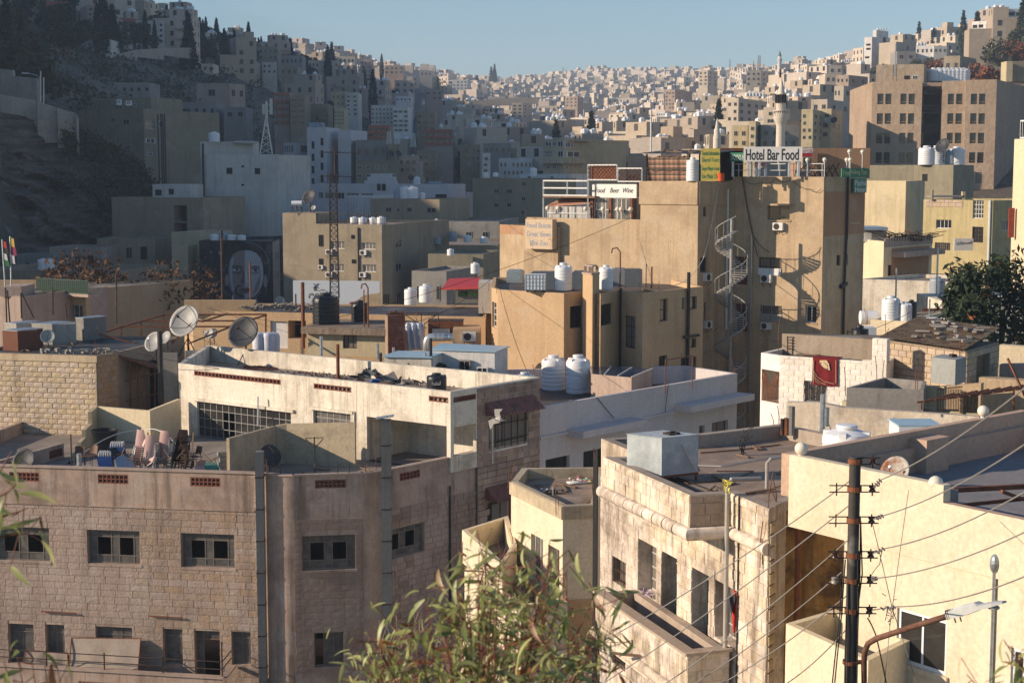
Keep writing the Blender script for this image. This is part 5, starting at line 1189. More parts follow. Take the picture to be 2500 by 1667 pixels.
 for(xa,ya,xb,yb_),lab,mt,stp in(((785,1345,1022,1465),'brown meshed screen on the hotel roof',M_RUST,.28),((1030,1372,1225,1478),'diagonal lattice screen beside the striped curtain',M_WM,.34)):
  w3=shifted(w3_,-2.5);r=w3.rect(*qr('c1',xa,ya,xb,yb_));t=empty('lattice_screen',w3.pt(r[0],r[1],0),lab,'screen');mb=MB();o_=0.
  for p0,p1 in(((r[0],r[1]),(r[2],r[1])),((r[0],r[3]),(r[2],r[3])),((r[0],r[1]),(r[0],r[3])),((r[2],r[1]),(r[2],r[3]))):mb.bar(w3.pt(*p0,o_),w3.pt(*p1,o_),.08)
  obj('frame',mb,M_WM,t);mb=MB();H=r[3]-r[1];k=r[0]-H
  while k<r[2]:
   for s in(1,-1):
    pts=[]
    for tt in(0,1):
     uu=k+H*tt;zz_=r[1]+H*tt if s>0 else r[3]-H*tt;pts.append((uu,zz_))
    (ua,z_a),(ub2,z_b)=pts
    if ua<r[0]:z_a+=(z_b-z_a)*(r[0]-ua)/(ub2-ua);ua=r[0]
    if ub2>r[2]:z_b=z_a+(z_b-z_a)*(r[2]-ua)/(ub2-ua);ub2=r[2]
    if ub2-ua>.05:mb.bar(w3.pt(ua,z_a,o_+.02*s),w3.pt(ub2,z_b,o_+.02*s),.05,.02)
   k+=stp
  obj('slat',mb,M_RUST,t,kind='stuff')
  if mt is M_RUST:
   mb=MB();mb.box(w3.pt(r[0]+.1,r[1],o_-.3),w3.d3()*(r[2]-r[0]-.2),w3.n3()*.05,V3((0,0,r[3]-r[1]-.05)));obj('backing',mb,M_RUST,t)
 for k,(x,y)in enum(((450,440),(507,442),(758,442),(873,440),(992,438),(1098,438),(1048,447))):
  X,Y=q('c2',x,y);w3=w3_;u,zz_=w3.uv(X,Y);GLB.put(w3.pt(u,z3+.01,-.1 if k in(0,2,6)else-.5),0,.95,'small globe lamp on a white post along the edge of the hotel terrace','globe lamps along the hotel terrace')
# curtain hut on the tower block
 w2=b2.w[0];zt=z2;t=empty('curtain_hut',w2.pt(w2.L/2,zt,-2),'roof shelter closed by a striped brown curtain','roof shelter');r=w2.rect(*qr('c1',1245,1268,1592,1476));r=(r[0],zt+.01,r[2],r[3]);mb=MB();n=90
 for k in range(n+1):
  u=r[0]+(r[2]-r[0])*k/n;o_=-.35+.018*sin(k*.62)+.035*sin(k*.23+1)
  for j in range(5):
   mb.v.append(tuple(w2.pt(u,r[1]+(r[3]-r[1]-.12*abs(sin(k*.12)))*j/4,o_*(1+.1*(4-j)))))
 for k in range(n):
  for j in range(4):
   a_=k*5+j;mb.f.append((a_,a_+5,a_+6,a_+1));mb.m.append(0)
 cm=bpy.data.materials.new('striped_curtain');nt=nodes_of(cm);pos=N(nt,'ShaderNodeNewGeometry').outputs[0];zz_=N(nt,'ShaderNodeSeparateXYZ',Vector=pos).outputs[2];st=N(nt,'ShaderNodeMath',{'operation':'FRACT'},i0=N(nt,'ShaderNodeMath',{'operation':'MULTIPLY'},i0=zz_,i1=3.1).outputs[0]).outputs[0];c_=mixc(nt,rng(nt,st,.30,.34),(.36,.215,.15),(.085,.075,.06));c_=mixc(nt,rng(nt,st,.58,.62),c_,(.22,.13,.09));finish(nt,c_,.95);obj('curtain',mb,cm,t,True);mb=MB();A,Bp=w2.pt(r[0]-.2,r[3]+.12,.15),w2.pt(w2.L+.6,r[3]+.05,.15);nn=60;back=-w2.n3()*3.6
 for k in range(nn+1):
  p=A.lerp(Bp,k/nn)+V3((0,0,.05*(k%2)));mb.v.append(tuple(p));mb.v.append(tuple(p+back+V3((0,0,.25))))
 for k in range(nn):mb.f.append((2*k,2*k+2,2*k+3,2*k+1));mb.m.append(0)
 obj('tin_roof',mb,M_CORRUG,t);mb=MB()
 for u in(r[0],r[2],w2.L-.1):mb.bar(w2.pt(u,zt,-.3),w2.pt(u,r[3]+.1,-.3),.1)
 mb.bar(w2.pt(r[0],(r[1]+r[3])/2,-.1),w2.pt(w2.L-.1,(r[1]+r[3])/2,-.1),.05);obj('post',mb,M_IRON,t);tank(*q('c1',1637,1476),98.3,.78,1.45,'white ribbed tank between the striped curtain and the yellow sign board');rub=MB();rr_=random.Random(6)
 for k in range(26):
  p=A.lerp(Bp,rr_.uniform(.15,.95))+back*rr_.uniform(.1,.7)+V3((0,0,.1));rub.bar(p,p+V3((rr_.uniform(-.7,.7),rr_.uniform(-.4,.4),rr_.uniform(.05,.2))),rr_.uniform(.05,.25),rr_.uniform(.03,.08))
 tag(obj('roof_planks',rub,M_WOOD,kind='stuff'),'loose planks and scraps lying on the tin roof of the curtain shelter','scrap');ws=b2.w[1];wS=face_wall(P(1712,400,97.3).xy,P(1759,400,97.0).xy)
 for y0,y1,lines,lab in((1210,1338,('Tourists Information','Shared Tours'),'upper yellow sign board about tours on the hotel corner'),(1336,1474,('Single Mingle Social','Live Music Chill'),'lower yellow sign board about music on the hotel corner')):
  r=wS.rect(*qr('c1',1707,y0,1860,y1));t=empty('yellow_sign',wS.pt(r[0],r[1]),lab,'sign');mb=MB();mb.box(wS.pt(r[0],r[1]+.01,-.08),wS.d3()*(r[2]-r[0]),wS.n3()*.08,V3((0,0,r[3]-r[1]-.02)));obj('board',mb,M_YEL,t);H=r[3]-r[1]
  for k,s in enum(lines):
   zc=r[3]-H*(.3+.42*k);text(s,wS,(r[0]+.05,zc-H*.14,r[2]-.05,zc+H*.14),M_GREEN,t,off=.006,shear=.15)
 t=empty('orange_drum',P(1760,443,97),'orange plastic drum on the ledge beside the yellow signs','drum');mb=MB();mb.lathe([(.17,0),(.2,.02),(.2,.48),(.21,.5),(.17,.5),(.17,.4),(.001,.4)],16,P(1760,443,97));obj('body',mb,simple('orange_plastic',(.65,.09,.02),.4),t,'auto');mb=MB();mb.box(P(1745,446,97.2),(1.0,-.3,0),(.2,.6,0),(0,0,.06));obj('ledge',mb,M_WOOD,t)
# roof of the tall block: signs, posts, globes
 wA=b.w[0]
 def board(label,rect_px,mat,words,ink,off,tile,th=.1,shear=0.,wall=None,posts=(),bold=0.):
  wl=wall or wA;r=wl.rect(*qr(tile,*rect_px));t=empty('sign_board',wl.pt((r[0]+r[2])/2,r[1],off),label,'sign');mb=MB();mb.box(wl.pt(r[0],r[1],off),wl.d3()*(r[2]-r[0]),wl.n3()*th,V3((0,0,r[3]-r[1])));obj('panel',mb,mat,t)
  for s,tr in words:
   text(s,wl,wl.rect(*qr(tile,*tr)),ink,t,off=off+th+.008,shear=shear,bold=bold)
  if posts:
   mb=MB()
   for x in posts:
    u,_=wl.uv(*q(tile,x,rect_px[3]));mb.bar(wl.pt(u,z,off),wl.pt(u,r[1]+.2,off),.14)
   obj('post',mb,M_WM,t)
  return t
 wH=face_wall(P(1816,380,98.2).xy,P(1956,380,97.6).xy);board('large white sign reading Hotel Bar Food above the hotel roof',(53,1197,522,1318),M_SW,(('Hotel',(70,1215,218,1306)),('Bar',(246,1215,340,1306)),('Food',(362,1213,500,1306))),M_INKB,0,'d1',wall=wH,posts=(90,180,425,500),bold=.012);board('green sign half hidden behind the white hotel sign',(1932,1245,2056,1316),M_GREEN,(('FOOD N',(1948,1262,2050,1306)),),M_SW,-.3,'c1',wall=face_wall(P(1779,380,99.4).xy,P(1820,380,98.8).xy),posts=(1950,));board('red letters on a pale cloth below the white hotel sign',(140,1322,240,1368),simple('pale_cloth',(.45,.38,.35),.9),(('BAR',(150,1326,228,1356)),),M_REDL,-.25,'d1',wall=wH,posts=(150,230));wF=face_wall(P(2049,420,97.2).xy,P(2114,420,98.2).xy);board('green sign with yellow words Free Walking Tour on the roof corner',(832,1372,1048,1444),M_GREEN,(('Free',(842,1384,892,1430)),('Walking',(898,1384,978,1432)),('Tour',(985,1380,1034,1424))),M_PANE_Y,.15,'d1',wall=wF)
 board('green hanging sign reading Pasha Hotel on the shaded hotel flank',(924,120,1028,238),M_GREEN,(('Pasha',(932,134,1022,178)),('Hotel',(932,190,1022,232))),M_SW,.12,'d2',wall=W2)
 for k,(x,y)in enum(((40,1440),(262,1440),(474,1440),(498,1438),(703,1440),(820,1438),(848,1436),(922,1410),(1028,1410))):
  X,Y=q('d1',x,y)
  if k<7:u,_=wA.uv(X,Y);p=wA.pt(u,z+.01,-.1 if k in(2,4)else-1.2)
  else:p=V3((*W2.pt(W2.uv(X,Y)[0],0,-.1).xy,z+.55))
  GLT.put(p,0,1.05,'globe lamp on a short white post along the roof edge of the tall hotel block','globe lamps on the hotel roof')
 t=empty('roof_kiosk',P(2005,420,102),'brown roof kiosk with a small green window behind the globe lamps','kiosk');pbox('room',1950,2125,362,436,103,3,M_BROWNOCH,t);pbox('pillar',1960,1982,360,436,102.2,.6,M_PR,t);pbox('window',1962,1978,386,413,102.1,.08,simple('green_glass',(.01,.06,.05),.2),t);t=empty('red_sign',P(1970,380,101.8),'small red and white shop sign right of the white hotel sign','sign');pbox('panel',1958,1985,362,384,101.9,.1,M_SW,t);pbox('red_strip',1959,1984,374,383,101.88,.02,M_REDL,t);wsg=wall_on(P(1958,370,101.85).xy,P(1985,370,101.85).xy);text('\ufeed\ufe8d\ufeea\ufedf\ufe8d',wsg,wsg.rect(1961,364,1982,373),M_REDL,t,off=.01)
 for k in range(7):
  u=wA.uv(1930+k*14,430)[0];o=empty('folded_chair',wA.pt(u,z,-1.4),'dark folded metal chair leaning on the hotel roof edge','chair','folded chairs on the hotel roof');mb=MB();s=.25;mb.bar(wA.pt(u-s,z,-1.4),wA.pt(u+s,z+.85,-1.5),.05);mb.bar(wA.pt(u+s,z,-1.4),wA.pt(u-s,z+.85,-1.5),.05);obj('leg',mb,M_IRON,o);mb=MB();mb.bar(wA.pt(u-s,z+.5,-1.42),wA.pt(u+s,z+.5,-1.42),.12,.03);obj('seat',mb,M_IRON,o)
 t=empty('railing',wA.pt(wA.L*.6,z,-.1),'thin white railing along the roof edge of the tall hotel block','railing');mb=MB();mb.bar(wA.pt(.3,z+.8,-.12),wA.pt(wA.L-.1,z+.8,-.12),.04);mb.bar(wA.pt(.3,z+.4,-.12),wA.pt(wA.L-.1,z+.4,-.12),.03);obj('rail',mb,M_WM,t);mb=MB()
 for k in range(9):mb.bar(wA.pt(.4+k*(wA.L-.6)/8,z,-.12),wA.pt(.4+k*(wA.L-.6)/8,z+.8,-.12),.04)
 obj('upright',mb,M_WM,t);t=empty('dark_shed',P(1790,432,100.5),'dark cluttered roof shed behind the green sign','shed');pbox('room',1762,1815,370,440,100.8,2.5,M_DARK,t);pbox('roof',1750,1822,362,369,100.5,3,M_RUST,t)
# spiral stair
 A=P(1788,535,96.9);ctr=V3((A.x,A.y+.2,0));t=empty('spiral_stair',(ctr.x,ctr.y,-27),'white spiral stair winding up between the two hotel blocks','stair');mb=MB();mb.tube([(ctr.x,ctr.y,-24),(ctr.x,ctr.y,A.z)],.10,10);SW=simple('stair_shaded_white',(.30,.29,.275),.6,var=.2);obj('column',mb,SW,t);zt_,zb2=zy(1788,560,97),-18.5;n=118;R_=1.0;turn=2*pi*(zt_-zb2)/3.15;pr1=[];steps=MB();bal=MB();stp=None;rise=(zt_-zb2)/n;tri=MB();tri.prism([(0.08,-.07),(R_,-.19),(R_,.19),(.08,.07)],0,.04,bottom=True);tm=mk_mesh('tread',tri,SW);bmv=MB();bmv.tube([(R_,0,0),(R_,0,.95)],.015,5);bm_=mk_mesh('baluster',bmv,SW)  # white stair darkened, its grey carries the shadow between the blocks
 for k in range(n):
  ang=.3+turn*k/n;zz_=zb2+rise*k
  for nm,me in(('tread',tm),)+((('baluster',bm_),)if k%2==0 else()):
   o=bpy.data.objects.new(nm,me);COL.objects.link(o);o.parent=t;o.location=V3((ctr.x,ctr.y,zz_))-WLOC[t.name];o.rotation_euler=(0,0,ang)
  pr1.append((ctr.x+R_*cos(ang),ctr.y+R_*sin(ang),zz_+.95))
 mb=MB();mb.tube(pr1,.032,6);mb.tube([(x,y,zz_-.93)for x,y,zz_ in pr1],.03,6);obj('handrail',mb,SW,t)
 for k,(pts,lab)in enum((([(44,100),(128,560),(180,760)],'black cable falling down the hotel front beside the spiral stair'),([(52,100),(140,590),(270,720)],'second black cable down the shaded hotel front'))):
  cable([wA.pt(*wA.uv(*q('d2',x,y)),.15)for x,y in pts],.018,lab,sag=.15)
 cable([wA.pt(*wA.uv(*q('d2',x,y)),.12)for x,y in((60,130),(200,150),(320,120),(450,125),(600,205),(690,205))],.015,'thin black cables looped under the parapet of the tall hotel block',sag=.2);mb=MB();A=wA.pt(wA.uv(*q('d2',128,580))[0],wA.uv(*q('d2',128,580))[1],.12);mb.tube([A,A+V3((0,0,-13))],.06,6);tag(obj('drain_pipe',mb,M_GALV),'grey drain pipe down the hotel front right of the spiral stair','pipe');cable([b2.w[1].pt(*b2.w[1].uv(*q('c2',1825,185)),.2),b2.w[1].pt(*b2.w[1].uv(*q('c2',1690,770)),.3),P(*q('c2',1490,985),89.5)],.02,'white cable hanging from the hotel down to the orange house roof',M_WM,sag=.4)
hotel()
def orange_house():
 z=zy(1377,716,88);ch=cD([(1200,92.5),(1215,90.8),(1377,88),(1427,89.5),(1466,87.6),(1512,90.2),(1569,88.2),(1610,89.6),(1717,93.2)],716);b=Bldg('orange_ochre_house','orange ochre house with zigzag fronts and a square chimney below the hotel','house',ch,z,-28,M_OR,back=[ch[-1]+V3((-1.5,8)),ch[0]+V3((0,9))],par=.3,part=.2,rfm=M_ASPHROOF);b.win(0,qr('c2',5,1120,40,1325),2,4,fr_=M_WM);b.win(2,qr('c2',640,1162,745,1342),2,(.4,),fr_=M_IRON);b.win(4,qr('c2',892,1148,988,1322),2,(.42,),fr_=M_IRON);b.win(5,qr('c2',1080,1232,1170,1492),2,3,fr_=M_IRON);b.win(7,qr('c2',1370,1103,1435,1285),1,2,fr_=M_IRON,sill=.06);b.win(7,qr('c2',1552,1090,1572,1185),1,1,fr_=M_IRON);b.win(7,qr('c2',1622,1082,1672,1185),1,1,fr_=M_IRON,sill=.05);b.win(7,qr('c2',1620,1425,1668,1500),1,1,fr_=M_IRON);b.win(7,qr('c3',1362,232,1430,330),2,1,fr_=M_IRON);b.win(7,qr('c3',1542,250,1590,340),1,1,fr_=M_IRON);b.win(7,qr('c3',1616,240,1668,330),1,1,fr_=M_IRON)
 b.finish();t=b.root;A=P(1446,672,87.4);x0,x1=P(1425,700,87.4).x,P(1466,700,87.4).x;cz=A.z;mb=MB();mb.box((x0,88.6,-28),(.5,-1.0,0),(x1-x0-.5,.9,0),(0,0,cz+28));ch_=obj('chimney',mb,M_OR,t);mb=MB();mb.box((x0-.06,88.7,cz),(.5,-1.1,0),(x1-x0-.4,1.0,0),(0,0,.09));mb.box((x0+.1,88.55,cz+.45),(.4,-.85,0),(x1-x0-.65,.75,0),(0,0,.07))
 for u,v in((.15,.15),(.85,.15),(.15,.85),(.85,.85)):
  p=V3((x0,88.6,cz+.09))+V3((.5,-1.0,0))*v+V3((x1-x0-.5,.9,0))*u;mb.cbox(p,.16,.16,.36)
 obj('chimney_cap',mb,M_PR,ch_)
 for x,y0 in((1590,910),(1042,1040)):
  wl=b.w[7]if x>1200 else b.w[4];u,zz=wl.uv(*q('c2',x,y0));mb=MB();mb.tube([wl.pt(min(u,wl.L-.1),zz+.2,.14),wl.pt(min(u,wl.L-.1),-24,.14)],.10 if x>1200 else.08,8);obj('drain_pipe',mb,M_BP,t)
 mb=MB();wl=b.w[7];u,zz=wl.uv(*q('c2',1590,1405));mb.bar(wl.pt(u-.5,zz,.14),wl.pt(min(u+1.1,wl.L),zz,.14),.14);obj('pipe_joint',mb,M_BP,t);tank(*q('c2',585,1028),89.4,1.0,1.55,'tall white tank beside the caged cube container on the orange house roof');tank(*q('c2',932,1022),90.6,.82,1.4,'white tank right of the square chimney on the orange house roof');r=P(*q('c2',358,1040),89.2);t=empty('caged_container',r,'white cube container in a wire cage on the orange house roof','container');mb=MB();mb.cbox(r+V3((0,0,.12)),1.12,.95,.86,-.1);obj('bottle',mb,M_TANKW,t);mb=MB()
 for k in range(7):
  for s in(-1,1):
   x=-.57+1.14*k/6;mb.bar(r+V3((x,s*.49-x*.1,.12)),r+V3((x,s*.49-x*.1,1.0)),.025)
 for k in range(5):
  zz=.14+.84*k/4
  for s in(-1,1):mb.bar(r+V3((-.57,s*.49+.06,zz)),r+V3((.57,s*.49-.06,zz)),.025)
 obj('cage',mb,M_GALV,t);mb=MB()
 for x in(-.45,0,.45):mb.cbox(r+V3((x,0,0)),.14,.9,.12)
 obj('pallet_foot',mb,M_IRON,t)
 for(xa,ya,xb,yb),D,m,lab in(((122,875,250,968),93,M_GALV,'grey tin tank box at the left end of the orange house roof'),((318,890,512,1020),91.8,simple('blue_grey_paint',(.10,.12,.14),.6),'dark blue grey tank box behind the caged container'),((655,885,760,1010),91.5,simple('blue_grey_paint',(.10,.12,.14),.6),'dark tank box between the tall white tank and the chimney'),((985,862,1090,1000),92.2,simple('slate_paint',(.20,.22,.24),.6),'grey tank box right of the chimney tank'),((1085,868,1222,1005),92.0,simple('slate_dark_paint',(.11,.12,.13),.6),'dark square tank box at the right of the chimney tank')):
  x0,y0,x1,y1=qr('c2',xa,ya,xb,yb);t=empty('steel_tank_box',P((x0+x1)/2,y1,D),lab,'tank box');pbox('box',x0,x1,y0,y1,D,1.3,m,t,rot=.12);pbox('lid',x0+4,x1-4,y0-3,y0,D+.1,1.0,m,t,rot=.12)
 post(*q('c2',1047,0)[:1],q('c2',0,720)[1],q('c2',0,1010)[1],88.8,.04,'thin rusty pipe with a hooked top rising from the orange house',M_RUST,hook=-.45);post(q('c2',1303,0)[0],q('c2',0,838)[1],q('c2',0,1015)[1],89.5,.05,'short rusty pole standing on the orange house roof');post(q('c2',1258,0)[0],q('c2',0,815)[1],q('c2',0,1010)[1],89.7,.025,'thin rod left of the short rusty pole on the orange house roof',M_IRON)
orange_house()
def brown_tower():
 D=250.;z=zy(2127,198,D);ch=cD([(2130,253),(2252,250),(2253,255),(2300,254.5),(2301,250.2),(2357,249),(2358,247.5),(2434,246)],196);e=P(2520,196,272).xy;b=Bldg('brown_stone_tower_block','big brown stone tower block with rows of paired dark windows and a near-black centre bay','building',ch+[e],z,-22,M_BROWNTOWER,back=[e+V3((-6,16)),ch[0]+V3((2,26))],par=.6,part=.3,rfm=M_DROOF);rows=(765,925,1083,1242,1402)
 for wi,cols in((0,((1142,1190),(1207,1255),(1330,1378),(1396,1444))),(4,((1716,1764),(1783,1833))),(6,((1903,1952),(1970,2020)))):
  for i,y in enum(rows):
   for j,(a,c)in enum(cols):
    if i==4 and wi!=0:continue
    if i==4 and a>1390:continue
    r=b.w[wi].rect(*qr('d1',a-i*5,y,c-i*5,y+86));b.w[wi].op.append((*r,.35));mb=MB();w=b.w[wi];mb.bar(w.pt(r[0]+.05,r[1]+(r[3]-r[1])*.22,-.2),w.pt(r[2]-.05,r[1]+(r[3]-r[1])*.22,-.2),.07);fr=obj('window',mb,M_OCHWALL,b.root);mb=MB();mb.box(w.pt(r[0],r[1],-.33),w.d3()*(r[2]-r[0]),w.n3()*.02,V3((0,0,r[3]-r[1])));obj('pane',mb,M_GLASS,fr)
 for(xa,y)in((1942,1405),(1942,1625)):
  r=b.w[6].rect(*qr('d1',xa,y,xa+48,y+86));b.win(6,None,1,1,fr_=M_IRON,uvz=r,rev=.3)
 w=b.w[2]
 for i,y in enum((765,925,1083,1242)):
  r=w.rect(*qr('d1',1515,y,1660,y+95));w.op.append((r[0],r[1],r[2],r[3],2.5))
 b.finish();mb=MB();sm=plaster('near_black_render',(.035,.028,.026),(.012,.011,.011),(.10,.06,.045),skv=.6,bov=.7)  # near-black streaked strips across the recessed centre bay
 for k in range(5):
  y=705+k*158;r=w.rect(*qr('d1',1505,y,1672,y+58));mb.box(w.pt(.02,r[1],0),w.d3()*(w.L-.04),w.n3()*.05,V3((0,0,r[3]-r[1])))
 obj('dark_spandrel',mb,sm,b.root);z2=zy(2139,158,256);h=Bldg('tower_stair_house','stone stair house with a small window on the brown tower roof','roof house',cD([(2139,257),(2256,255),(2262,262)],158),z2,z-1,plaster('tan_tower_stone',(.42,.33,.24),(.22,.16,.12),skv=.5,bump=.8,fine=1.6,dist=.1),depth=8,par=.3);bw(h,0,qr('d1',1360,618,1405,648),2);bw(h,0,qr('d1',1428,618,1468,648),1);h.finish();mb=MB();A,B=P(*q('d1',1285,620),254),P(*q('d1',1285,530),254)
 for s in(-.3,.3):mb.bar(A+V3((s,0,-2)),B+V3((s,0,0)),.06)
 for k in range(12):p=A.lerp(B,k/11);mb.bar(p+V3((-.3,0,0)),p+V3((.3,0,0)),.04)
 tag(obj('roof_ladder',mb,M_IRON),'iron ladder on the stair house of the brown tower','ladder');post(q('d1',1285,0)[0],q('d1',0,360)[1],q('d1',0,620)[1],253,.1,'tall pale pole on the brown tower roof',M_GALV)
 for k,x in enum((1598,1642,1680,1712,1745,1780,1812,1840)):
  X,Y=q('d1',x,665);tank(X,Y,262,2.1,2.2,'white tank in the row on the brown tower roof','row of tanks on the brown tower roof')
 t=empty('yellow_roof_block',P(2475,200,262),'yellow roof block with a dark tank at the right end of the brown tower','roof house');pbox('lit_wall',2458,2473,150,200,262,3,M_YELR,t);pbox('shaded_wall',2473,2530,149,200,264,5,M_TAN,t);pbox('dark_tank',2470,2488,138,150,264,2,M_DARK,t)  # sunlit and shaded sides put into colour by a lighter and darker render
brown_tower()
def right_middle():
 z=zy(2235,403,190);b=Bldg('olive_roof_block','olive roof block with white tanks and a dish in front of the brown tower','building',cD([(2232,192),(2328,188),(2378,196)],403),z,-24,M_OT,depth=9,par=.5,rfm=M_DROOF);bw(b,0,qr('d1',1508,1418,1548,1475),2);b.finish()
 for x,s,lab in((1540,2.0,'left white tank on the olive roof block'),(1625,2.0,'second white tank on the olive roof block'),(1735,1.6,'bluish tank behind the dish on the olive roof block'),(1785,1.9,'white tank right of the dish on the olive roof block')):
  tank(*q('d1',x,1345),191,s,2.0*s/2+.3,lab,kind=TK_G if s==1.6 else None)
 dish(*q('d1',1675,1325),189.5,1.9,-.9,'grey dish between the tanks on the olive roof block',DS_D);z=zy(2110,442,160);b=Bldg('yellow_olive_cube','blank yellow olive cube building right of the hotel with a shaded flank','building',cD([(2108,163),(2212,158),(2258,168)],442),z,-26,M_YELR,depth=8,par=.4,rfm=M_DROOF);b.finish();z=zy(2255,488,148);b=Bldg('yellow_green_house','yellow green house with barred windows and a cut stone parapet','house',cD([(2255,150),(2425,145),(2468,146)],488),z,-26,pm('yellow_green_render',(.46,.38,.20)),depth=9,par=.7,rfm=M_DROOF);b.win(0,qr('d2',1620,455,1743,525),4,1,fr_=M_WM);b.win(0,qr('d2',1920,295,2005,445),4,4,fr_=M_WM);b.win(0,qr('d2',1915,512,2003,640),4,4,fr_=M_IRON);b.win(1,qr('d2',2155,465,2215,545),3,1,fr_=M_WM);b.win(0,qr('d2',1610,640,1735,700),5,1,fr_=M_IRON,hbars=(8,3,.03));w=b.w[0];r=w.rect(*qr('d2',1535,297,1838,350));layb(w,b.root,(r[0],r[1],r[2],z-.02),.42,(.8,),[block_mesh('stone',M_TBLOCK,.1,s)for s in(1,2)],'stone',out=.05,limit=60)
 mb=MB();A=w.pt(w.uv(2422,500)[0]-.15,z,.1);mb.tube([A,A+V3((0,0,-14))],.12,6);obj('drain_pipe',mb,M_WM,b.root);b.finish();pbox_t=empty('roof_canopy',P(2340,480,149),'thin roof slab on posts above the yellow green house','canopy');pbox('slab',2280,2355,478,482,149,3,M_CONC,pbox_t);pbox('post',2276,2280,464,490,149,.4,M_OT,pbox_t);pbox('post',2350,2357,468,490,149,.4,M_YELR,pbox_t);D=128;z=zy(2158,588,D);b=Bldg('balcony_house','old house with a cream flank and long pink balconies right of the hotel','house',cD([(2105,131),(2158,127),(2276,134)],588),z,-27,M_C2,depth=8,par=.3,rfm=M_DROOF);w=b.w[1]
 for r in((1228,825,1262,915),(1288,815,1318,905),(1335,810,1365,902),(1380,805,1410,900),(1455,800,1490,895),(1510,795,1545,885),(1225,1070,1255,1140),(1325,1060,1355,1130)):
  b.win(1,qr('d2',*r),1,1,fr_=M_IRON,gl_=M_GLASS)
 b.finish();ww=w
 def band(y0,y1,out,mat,nm,x0=1200,x1=1600,th=None):
  u0,za=ww.uv(*q('d2',x0,y0));_,zb=ww.uv(*q('d2',x0,y1));u1,_=ww.uv(*q('d2',x1,y0));mb=MB();mb.box(ww.pt(u0,zb,.0),ww.d3()*(min(u1,ww.L)-u0),ww.n3()*out,V3((0,0,za-zb)));return obj(nm,mb,mat,b.root)
 band(608,680,.05,M_PR,'upper_wall');band(715,760,1.2,M_PR,'canopy_slab',1255);band(930,1010,1.3,M_PR,'balcony',1255);band(690,1130,.03,M_BROWNOCH,'inner_wall',1258,1560);mb=MB()
 for k in range(15):
  u,zz=ww.uv(*q('d2',1250+k*22,628));mb.box(ww.pt(u,zz,.05),ww.d3()*.12,ww.n3()*.02,V3((0,0,.4)))
 obj('parapet_slot',mb,M_DARK,b.root);t=empty('blue_roof_shed',P(2125,580,127),'low shed with a pale blue tin roof beside the hotel flank','shed');pbox('roof',2108,2168,555,562,129,4,simple('pale_blue_tin',(.26,.36,.45),.4),t);pbox('window',2110,2128,568,590,130,.1,M_WM,t);pbox('room',2108,2165,563,592,130.4,3,M_GR,t);mb=MB();rr=random.Random(9)
 for k in range(60):
  p=P(rr.uniform(2165,2265),rr.uniform(570,588),131);mb.bar(p,p+V3((rr.uniform(-2,2),rr.uniform(-1,1),rr.uniform(-.1,.4))),.05)
 tag(obj('scrap_rods',mb,M_IRON,kind='stuff'),'tangled rods and scrap on the roof of the pink balcony house','scrap');D=118;z=zy(2320,690,D);b=Bldg('shop_sign_house','small pale stained house with a white sign on its roof beside the dark tree','house',cD([(2319,119),(2410,117),(2458,125)],608+82),z,-27,M_DC,depth=7,par=.3);b.finish();t=empty('roof_sign',P(2360,610,117),'white roof sign with black script on the small stained house','sign');x0,y0,x1,y1=qr('d2',1768,608,1923,706);f=pbox('panel',x0,x1,y0,y1,117.5,.12,M_SW,t);wsn=wall_on(P(x0,y1,117.5).xy,P(x1,y1,117.5).xy);text('\ufef1\ufead\ufe8d\ufeee\ufee3\ufeb4\ufecc\ufedf\ufe8d',wsn,wsn.rect(x0+5,y0+6,x1-4,y0+17),M_INKB,t,off=.01);z=zy(2470,480,112);b=Bldg('cream_edge_block','cream building cut by the right edge of the view','building',cD([(2476,113),(2530,111)],480-118),zy(2476,340,113),-27,M_C2,depth=10,par=.4);bw(b,0,qr('d1',2310,980,2345,1130),1);b.finish()
 t=empty('red_curtain',P(2473,560,112),'red cloth hanging in the gap beside the cream edge building','cloth');pbox('cloth',2464,2478,508,580,112.5,.1,simple('red_cloth',(.33,.06,.03),.9,var=.2),t);D=84;z=zy(2125,783,D);b=Bldg('tank_block','small yellow block carrying two white tanks below the pink balcony house','building',cD([(2125,84.6),(2226,83.4),(2268,87)],783),z,-26,M_C2,depth=4,par=.12);b.finish();t1=q('d2',1248,1278);tank(*t1,84.6,.98,1.35,'larger white tank of the pair on the small yellow block');tank(*q('d2',1366,1280),84.4,.72,1.05,'smaller white tank of the pair on the small yellow block');tank(*q('d2',1415,1270),86.2,.6,1.1,'black tank behind the smaller white tank on the yellow block',kind=TK_B);tank(*q('d2',1628,1055),112,1.1,1.2,'grey blue tank on a stand in the dark gap right of the balcony house',kind=TK_G);tank(*q('d2',1585,1352),78,1.3,.62,'low left white tank behind the tin roofed stone shed');tank(*q('d2',1700,1352),78,1.2,.6,'low right white tank behind the tin roofed stone shed')
 mb=MB();A,B=P(2100,775,86),P(2140,775,86);t=empty('boiler',A,'white horizontal boiler beside the foot of the hotel','boiler');mb.tube([A,B],.38,14);obj('drum',mb,M_TANKW,t,'auto')
 for(x,y0,y1,D_,r,lab)in((1290,850,1130,110,.06,'thin pole in front of the pink balcony house'),(1624,690,1060,100,.06,'tall thin pole right of the pink balcony house'),(1563,1100,1280,82,.04,'thin grey pole with a lamp bracket above the tin roofs')):
  post(q('d2',x,0)[0],q('d2',0,y0)[1],q('d2',0,y1)[1],D_,r,lab,M_GALV)
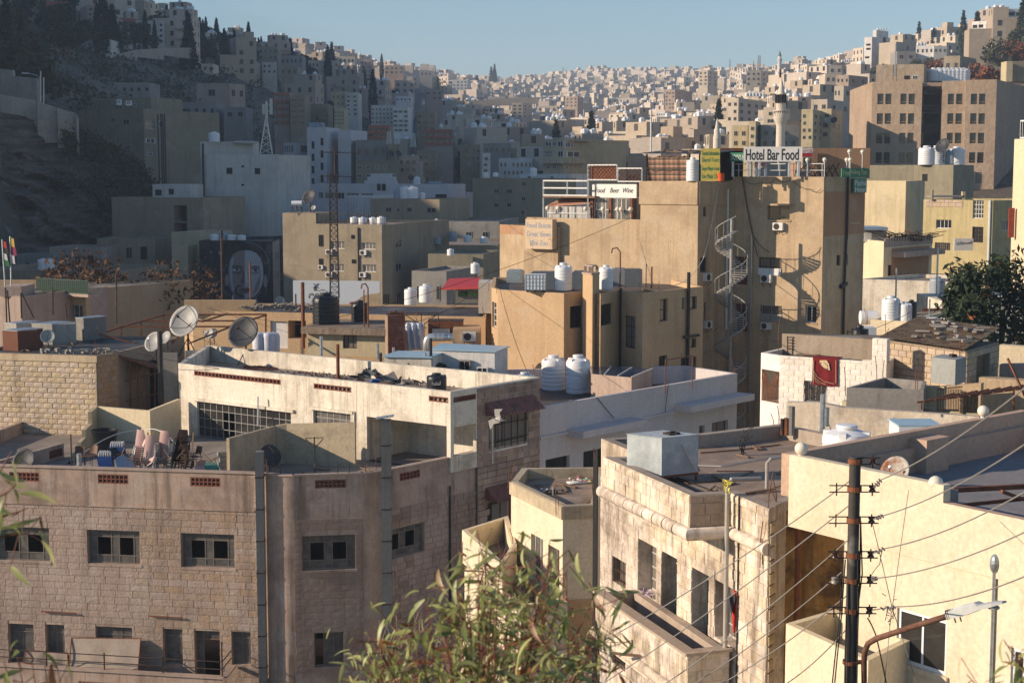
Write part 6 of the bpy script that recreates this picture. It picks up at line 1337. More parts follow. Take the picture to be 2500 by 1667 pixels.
 for(xa,ya,xb,yb,D_,lab)in((1500,1180,1740,1260,88,'brown corrugated roof below the dark tree'),(1560,1255,1730,1295,82,'pale corrugated roof strip behind the low tanks')):
  mb=MB();x0,y0,x1,y1=qr('d2',xa,ya,xb,yb);n=44
  for k in range(n+1):
   f=k/n;p=P(x0+(x1-x0)*f,y0,D_+4);q_=P(x0+(x1-x0)*f,y1,D_);o=V3((0,0,.07*(k%2)));mb.v+=[tuple(p+o),tuple(q_+o)]
  for k in range(n):mb.f.append((2*k,2*k+1,2*k+3,2*k+2));mb.m.append(0)
  tag(obj('corrugated_roof',mb,M_CORRUG if 'pale' in lab else M_RUST),lab,'roof')
 t=empty('right_yard_block',P(2400,760,95),'low stone block behind the dark tree','building');pbox('wall',2300,2560,735,1000,95,6,M_DC,t)
right_middle()
def minaret(label,px,y_base,D,parts,mat,tip=None):
 A=P(px,y_base,D);t=empty('minaret',A,label,'minaret')
 for nm,prof,m in parts:
  mb=MB();mb.lathe([(r/F*D,zy(px,y,D)-A.z)for r,y in prof],20,A);obj(nm,mb,m or mat,t,'auto')
 if tip:
  mb=MB();mb.tube([P(px,tip[0],D),P(px,tip[1],D)],.1,6);c=P(px,tip[1],D)
  for y in(tip[0]-4,tip[0]-8):mb.sphere(P(px,y,D),.13,8,6)
  obj('finial',mb,M_IRON,t)
 return t
M_MIN=pm('minaret_stone',(.63,.56,.47),(.44,.38,.31))
minaret('tall stone minaret with a ringed balcony and pointed cap behind the hotel sign',1905,372,165,(('shaft',[(11.5,372),(10.8,312),(11.5,305),(12.5,302)],None),('balcony',[(12.5,302),(18,290),(18.5,284),(18.5,278),(16,278)],None),('upper_shaft',[(12,284),(11.5,232),(12.5,230)],None),('cap',[(9.5,232),(5,208),(.5,190)],None)),M_MIN,(190,170))
mb=MB();A=P(1905,284,165)
for k in range(20):
 a=2*pi*k/20;r=17.6/F*165;mb.tube([(A.x+r*cos(a),A.y+r*sin(a),A.z),(A.x+r*cos(a),A.y+r*sin(a),A.z+.5)],.03,4)
mb.lathe([(r-.05,.5),(r+.05,.5),(r+.05,.58),(r-.05,.58)],20,A)
rt=[o for o in bpy.data.objects if o.name.startswith('minaret')and o.parent is None][-1]
obj('balcony_rail',mb,M_MIN,rt)
mb=MB()
for k in range(6):
 a=-pi/2+(k-2.5)*.52;r=11.9/F*165;c=V3((A.x+r*cos(a),A.y+r*sin(a),zy(1905,252,165)));mb.cbox(c,.18,.18,.85,a)
obj('lancet_opening',mb,M_DARK,rt)
minaret('small far minaret with a green tip on the right skyline',1903,182,640,(('shaft',[(4.8,182),(4.4,152),(6,148),(6,144)],M_WR),('upper_shaft',[(4,146),(3.8,138)],M_WR),('cap',[(4.2,138),(.4,124)],simple('green_cap',(.10,.16,.09),.8))),M_WR)
minaret('pale cone topped minaret behind the curtain shelter',1750,385,180,(('shaft',[(9.5,385),(9.5,340),(10,338)],M_MIN),('cap',[(9.6,338),(3,300),(.4,288)],M_MIN)),M_MIN,(288,275))
minaret('thin minaret on the far skyline right of the middle',1838,172,900,(('shaft',[(2.4,172),(2.2,162),(3.4,160),(3.4,157)],None),('cap',[(2.2,157),(.3,146)],None)),M_LS)
minaret('tiny white minaret on the left crest',645,122,640,(('shaft',[(2.6,122),(2.3,112)],None),('cap',[(2.6,112),(.3,98)],None)),M_WR)
def lattice_mast(label,px,y0,y1,D,w0,w1,mat,n=10,panels=0):
 A,B=P(px,y1,D),P(px,y0,D);B.x,B.y=A.x,A.y;t=empty('lattice_mast',A,label,'mast');mb=MB();H=B.z-A.z;br=MB();cor=[(-1,-1),(1,-1),(1,1),(-1,1)];pt=lambda k,c:V3((A.x+c[0]*(w0+(w1-w0)*k/n)/2,A.y+c[1]*(w0+(w1-w0)*k/n)/2,A.z+H*k/n));th=max(.05,w0*.07)
 for c in cor:mb.bar(pt(0,c),pt(n,c),th)
 for k in range(n):
  for i in range(4):
   c,d=cor[i],cor[(i+1)%4];br.bar(pt(k,c),pt(k+1,d)if k%2 else pt(k+1,d),th*.6);br.bar(pt(k+1,c),pt(k+1,d),th*.6);br.bar(pt(k,d),pt(k+1,c),th*.6)
 obj('leg',mb,mat,t);obj('bracing',br,mat,t);return t
lattice_mast('tall rusty lattice mast with aerials in front of the tan apartment house',817,425,728,132,.72,.55,M_IRON,22)
for y,w,lab in((372,2.6,'top aerial spread on the rusty lattice mast'),(430,2.4,'curved aerial halfway down the rusty lattice mast')):
 A=P(817,y,132);t=empty('mast_aerial',A,lab,'aerial');mb=MB()
 if y<400:mb.tube([P(817,362,132),P(817,426,132)],.06,6);obj('spike',mb,M_IRON,t);mb=MB()
 mb.bar(A-V3((w*.45,0,0)),A+V3((w*.75,.5,-.1)),.05)
 for k in range(9):p=A+V3((w*(-.45+1.2*k/8),0,0));mb.bar(p-V3((.1,.5,.04)),p+V3((.1,.5,.05)),.03)
 obj('boom',mb,M_IRON,t)
A=P(650,376,202)
t=empty('antenna_mast',A,'tripod mast with long white panel antennas on the grey white tower','mast')
mb=MB();top=P(650,282,202)
for dx in(-15,15,4):mb.bar(P(650+dx,376,202+(2 if dx==4 else 0)),top,.14)
for k in range(6):
 f=k/6
 for s in(-1,1):mb.bar(P(650+s*15*(1-f),376-94*f,202),P(650-s*15*(1-f-.15),376-94*(f+.15),202),.07)
obj('leg',mb,M_GALV,t)
mb=MB();mb.tube([P(650,290,202),P(650,246,202)],.12,6);mb.bar(P(641,278,202),P(660,270,202),.1);mb.bar(P(641,262,202),P(662,255,202),.1);obj('pole',mb,M_GALV,t)
for x,y0,y1 in((643,255,279),(650,250,289),(661,241,280)):
 pbox('panel_antenna',x-3,x+3,y0,y1,201.5,.3,simple('antenna_cream',(.50,.49,.42),.5),t)
lattice_mast('slim communication mast on the sunny right skyline',1853,136,178,900,1.6,1.2,M_GR,10)
lattice_mast('thin mast on the far skyline near the middle',1375,163,186,1500,1.6,.9,M_GR,8)
lattice_mast('short mast on the skyline left of the small green minaret',1782,146,172,1000,1.0,.7,M_GR,8)
for k,(px,y0,y1)in enum(((950,322,352),(1009,326,360),(970,325,352))):
 lattice_mast(('left communication mast in the shaded valley','right communication mast in the shaded valley','middle communication mast in the shaded valley')[k],px,y0,y1,268,.9,.5,M_GALV,7)
post(1589,268,372,210,.12,'tall pale flagpole left of the cone topped minaret',M_WM)
for(x,y,D,d,h,lab,kd)in((523,347,203,1.45,1.3,'white tank on the stair hut of the grey white tower',None),(106,658,149,1.0,1.05,'left white tank of the pair on the long low block',None),(121,658,149,1.0,1.05,'right white tank of the pair on the long low block',None),(248,748,120,.65,.62,'small white tank in the shade beside the brown tree',None),(524,587,171,.95,.7,'left white tank behind the top edge of the painted wall',None),(544,587,171.5,1.0,1.0,'tall bluish tank behind the top edge of the painted wall',TK_G),(566,586,171.3,1.0,.6,'low white tank behind the painted wall',None),(590,586,171.3,.95,.55,'low white tank at the right behind the painted wall',None),(865,548,151.5,.8,.75,'left white tank behind the bar railing of the tan apartment house',None),(886,548,151.3,.85,.7,'second white tank behind the bar railing of the tan apartment house',None),(911,548,151.3,.85,.7,'third white tank behind the bar railing of the tan apartment house',None),(931,550,150.5,.85,.85,'right white tank behind the bar railing of the tan apartment house',None),(974,485,193,1.3,1.4,'leftmost tank of the group on the tan flat block',TK_G),(990,485,192.6,1.4,1.5,'second tank of the group on the tan flat block',None),(1007,485,192.4,1.4,1.5,'rightmost white tank of the group on the tan flat block',None),(1031,486,193,.7,.8,'small white tank at the right on the tan flat block',None),(1018,453,231,1.0,1.3,'tall white tank standing on the stepped white building',None),(1052,456,231,.85,.75,'left tank of three at the right end of the stepped white building',TK_G),(1062,456,231,.85,.75,'middle tank of three at the right end of the stepped white building',TK_G),(1071,456,231,.85,.8,'right tank of three at the right end of the stepped white building',TK_G),(1034,585,160.5,.6,.98,'slim white tank on the shaded flat roof left of the hotel',None),(1051,594,160.2,.8,.8,'left grey tank of two on the shaded flat roof',TK_G),(1067,596,160.2,.75,.7,'right grey tank of two on the shaded flat roof',TK_G),(1105,590,162,.95,1.0,'dark blue tank on the shaded flat roof',TK_G),(1142,592,161,.85,.75,'white topped tank by the scrap on the shaded flat roof',None),(1181,594,161,.8,.7,'white tank near the hotel on the shaded flat roof',None),(1100,624,147,.65,.65,'small white tank in front of the scrap heap',None),(1160,668,132,.75,.95,'white tank on a stand above the red tin roof',None),(1066,553,186,.6,.9,'white box like tank beside the dark low roof house',None),(1183,425,273,.9,1.0,'left tank on the thin white stair tower',None),(1190,425,273,.9,1.0,'right tank on the thin white stair tower',None),(1302,430,222,1.0,1.2,'white tank block on the low white painted roof',None),(1186,432,212,.8,.6,'left small tank on the olive block roof',None),(1210,432,212,.8,.6,'right small tank on the olive block roof',None)):
 tank(x,y,D,d,h,lab,None,kd)
for k,(x,y)in enum(((766,311),(776,311),(787,311),(758,311))):tank(x,y,287,.95,.85,'bluish white tank on top of the tall white stair tower','tanks on the white stair tower',TK_G)
for k in range(6):tank(1823+k*8.0,236,306,.62,.7,'white tank in the row on the big weathered block','row of tanks on the weathered block')
for k in range(5):tank(2056+k*5.5,152,520,.72,.75,'white tank in the row on the tan skyline house','row of tanks on the tan skyline house')
for k in range(4):tank(2143+k*6.5,74,569,.8,.7,'white tank on the hut of the tall white skyline block','tanks on the tall white skyline block')
for k in range(3):tank(2241+k*8,112,524,.95,1.0,'white tank on the white house of the right hill','three tanks on the white hill house')
dish(757,519,152,1.45,-.5,'big black dish on the tan apartment house roof',DS_D);dish(766,521,151,.5,-.4,'small pale dish beside the big black dish');dish(954,392,264,1.1,.4,'left black dish under the communication masts',DS_D);dish(972,392,264,1.1,.6,'right black dish under the communication masts',DS_D)
dish(1003,450,228,.9,.3,'dark dish beside the tall tank of the stepped white building',DS_D);dish(2019,312,246,1.1,.2,'left pale dish on the wall of the pale olive house');dish(2036,312,246,1.1,-.6,'right grey dish on the wall of the pale olive house',DS_D)
A,B=P(712,497,151.5),P(737,497,151.5)
t=empty('solar_boiler',A,'pale horizontal boiler drum on legs on the tan apartment house roof','boiler');mb=MB();mb.tube([A,B],.26,12);obj('drum',mb,M_TANKW,t,'auto')
mb=MB()
for x in(714,724,735):mb.bar(P(x,502,151.4),P(x-2,521,151.2),.05);mb.bar(P(x,502,151.4),P(x+4,521,151.8),.05)
obj('leg',mb,M_IRON,t)
w_=[o for o in bpy.data.objects if o.name.startswith('tan_apartment_house')and o.parent is None]
wal=Wall(P(690,547,152).xy,P(932,547,148).xy,-30,0)
for r,lab in(((668,697,705,738),'upper air conditioner half behind the rusty lattice mast'),((938,702,990,742),'upper right air conditioner on the tan apartment house'),((668,880,705,922),'lower air conditioner half behind the rusty lattice mast'),((935,882,985,922),'lower right air conditioner on the tan apartment house'),((603,826,628,856),'small white air conditioner under the narrow window of the tan apartment house')):
 ac(wal,qr('b2',*r),lab)
# near left: the stone apartment building and its terrace
def blocks_of(mat,n=4,rough=.12,nm='stone'):return[block_mesh(nm,mat,rough,s)for s in range(n)]
BL_ROCK=blocks_of(M_PINKST,5,.05)
BL_PINK=blocks_of(M_PINKST2,3,.05)
BL_LIME=blocks_of(M_LI,4,.08)
BL_WHITE=blocks_of(M_WLIMEST,3,.05)
BL_YEL=blocks_of(M_YBLOCK,4,.10,'block')
BL_TAN=blocks_of(M_TBLOCK,3,.08,'block')
M_REVEAL=pm('shadowed_stone',(.22,.165,.13))
def hcomb(w,rect,parent,nx,ny,uvz=None,bar=.05):
 """clay vent blocks set in an opening of wall w"""
 r=uvz or w.rect(*rect);u0,z0,u1,z1=r;w.op.append((u0,z0,u1,z1,.2));mb=MB()
 for k in range(nx+1):
  u=u0+(u1-u0-bar)*k/nx;mb.box(w.pt(u,z0,-.14),w.d3()*bar,w.n3()*.13,V3((0,0,z1-z0)))
 for k in range(ny+1):
  z=z0+(z1-z0-bar)*k/ny;mb.box(w.pt(u0,z,-.142),w.d3()*(u1-u0),w.n3()*.125,V3((0,0,bar)))
 obj('vent_block',mb,M_CLAY,parent)
ZL=zy(618,1157,65)
def left_building():
 pts=cZ([(-70,1136),(620,1157)],ZL)+cZ([(650,1159.5),(682,1161.5),(715,1162.6),(885,1157.5),(898,1156.6),(911,1155.3),(926,1153.3),(946,1150),(1098,1119),(1313,1073)],ZL);back=[pts[-1]+V3((-9,9)),P(150,1085,84).xy,P(-60,1120,74).xy];b=Bldg('stone_apartment_building','weathered pinkish stone apartment building with a curved corner and a cluttered roof terrace','building',pts,ZL,-25,M_PINKW,back=back,par=.6,part=.22,rfm=M_FR);W=b.w;rt=b.root;brown=simple('grey_brown_metal',(.16,.135,.115),.6,var=.25)
 for k,r in enum(((-60,290,402,565),(708,315,1138,592),(1472,342,1908,620))):
  b.win(0,qr('a4',*r),(.16,.43,.58,.86),(.24,.78),fr_=brown,gl_=M_DG,fw=.06,rev=.28,depth=.18,opens=((1,1),(3,1)),sep=True,sill=.05)
 for r,nx in(((65,1080,278,1400),2),((368,1087,528,1400),2),((778,1103,1080,1420),3),((1327,1122,1488,1415),2),((1885,1145,2043,1415),2)):
  b.win(0,qr('a4',*r),nx,(.78,),fr_=brown,gl_=M_DG,fw=.07,rev=.28,depth=.2,sep=True)
 r=b.win(0,qr('a4',1582,1137,1793,1560),(.3,),(.82,),fr_=M_WOOD,gl_=M_DG,rev=.3,depth=.2,opens=((1,0),),sep=True,name='door')
 for i,rc,nx in((0,('a3',75,1172,320,1245),7),(0,('a3',795,1190,1045,1265),7),(0,('a3',1550,1215,1795,1288),7)):
  hcomb(W[i],qr(*rc),rt,nx,2)
 def wall_at(px):
  for i,w in enum(W[:len(pts)-1]):
   a,c=proj((*w.A,ZL))[0],proj((*w.B,ZL))[0]
   if a<=px<=c:return i
 for rc,nx in((('b3',563,1240,815,1308),7),(('b3',1253,1185,1420,1250),6),(('b3',1740,1082,1850,1145),5)):
  R_=qr(*rc);i=wall_at(R_[0]);hcomb(W[i],R_,rt,nx,2)
 i=wall_at(745);zl_=W[0].uv(100,1228)[1]-.3;b.win(i,qr('b4',456,372,893,655),(.15,.42,.57,.84),(.26,.78),fr_=brown,gl_=M_DG,rev=.28,depth=.2,opens=((1,1),(3,1)),sep=True,sill=.05);b.win(i,qr('b4',556,1160,798,1440),3,1,fr_=brown,gl_=M_DG,rev=.3,depth=.2,opens=((0,0),),sep=True);layb(W[i],rt,(0,-21,W[i].L,zl_),.29,(.42,.9),BL_PINK,out=.012,th=.03,irregular=True,limit=0,seed=8,gap=.005);b.win(wall_at(965),qr('b4',1185,318,1452,560),(.3,.48,.78),(.25,.8),fr_=brown,gl_=M_DG,rev=.25,depth=.15,opens=((0,1),(2,1)),sep=True);mb=MB()
 for i2 in range(len(pts)-1):
  w=W[i2];mb.box(w.pt(-.02,ZL+.003,-.26),w.d3()*(w.L+.04),w.n3()*.32,V3((0,0,.07)))
 obj('coping',mb,M_PR,rt);w=W[0];_,zl=w.uv(100,1228);mb=MB();mb.box(w.pt(0,zl-.06,0),w.d3()*w.L,w.n3()*.06,V3((0,0,.06)));obj('ledge',mb,M_PINKW,rt);n=layb(w,rt,(w.uv(-10,1500)[0],-22.2,w.L+.55,zl-.07),.29,(.42,.95),BL_ROCK,out=.02,th=.05,irregular=True,limit=225,jitter=.006,pitch_var=.08,gap=.004);ws=Wall(pts[-3],pts[-1],-25,ZL);ws.op=[o for q_ in W[wall_at(965):]for o in()];i9=wall_at(1200);wk=W[wall_at(965)];zt9=wk.uv(960,1242)[1];layb(wk,rt,(0,-21,wk.L,zt9),.27,(.45,.7),BL_PINK,out=.03,th=.05,irregular=True,limit=65,seed=3);wk=W[i9];u9,_=wk.uv(1165,1250);layb(wk,rt,(0,-21,u9,zt9),.27,(.45,.7),BL_PINK,out=.03,th=.05,irregular=True,limit=10,seed=5);b.finish(smooth=28)
 for(p0,p1,x0,x1,y0,lab,D)in((0,0,622,641,1103,'left square grey duct rising past the terrace parapet',64.4),(0,0,930,953,1025,'right square grey duct with a flat cap rising past the curved corner',64.6)):
  A,B=P(x0,y0,D),P(x1,y0,D);t=empty('duct',(A.x,D,-25),lab,'duct');mb=MB();mb.box((A.x,D-.02,-25),(B.x-A.x,.05,0),(0,.34,0),(0,0,A.z+25));obj('shaft',mb,plaster('duct_grey',(.20,.195,.185),skv=.6,bov=.5,bump=.1,rough=.6),t);mb=MB()
  for k in range(8):mb.box((A.x-.015,D-.035,A.z-1.1-k*1.35),(B.x-A.x+.03,.05,0),(0,.36,0),(0,0,.05))
  obj('joint',mb,M_IRON,t)
  if x0>800:
   mb=MB();mb.box((A.x-.22,D-.1,A.z+.03),(B.x-A.x+.35,.1,.1),(0,.5,0),(0,0,.04));obj('cap',mb,M_GALV,t)
 wr=Wall(pts[-2],pts[-1],-25,0)
 for x,lab,r_ in((1167,'dark drain pipe where the stone wall meets the terrace parapet',.05),(1095,'pair of thin black pipes on the stone wall right of the curved corner',.045)):
  u,z=(wr if x>1098 else W[len(pts)-3]).uv(x,1105 if x>1110 else 1185);wl=wr if x>1098 else W[len(pts)-3];mb=MB();mb.tube([wl.pt(u,z+(2.6 if x>1110 else 0),.09),wl.pt(u,-24,.09)],r_,6);tag(obj('drain_pipe',mb,M_BP),lab,'pipe')
 for r,lab in(((350,968,625,985),'left rusty bar fixed over the lower windows'),((1222,1005,1490,1018),'right rusty bar fixed over the lower windows')):
  u0,z0,u1,z1=w.rect(*qr('a4',*r));mb=MB();mb.bar(w.pt(u0,z1-.05,.12),w.pt(u1,z1-.07,.12),.045);mb.bar(w.pt(u0,z1-.05,.07),w.pt(u0,z1-.05,.13),.04);mb.bar(w.pt(u1,z1-.07,.07),w.pt(u1,z1-.07,.13),.04);tag(obj('awning_bar',mb,M_RUST),lab,'bar')
 cv=plaster('beige_canvas',(.33,.275,.22),(.24,.14,.10),(.40,.34,.28),skv=.35,bov=.4,bump=.1)
 for pts4,lab in(([(595,1190),(1157,1195),(1120,1500),(560,1480)],'large beige canvas awning tilted over the lower stone balcony'),([(225,1288),(560,1318),(560,1470),(190,1400)],'darker canvas awning half behind the leaves at lower left')):
  Q=[]
  for kk,p in enum(pts4):
   u,z=w.uv(*q('a4',*p));o_=.15 if kk<2 else 1.55
   if kk>=2:z+=.0
   Q.append(w.pt(u,z,.16)if kk<2 else P(*q('a4',*p),w.pt(u,z,1.5).y))
  t=empty('awning',Q[0],lab,'awning');mb=MB();n=14
  for a in range(n+1):
   for c in range(n+1):
    p=Q[0].lerp(Q[1],a/n).lerp(Q[3].lerp(Q[2],a/n),c/n);p.z-=.10*sin(pi*c/n)*(1+.3*sin(a*1.1));mb.v.append(tuple(p))
  for a in range(n):
   for c in range(n):i0=a*(n+1)+c;mb.f.append((i0,i0+1,i0+n+2,i0+n+1));mb.m.append(0)
  obj('canvas',mb,cv,t,True);mb=MB()
  for p0,p1 in((Q[0],Q[3]),(Q[1],Q[2]),(Q[3],Q[2]),(Q[0],Q[1])):mb.tube([p0,p1],.025,6)
  obj('frame',mb,M_RUST,t)
 t=empty('stone_balcony',w.pt(w.L*.5,-21,1),'long stone balcony with a two bar railing along the foot of the stone building','balcony');r0=w.uv(*q('a4',-200,1500));Dk=63.6;A,B=P(-80,1636,65.4),P(*q('a4',1815,1533),63.4);wb=Wall(A.xy,B.xy,-23,B.z);mb=MB();wb.z1=B.z;wb.z0=B.z-1.4;r=wb.rect(*qr('a4',640,1540,1115,1580));wb.op.append((r[0],r[1]-.2,r[2],r[3]-.05,.14));wb.mesh(mb);obj('wall',mb,M_PINKW,t);hcomb(Wall(A.xy,B.xy,-30,0),None,t,14,2,uvz=(r[0],r[1]-.2,r[2],r[3]-.05));mb=MB();mb.box(wb.pt(-.5,B.z+.003,-.22),wb.d3()*(wb.L+.55),wb.n3()*.3,V3((0,0,.08)));C=P(*q('a4',1905,1470),64.9);mb.bar(wb.pt(wb.L,B.z+.043,-.1),w.pt(w.uv(*q('a4',1905,1470))[0],B.z+.043,.1),.3,.08);obj('coping',mb,M_PR,t);mb=MB();mb.box(wb.pt(-.5,B.z-1.35,-1.5),wb.d3()*(wb.L+.4),wb.n3()*1.45,V3((0,0,.15)));obj('floor',mb,M_FR,t);mb=MB()
 for dz in(.30,.62):
  mb.bar(wb.pt(-.5,B.z+dz+.08,-.08),wb.pt(wb.L-.05,B.z+dz+.08,-.08),.035);mb.bar(wb.pt(wb.L-.05,B.z+dz+.08,-.08),w.pt(w.uv(*q('a4',1893,1400))[0],B.z+dz+.08,.12),.035)
 for k in range(6):mb.bar(wb.pt(wb.L-.05-k*2.6,B.z+.05,-.08),wb.pt(wb.L-.05-k*2.6,B.z+.05+(.75 if k else 1.5),-.08),.05)
 obj('railing',mb,M_IRON,t);return b,pts,W
LB,LBP,LBW=left_building()
ZF=ZL-.6
ZU=zy(1098,956,68.5)
def upper_house():
 fl=G(435,887,ZU).xy;fr=P(1098,956,68.5).xy;e=LBP[-1]-LBP[-2];er=e.normalized();nn=V3((er.y,-er.x));fr2=fr+nn*.04;far=fr2+er*((G(1313,920,ZU).xy-fr).length);b=Bldg('cream_roof_house','long cream upper house with a stone flank and a littered flat roof behind the terrace','house',[fl,fr2,far],ZU,ZF-.02,M_DC,back=[G(506,842,ZU).xy],par=.85,part=.25,rfm=M_FR);W=b.w;t=b.root;grey=simple('grey_steel_frame',(.30,.29,.275),.5);b.win(0,qr('a3',1603,590,2370,985),tuple(k/15 for k in range(1,15)),(.28,.46,.64,.82),fr_=grey,gl_=glass_mat('deep_glass',(.012,.014,.016),.05,.12),fw=.04,rev=.2,depth=.1,opens=((4,0),(4,1),(4,2),(4,3),(5,0),(5,1),(5,2),(5,3)),sep=False);b.win(0,qr('b3',548,660,858,790),6,2,fr_=grey,gl_=M_DG,fw=.05,rev=.2,depth=.12);mb=MB()
 for r in((('a3',1585,575,2385,590)),(('b3',540,645,868,660))):
  rr=W[0].rect(*qr(*r));mb.box(W[0].pt(rr[0]-.1,rr[3]-.1,-.01),W[0].d3()*(rr[2]-rr[0]+.2),W[0].n3()*.14,V3((0,0,.14)))
 rr=W[0].rect(*qr('b3',838,675,862,800));mb.box(W[0].pt(rr[2],rr[1],-.01),W[0].d3()*.22,W[0].n3()*.09,V3((0,0,rr[3]-rr[1])));obj('lintel',mb,M_DC,t);u0,za=W[0].uv(*q('b3',985,722));W[0].op.append((u0,ZF,W[0].L-.22,za,.25));u1,_=W[1].uv(1163,1050);zb=ZU-1.62;W[1].op.append((.22,ZL+.09,u1,zb,.2))
 for rc in(('a3',1580,340,2285,372),('b3',553,447,860,472),('b3',1490,536,1650,566)):
  x0,y0,x1,y1=qr(*rc);rr=W[0].rect(x0,y0,x1,y1);hcomb(W[0],None,t,max(4,int((rr[2]-rr[0])/.24)),1,uvz=(rr[0],ZU-.52,rr[2],ZU-.27))
 rr=W[1].rect(*qr('b3',1690,545,1875,575));hcomb(W[1],None,t,10,1,uvz=(rr[0],ZU-.52,rr[2],ZU-.27));b.win(1,qr('b3',1975,735,2300,1005),(.22,.38,.62,.78),(.2,),fr_=M_IRON,gl_=M_GLASS,rev=.2,depth=.1,hbars=(6,2,.03));b.finish();w=W[0];mb=MB();mb.box(w.pt(u0-.3,ZF,-2.9),w.d3()*(w.L-u0+.48),w.n3()*.1,V3((0,0,ZU-.9-ZF)));mb.box(w.pt(u0-.25,ZF,-2.8),w.d3()*.2,w.n3()*2.6,V3((0,0,ZU-.9-ZF)));obj('porch_wall',mb,M_DC,t);mb=MB();mb.box(w.pt(u0,ZU-1.0,-2.8),w.d3()*(w.L-u0-.3),w.n3()*2.5,V3((0,0,.08)));obj('porch_ceiling',mb,M_DC,t);mb=MB();p=w.pt(w.L-.28,ZF,-.3);mb.tube([p,(p.x,p.y,za+.05)],.14,12);obj('column',mb,M_WR,t);ws=Wall(fr2,far,-25,ZU);ws.op=list(W[1].op);ub,zb2=ws.uv(*q('b3',1985,1430));uc,_=ws.uv(*q('b3',2135,1430));layb(ws,t,(u1+.05,-21.5,ws.L,ZU-.06),.285,(.42,.75),BL_PINK,out=.03,th=.06,irregular=True,limit=290,seed=9,jitter=.006,skip=lambda u,z:ub-.1<u<uc+.1 and z<zb2+.1);wn=(ub,-18,uc+.6,zb2)
 window(Wall(fr2+nn*.06,far+nn*.06,-25,0),(ub,zb2-1.5,uc+.7,zb2),t,3,1,M_IRON,M_GLASS,.07,-.02)
 for yy,x0,x1,lab in((570,1935,2335,'upper red tin awning over the barred window of the stone flank'),(1260,1935,2160,'lower red tin awning on the stone flank')):
  ua,z0=ws.uv(*q('b3',x0+10,yy+140));ue,_=ws.uv(*q('b3',x1,yy+90));o=empty('tin_awning',ws.pt(ua,z0,.1),lab,'awning');mb=MB();n=26
  for k in range(n+1):
   u=ua+(ue-ua)*k/n;dz=.03*(k%2);mb.v+=[tuple(ws.pt(u,z0+.55+dz,.06)),tuple(ws.pt(u,z0+dz,.75))]
  for k in range(n):mb.f.append((2*k,2*k+1,2*k+3,2*k+2));mb.m.append(0)
  obj('tin_sheet',mb,M_CORRED,o);mb=MB();mb.poly([ws.pt(ua,z0+.55,.06),ws.pt(ua,z0-.02,.75),ws.pt(ua,z0-.02,.06)]);mb.bar(ws.pt(ua,z0-.02,.75),ws.pt(ue,z0-.02,.75),.05);obj('side_piece',mb,M_CORRED,o)
 mb=MB();a_=w.uv(*q('a3',2145,552));c_=w.uv(*q('a3',2152,790));mb.bar(w.pt(a_[0],a_[1],.35),w.pt(c_[0],c_[1],.45),.07);tag(obj('pale_post',mb,M_WM),'pale thin post standing before the long gridded window','post')
# roof things
 zr=ZU-.85
 def rp(tile,x,y):return G(*q(tile,x,y),zr)
 for x,y0,y1,r_,lab,m in((617,70,335,.09,'grey vent pipe at the back of the littered roof',M_GALV),(752,135,415,.09,'brown vent pipe in the middle of the littered roof',M_RUST),(1076,130,255,.08,'short pale vent pipe behind the rubbish heap',M_GALV),(1100,205,345,.08,'dark short pipe beside the rubbish heap',M_BP),(1203,160,300,.07,'pale vent pipe right of the rubbish heap',M_GALV),(1462,205,360,.08,'pale pipe stub left of the big elbow duct',M_GALV),(1508,85,365,.08,'black vent pipe in front of the big elbow duct',M_BP)):
  A=rp('b3',x,y1);B=P(*q('b3',x,y0),A.y);mb=MB();mb.tube([A,(A.x,A.y,B.z)],r_,10);mb.tube([(A.x,A.y,A.z),(A.x,A.y,A.z+.12)],r_*1.5,10);tag(obj('vent_pipe',mb,m),lab,'pipe')
 A=rp('b3',1555,545);o=TK_B.put(A,1.2,(.95,.95,.82),'squat black tank with white lettering at the roof corner of the cream house');wt=Wall((A.x-.45,A.y-.475),(A.x+.45,A.y-.475),-30,0);lt=text('\ufe94\ufee3\ufeaa\ufed8\ufe98\ufee4\ufedf\ufe8d',wt,(.24,A.z+.52,.66,A.z+.72),M_SW,None,off=.0);lt.parent=o;lt.matrix_parent_inverse=Matrix.LocRotScale(o.location,o.rotation_euler,o.scale).inverted();r=random.Random(3);fm=[simple('rag_%d'%k,c,.9,var=.3)for k,c in enum(((.03,.028,.028),(.22,.2,.19),(.09,.05,.04),(.30,.27,.24),(.06,.07,.08),(.20,.055,.035)))]
 for k,m in enum(fm):
  mb=MB()
  for _ in range(58):
   x=r.gauss(1290,170);y=r.gauss(390,34)+(x-1290)*.07
   if not 850<x<1800:continue
   p=rp('b3',x,max(330,y));s=r.uniform(.08,.30);h=max(0,.5-abs(x-1000)/300)*r.random()if x<1150 else.1*r.random();pt=V3((p.x,p.y,p.z+h))
   for _k in range(4):
    a=V3((r.gauss(0,1),r.gauss(0,1),r.gauss(0,.5)))*s;c=V3((r.gauss(0,1),r.gauss(0,1),r.gauss(0,.5)))*s*.7;mb.poly([pt-a,pt+c,pt+a,pt-c]);pt=pt+a*.3
  tag(obj('rubbish_heap',mb,m,kind='stuff'),'spread heap of rags, cans and scrap on the littered cream roof','rubbish')
 mb=MB()
 for _ in range(1500):
  x=r.uniform(120,960);y=r.uniform(365,425)+(x-500)*.04
  if r.random()<.5:x=r.uniform(-20,260);y=r.uniform(315,350)
  p=rp('b3',x,y);p.z+=.02;s=r.uniform(.02,.05);mb.box(p,(s,0,0),(0,s,0),(0,0,s))
 tag(obj('red_gravel',mb,plaster('dark_red_scoria',(.10,.03,.025),rnd=0,bump=.3),kind='stuff'),'dark red gravel strewn over the cream house roof','gravel')
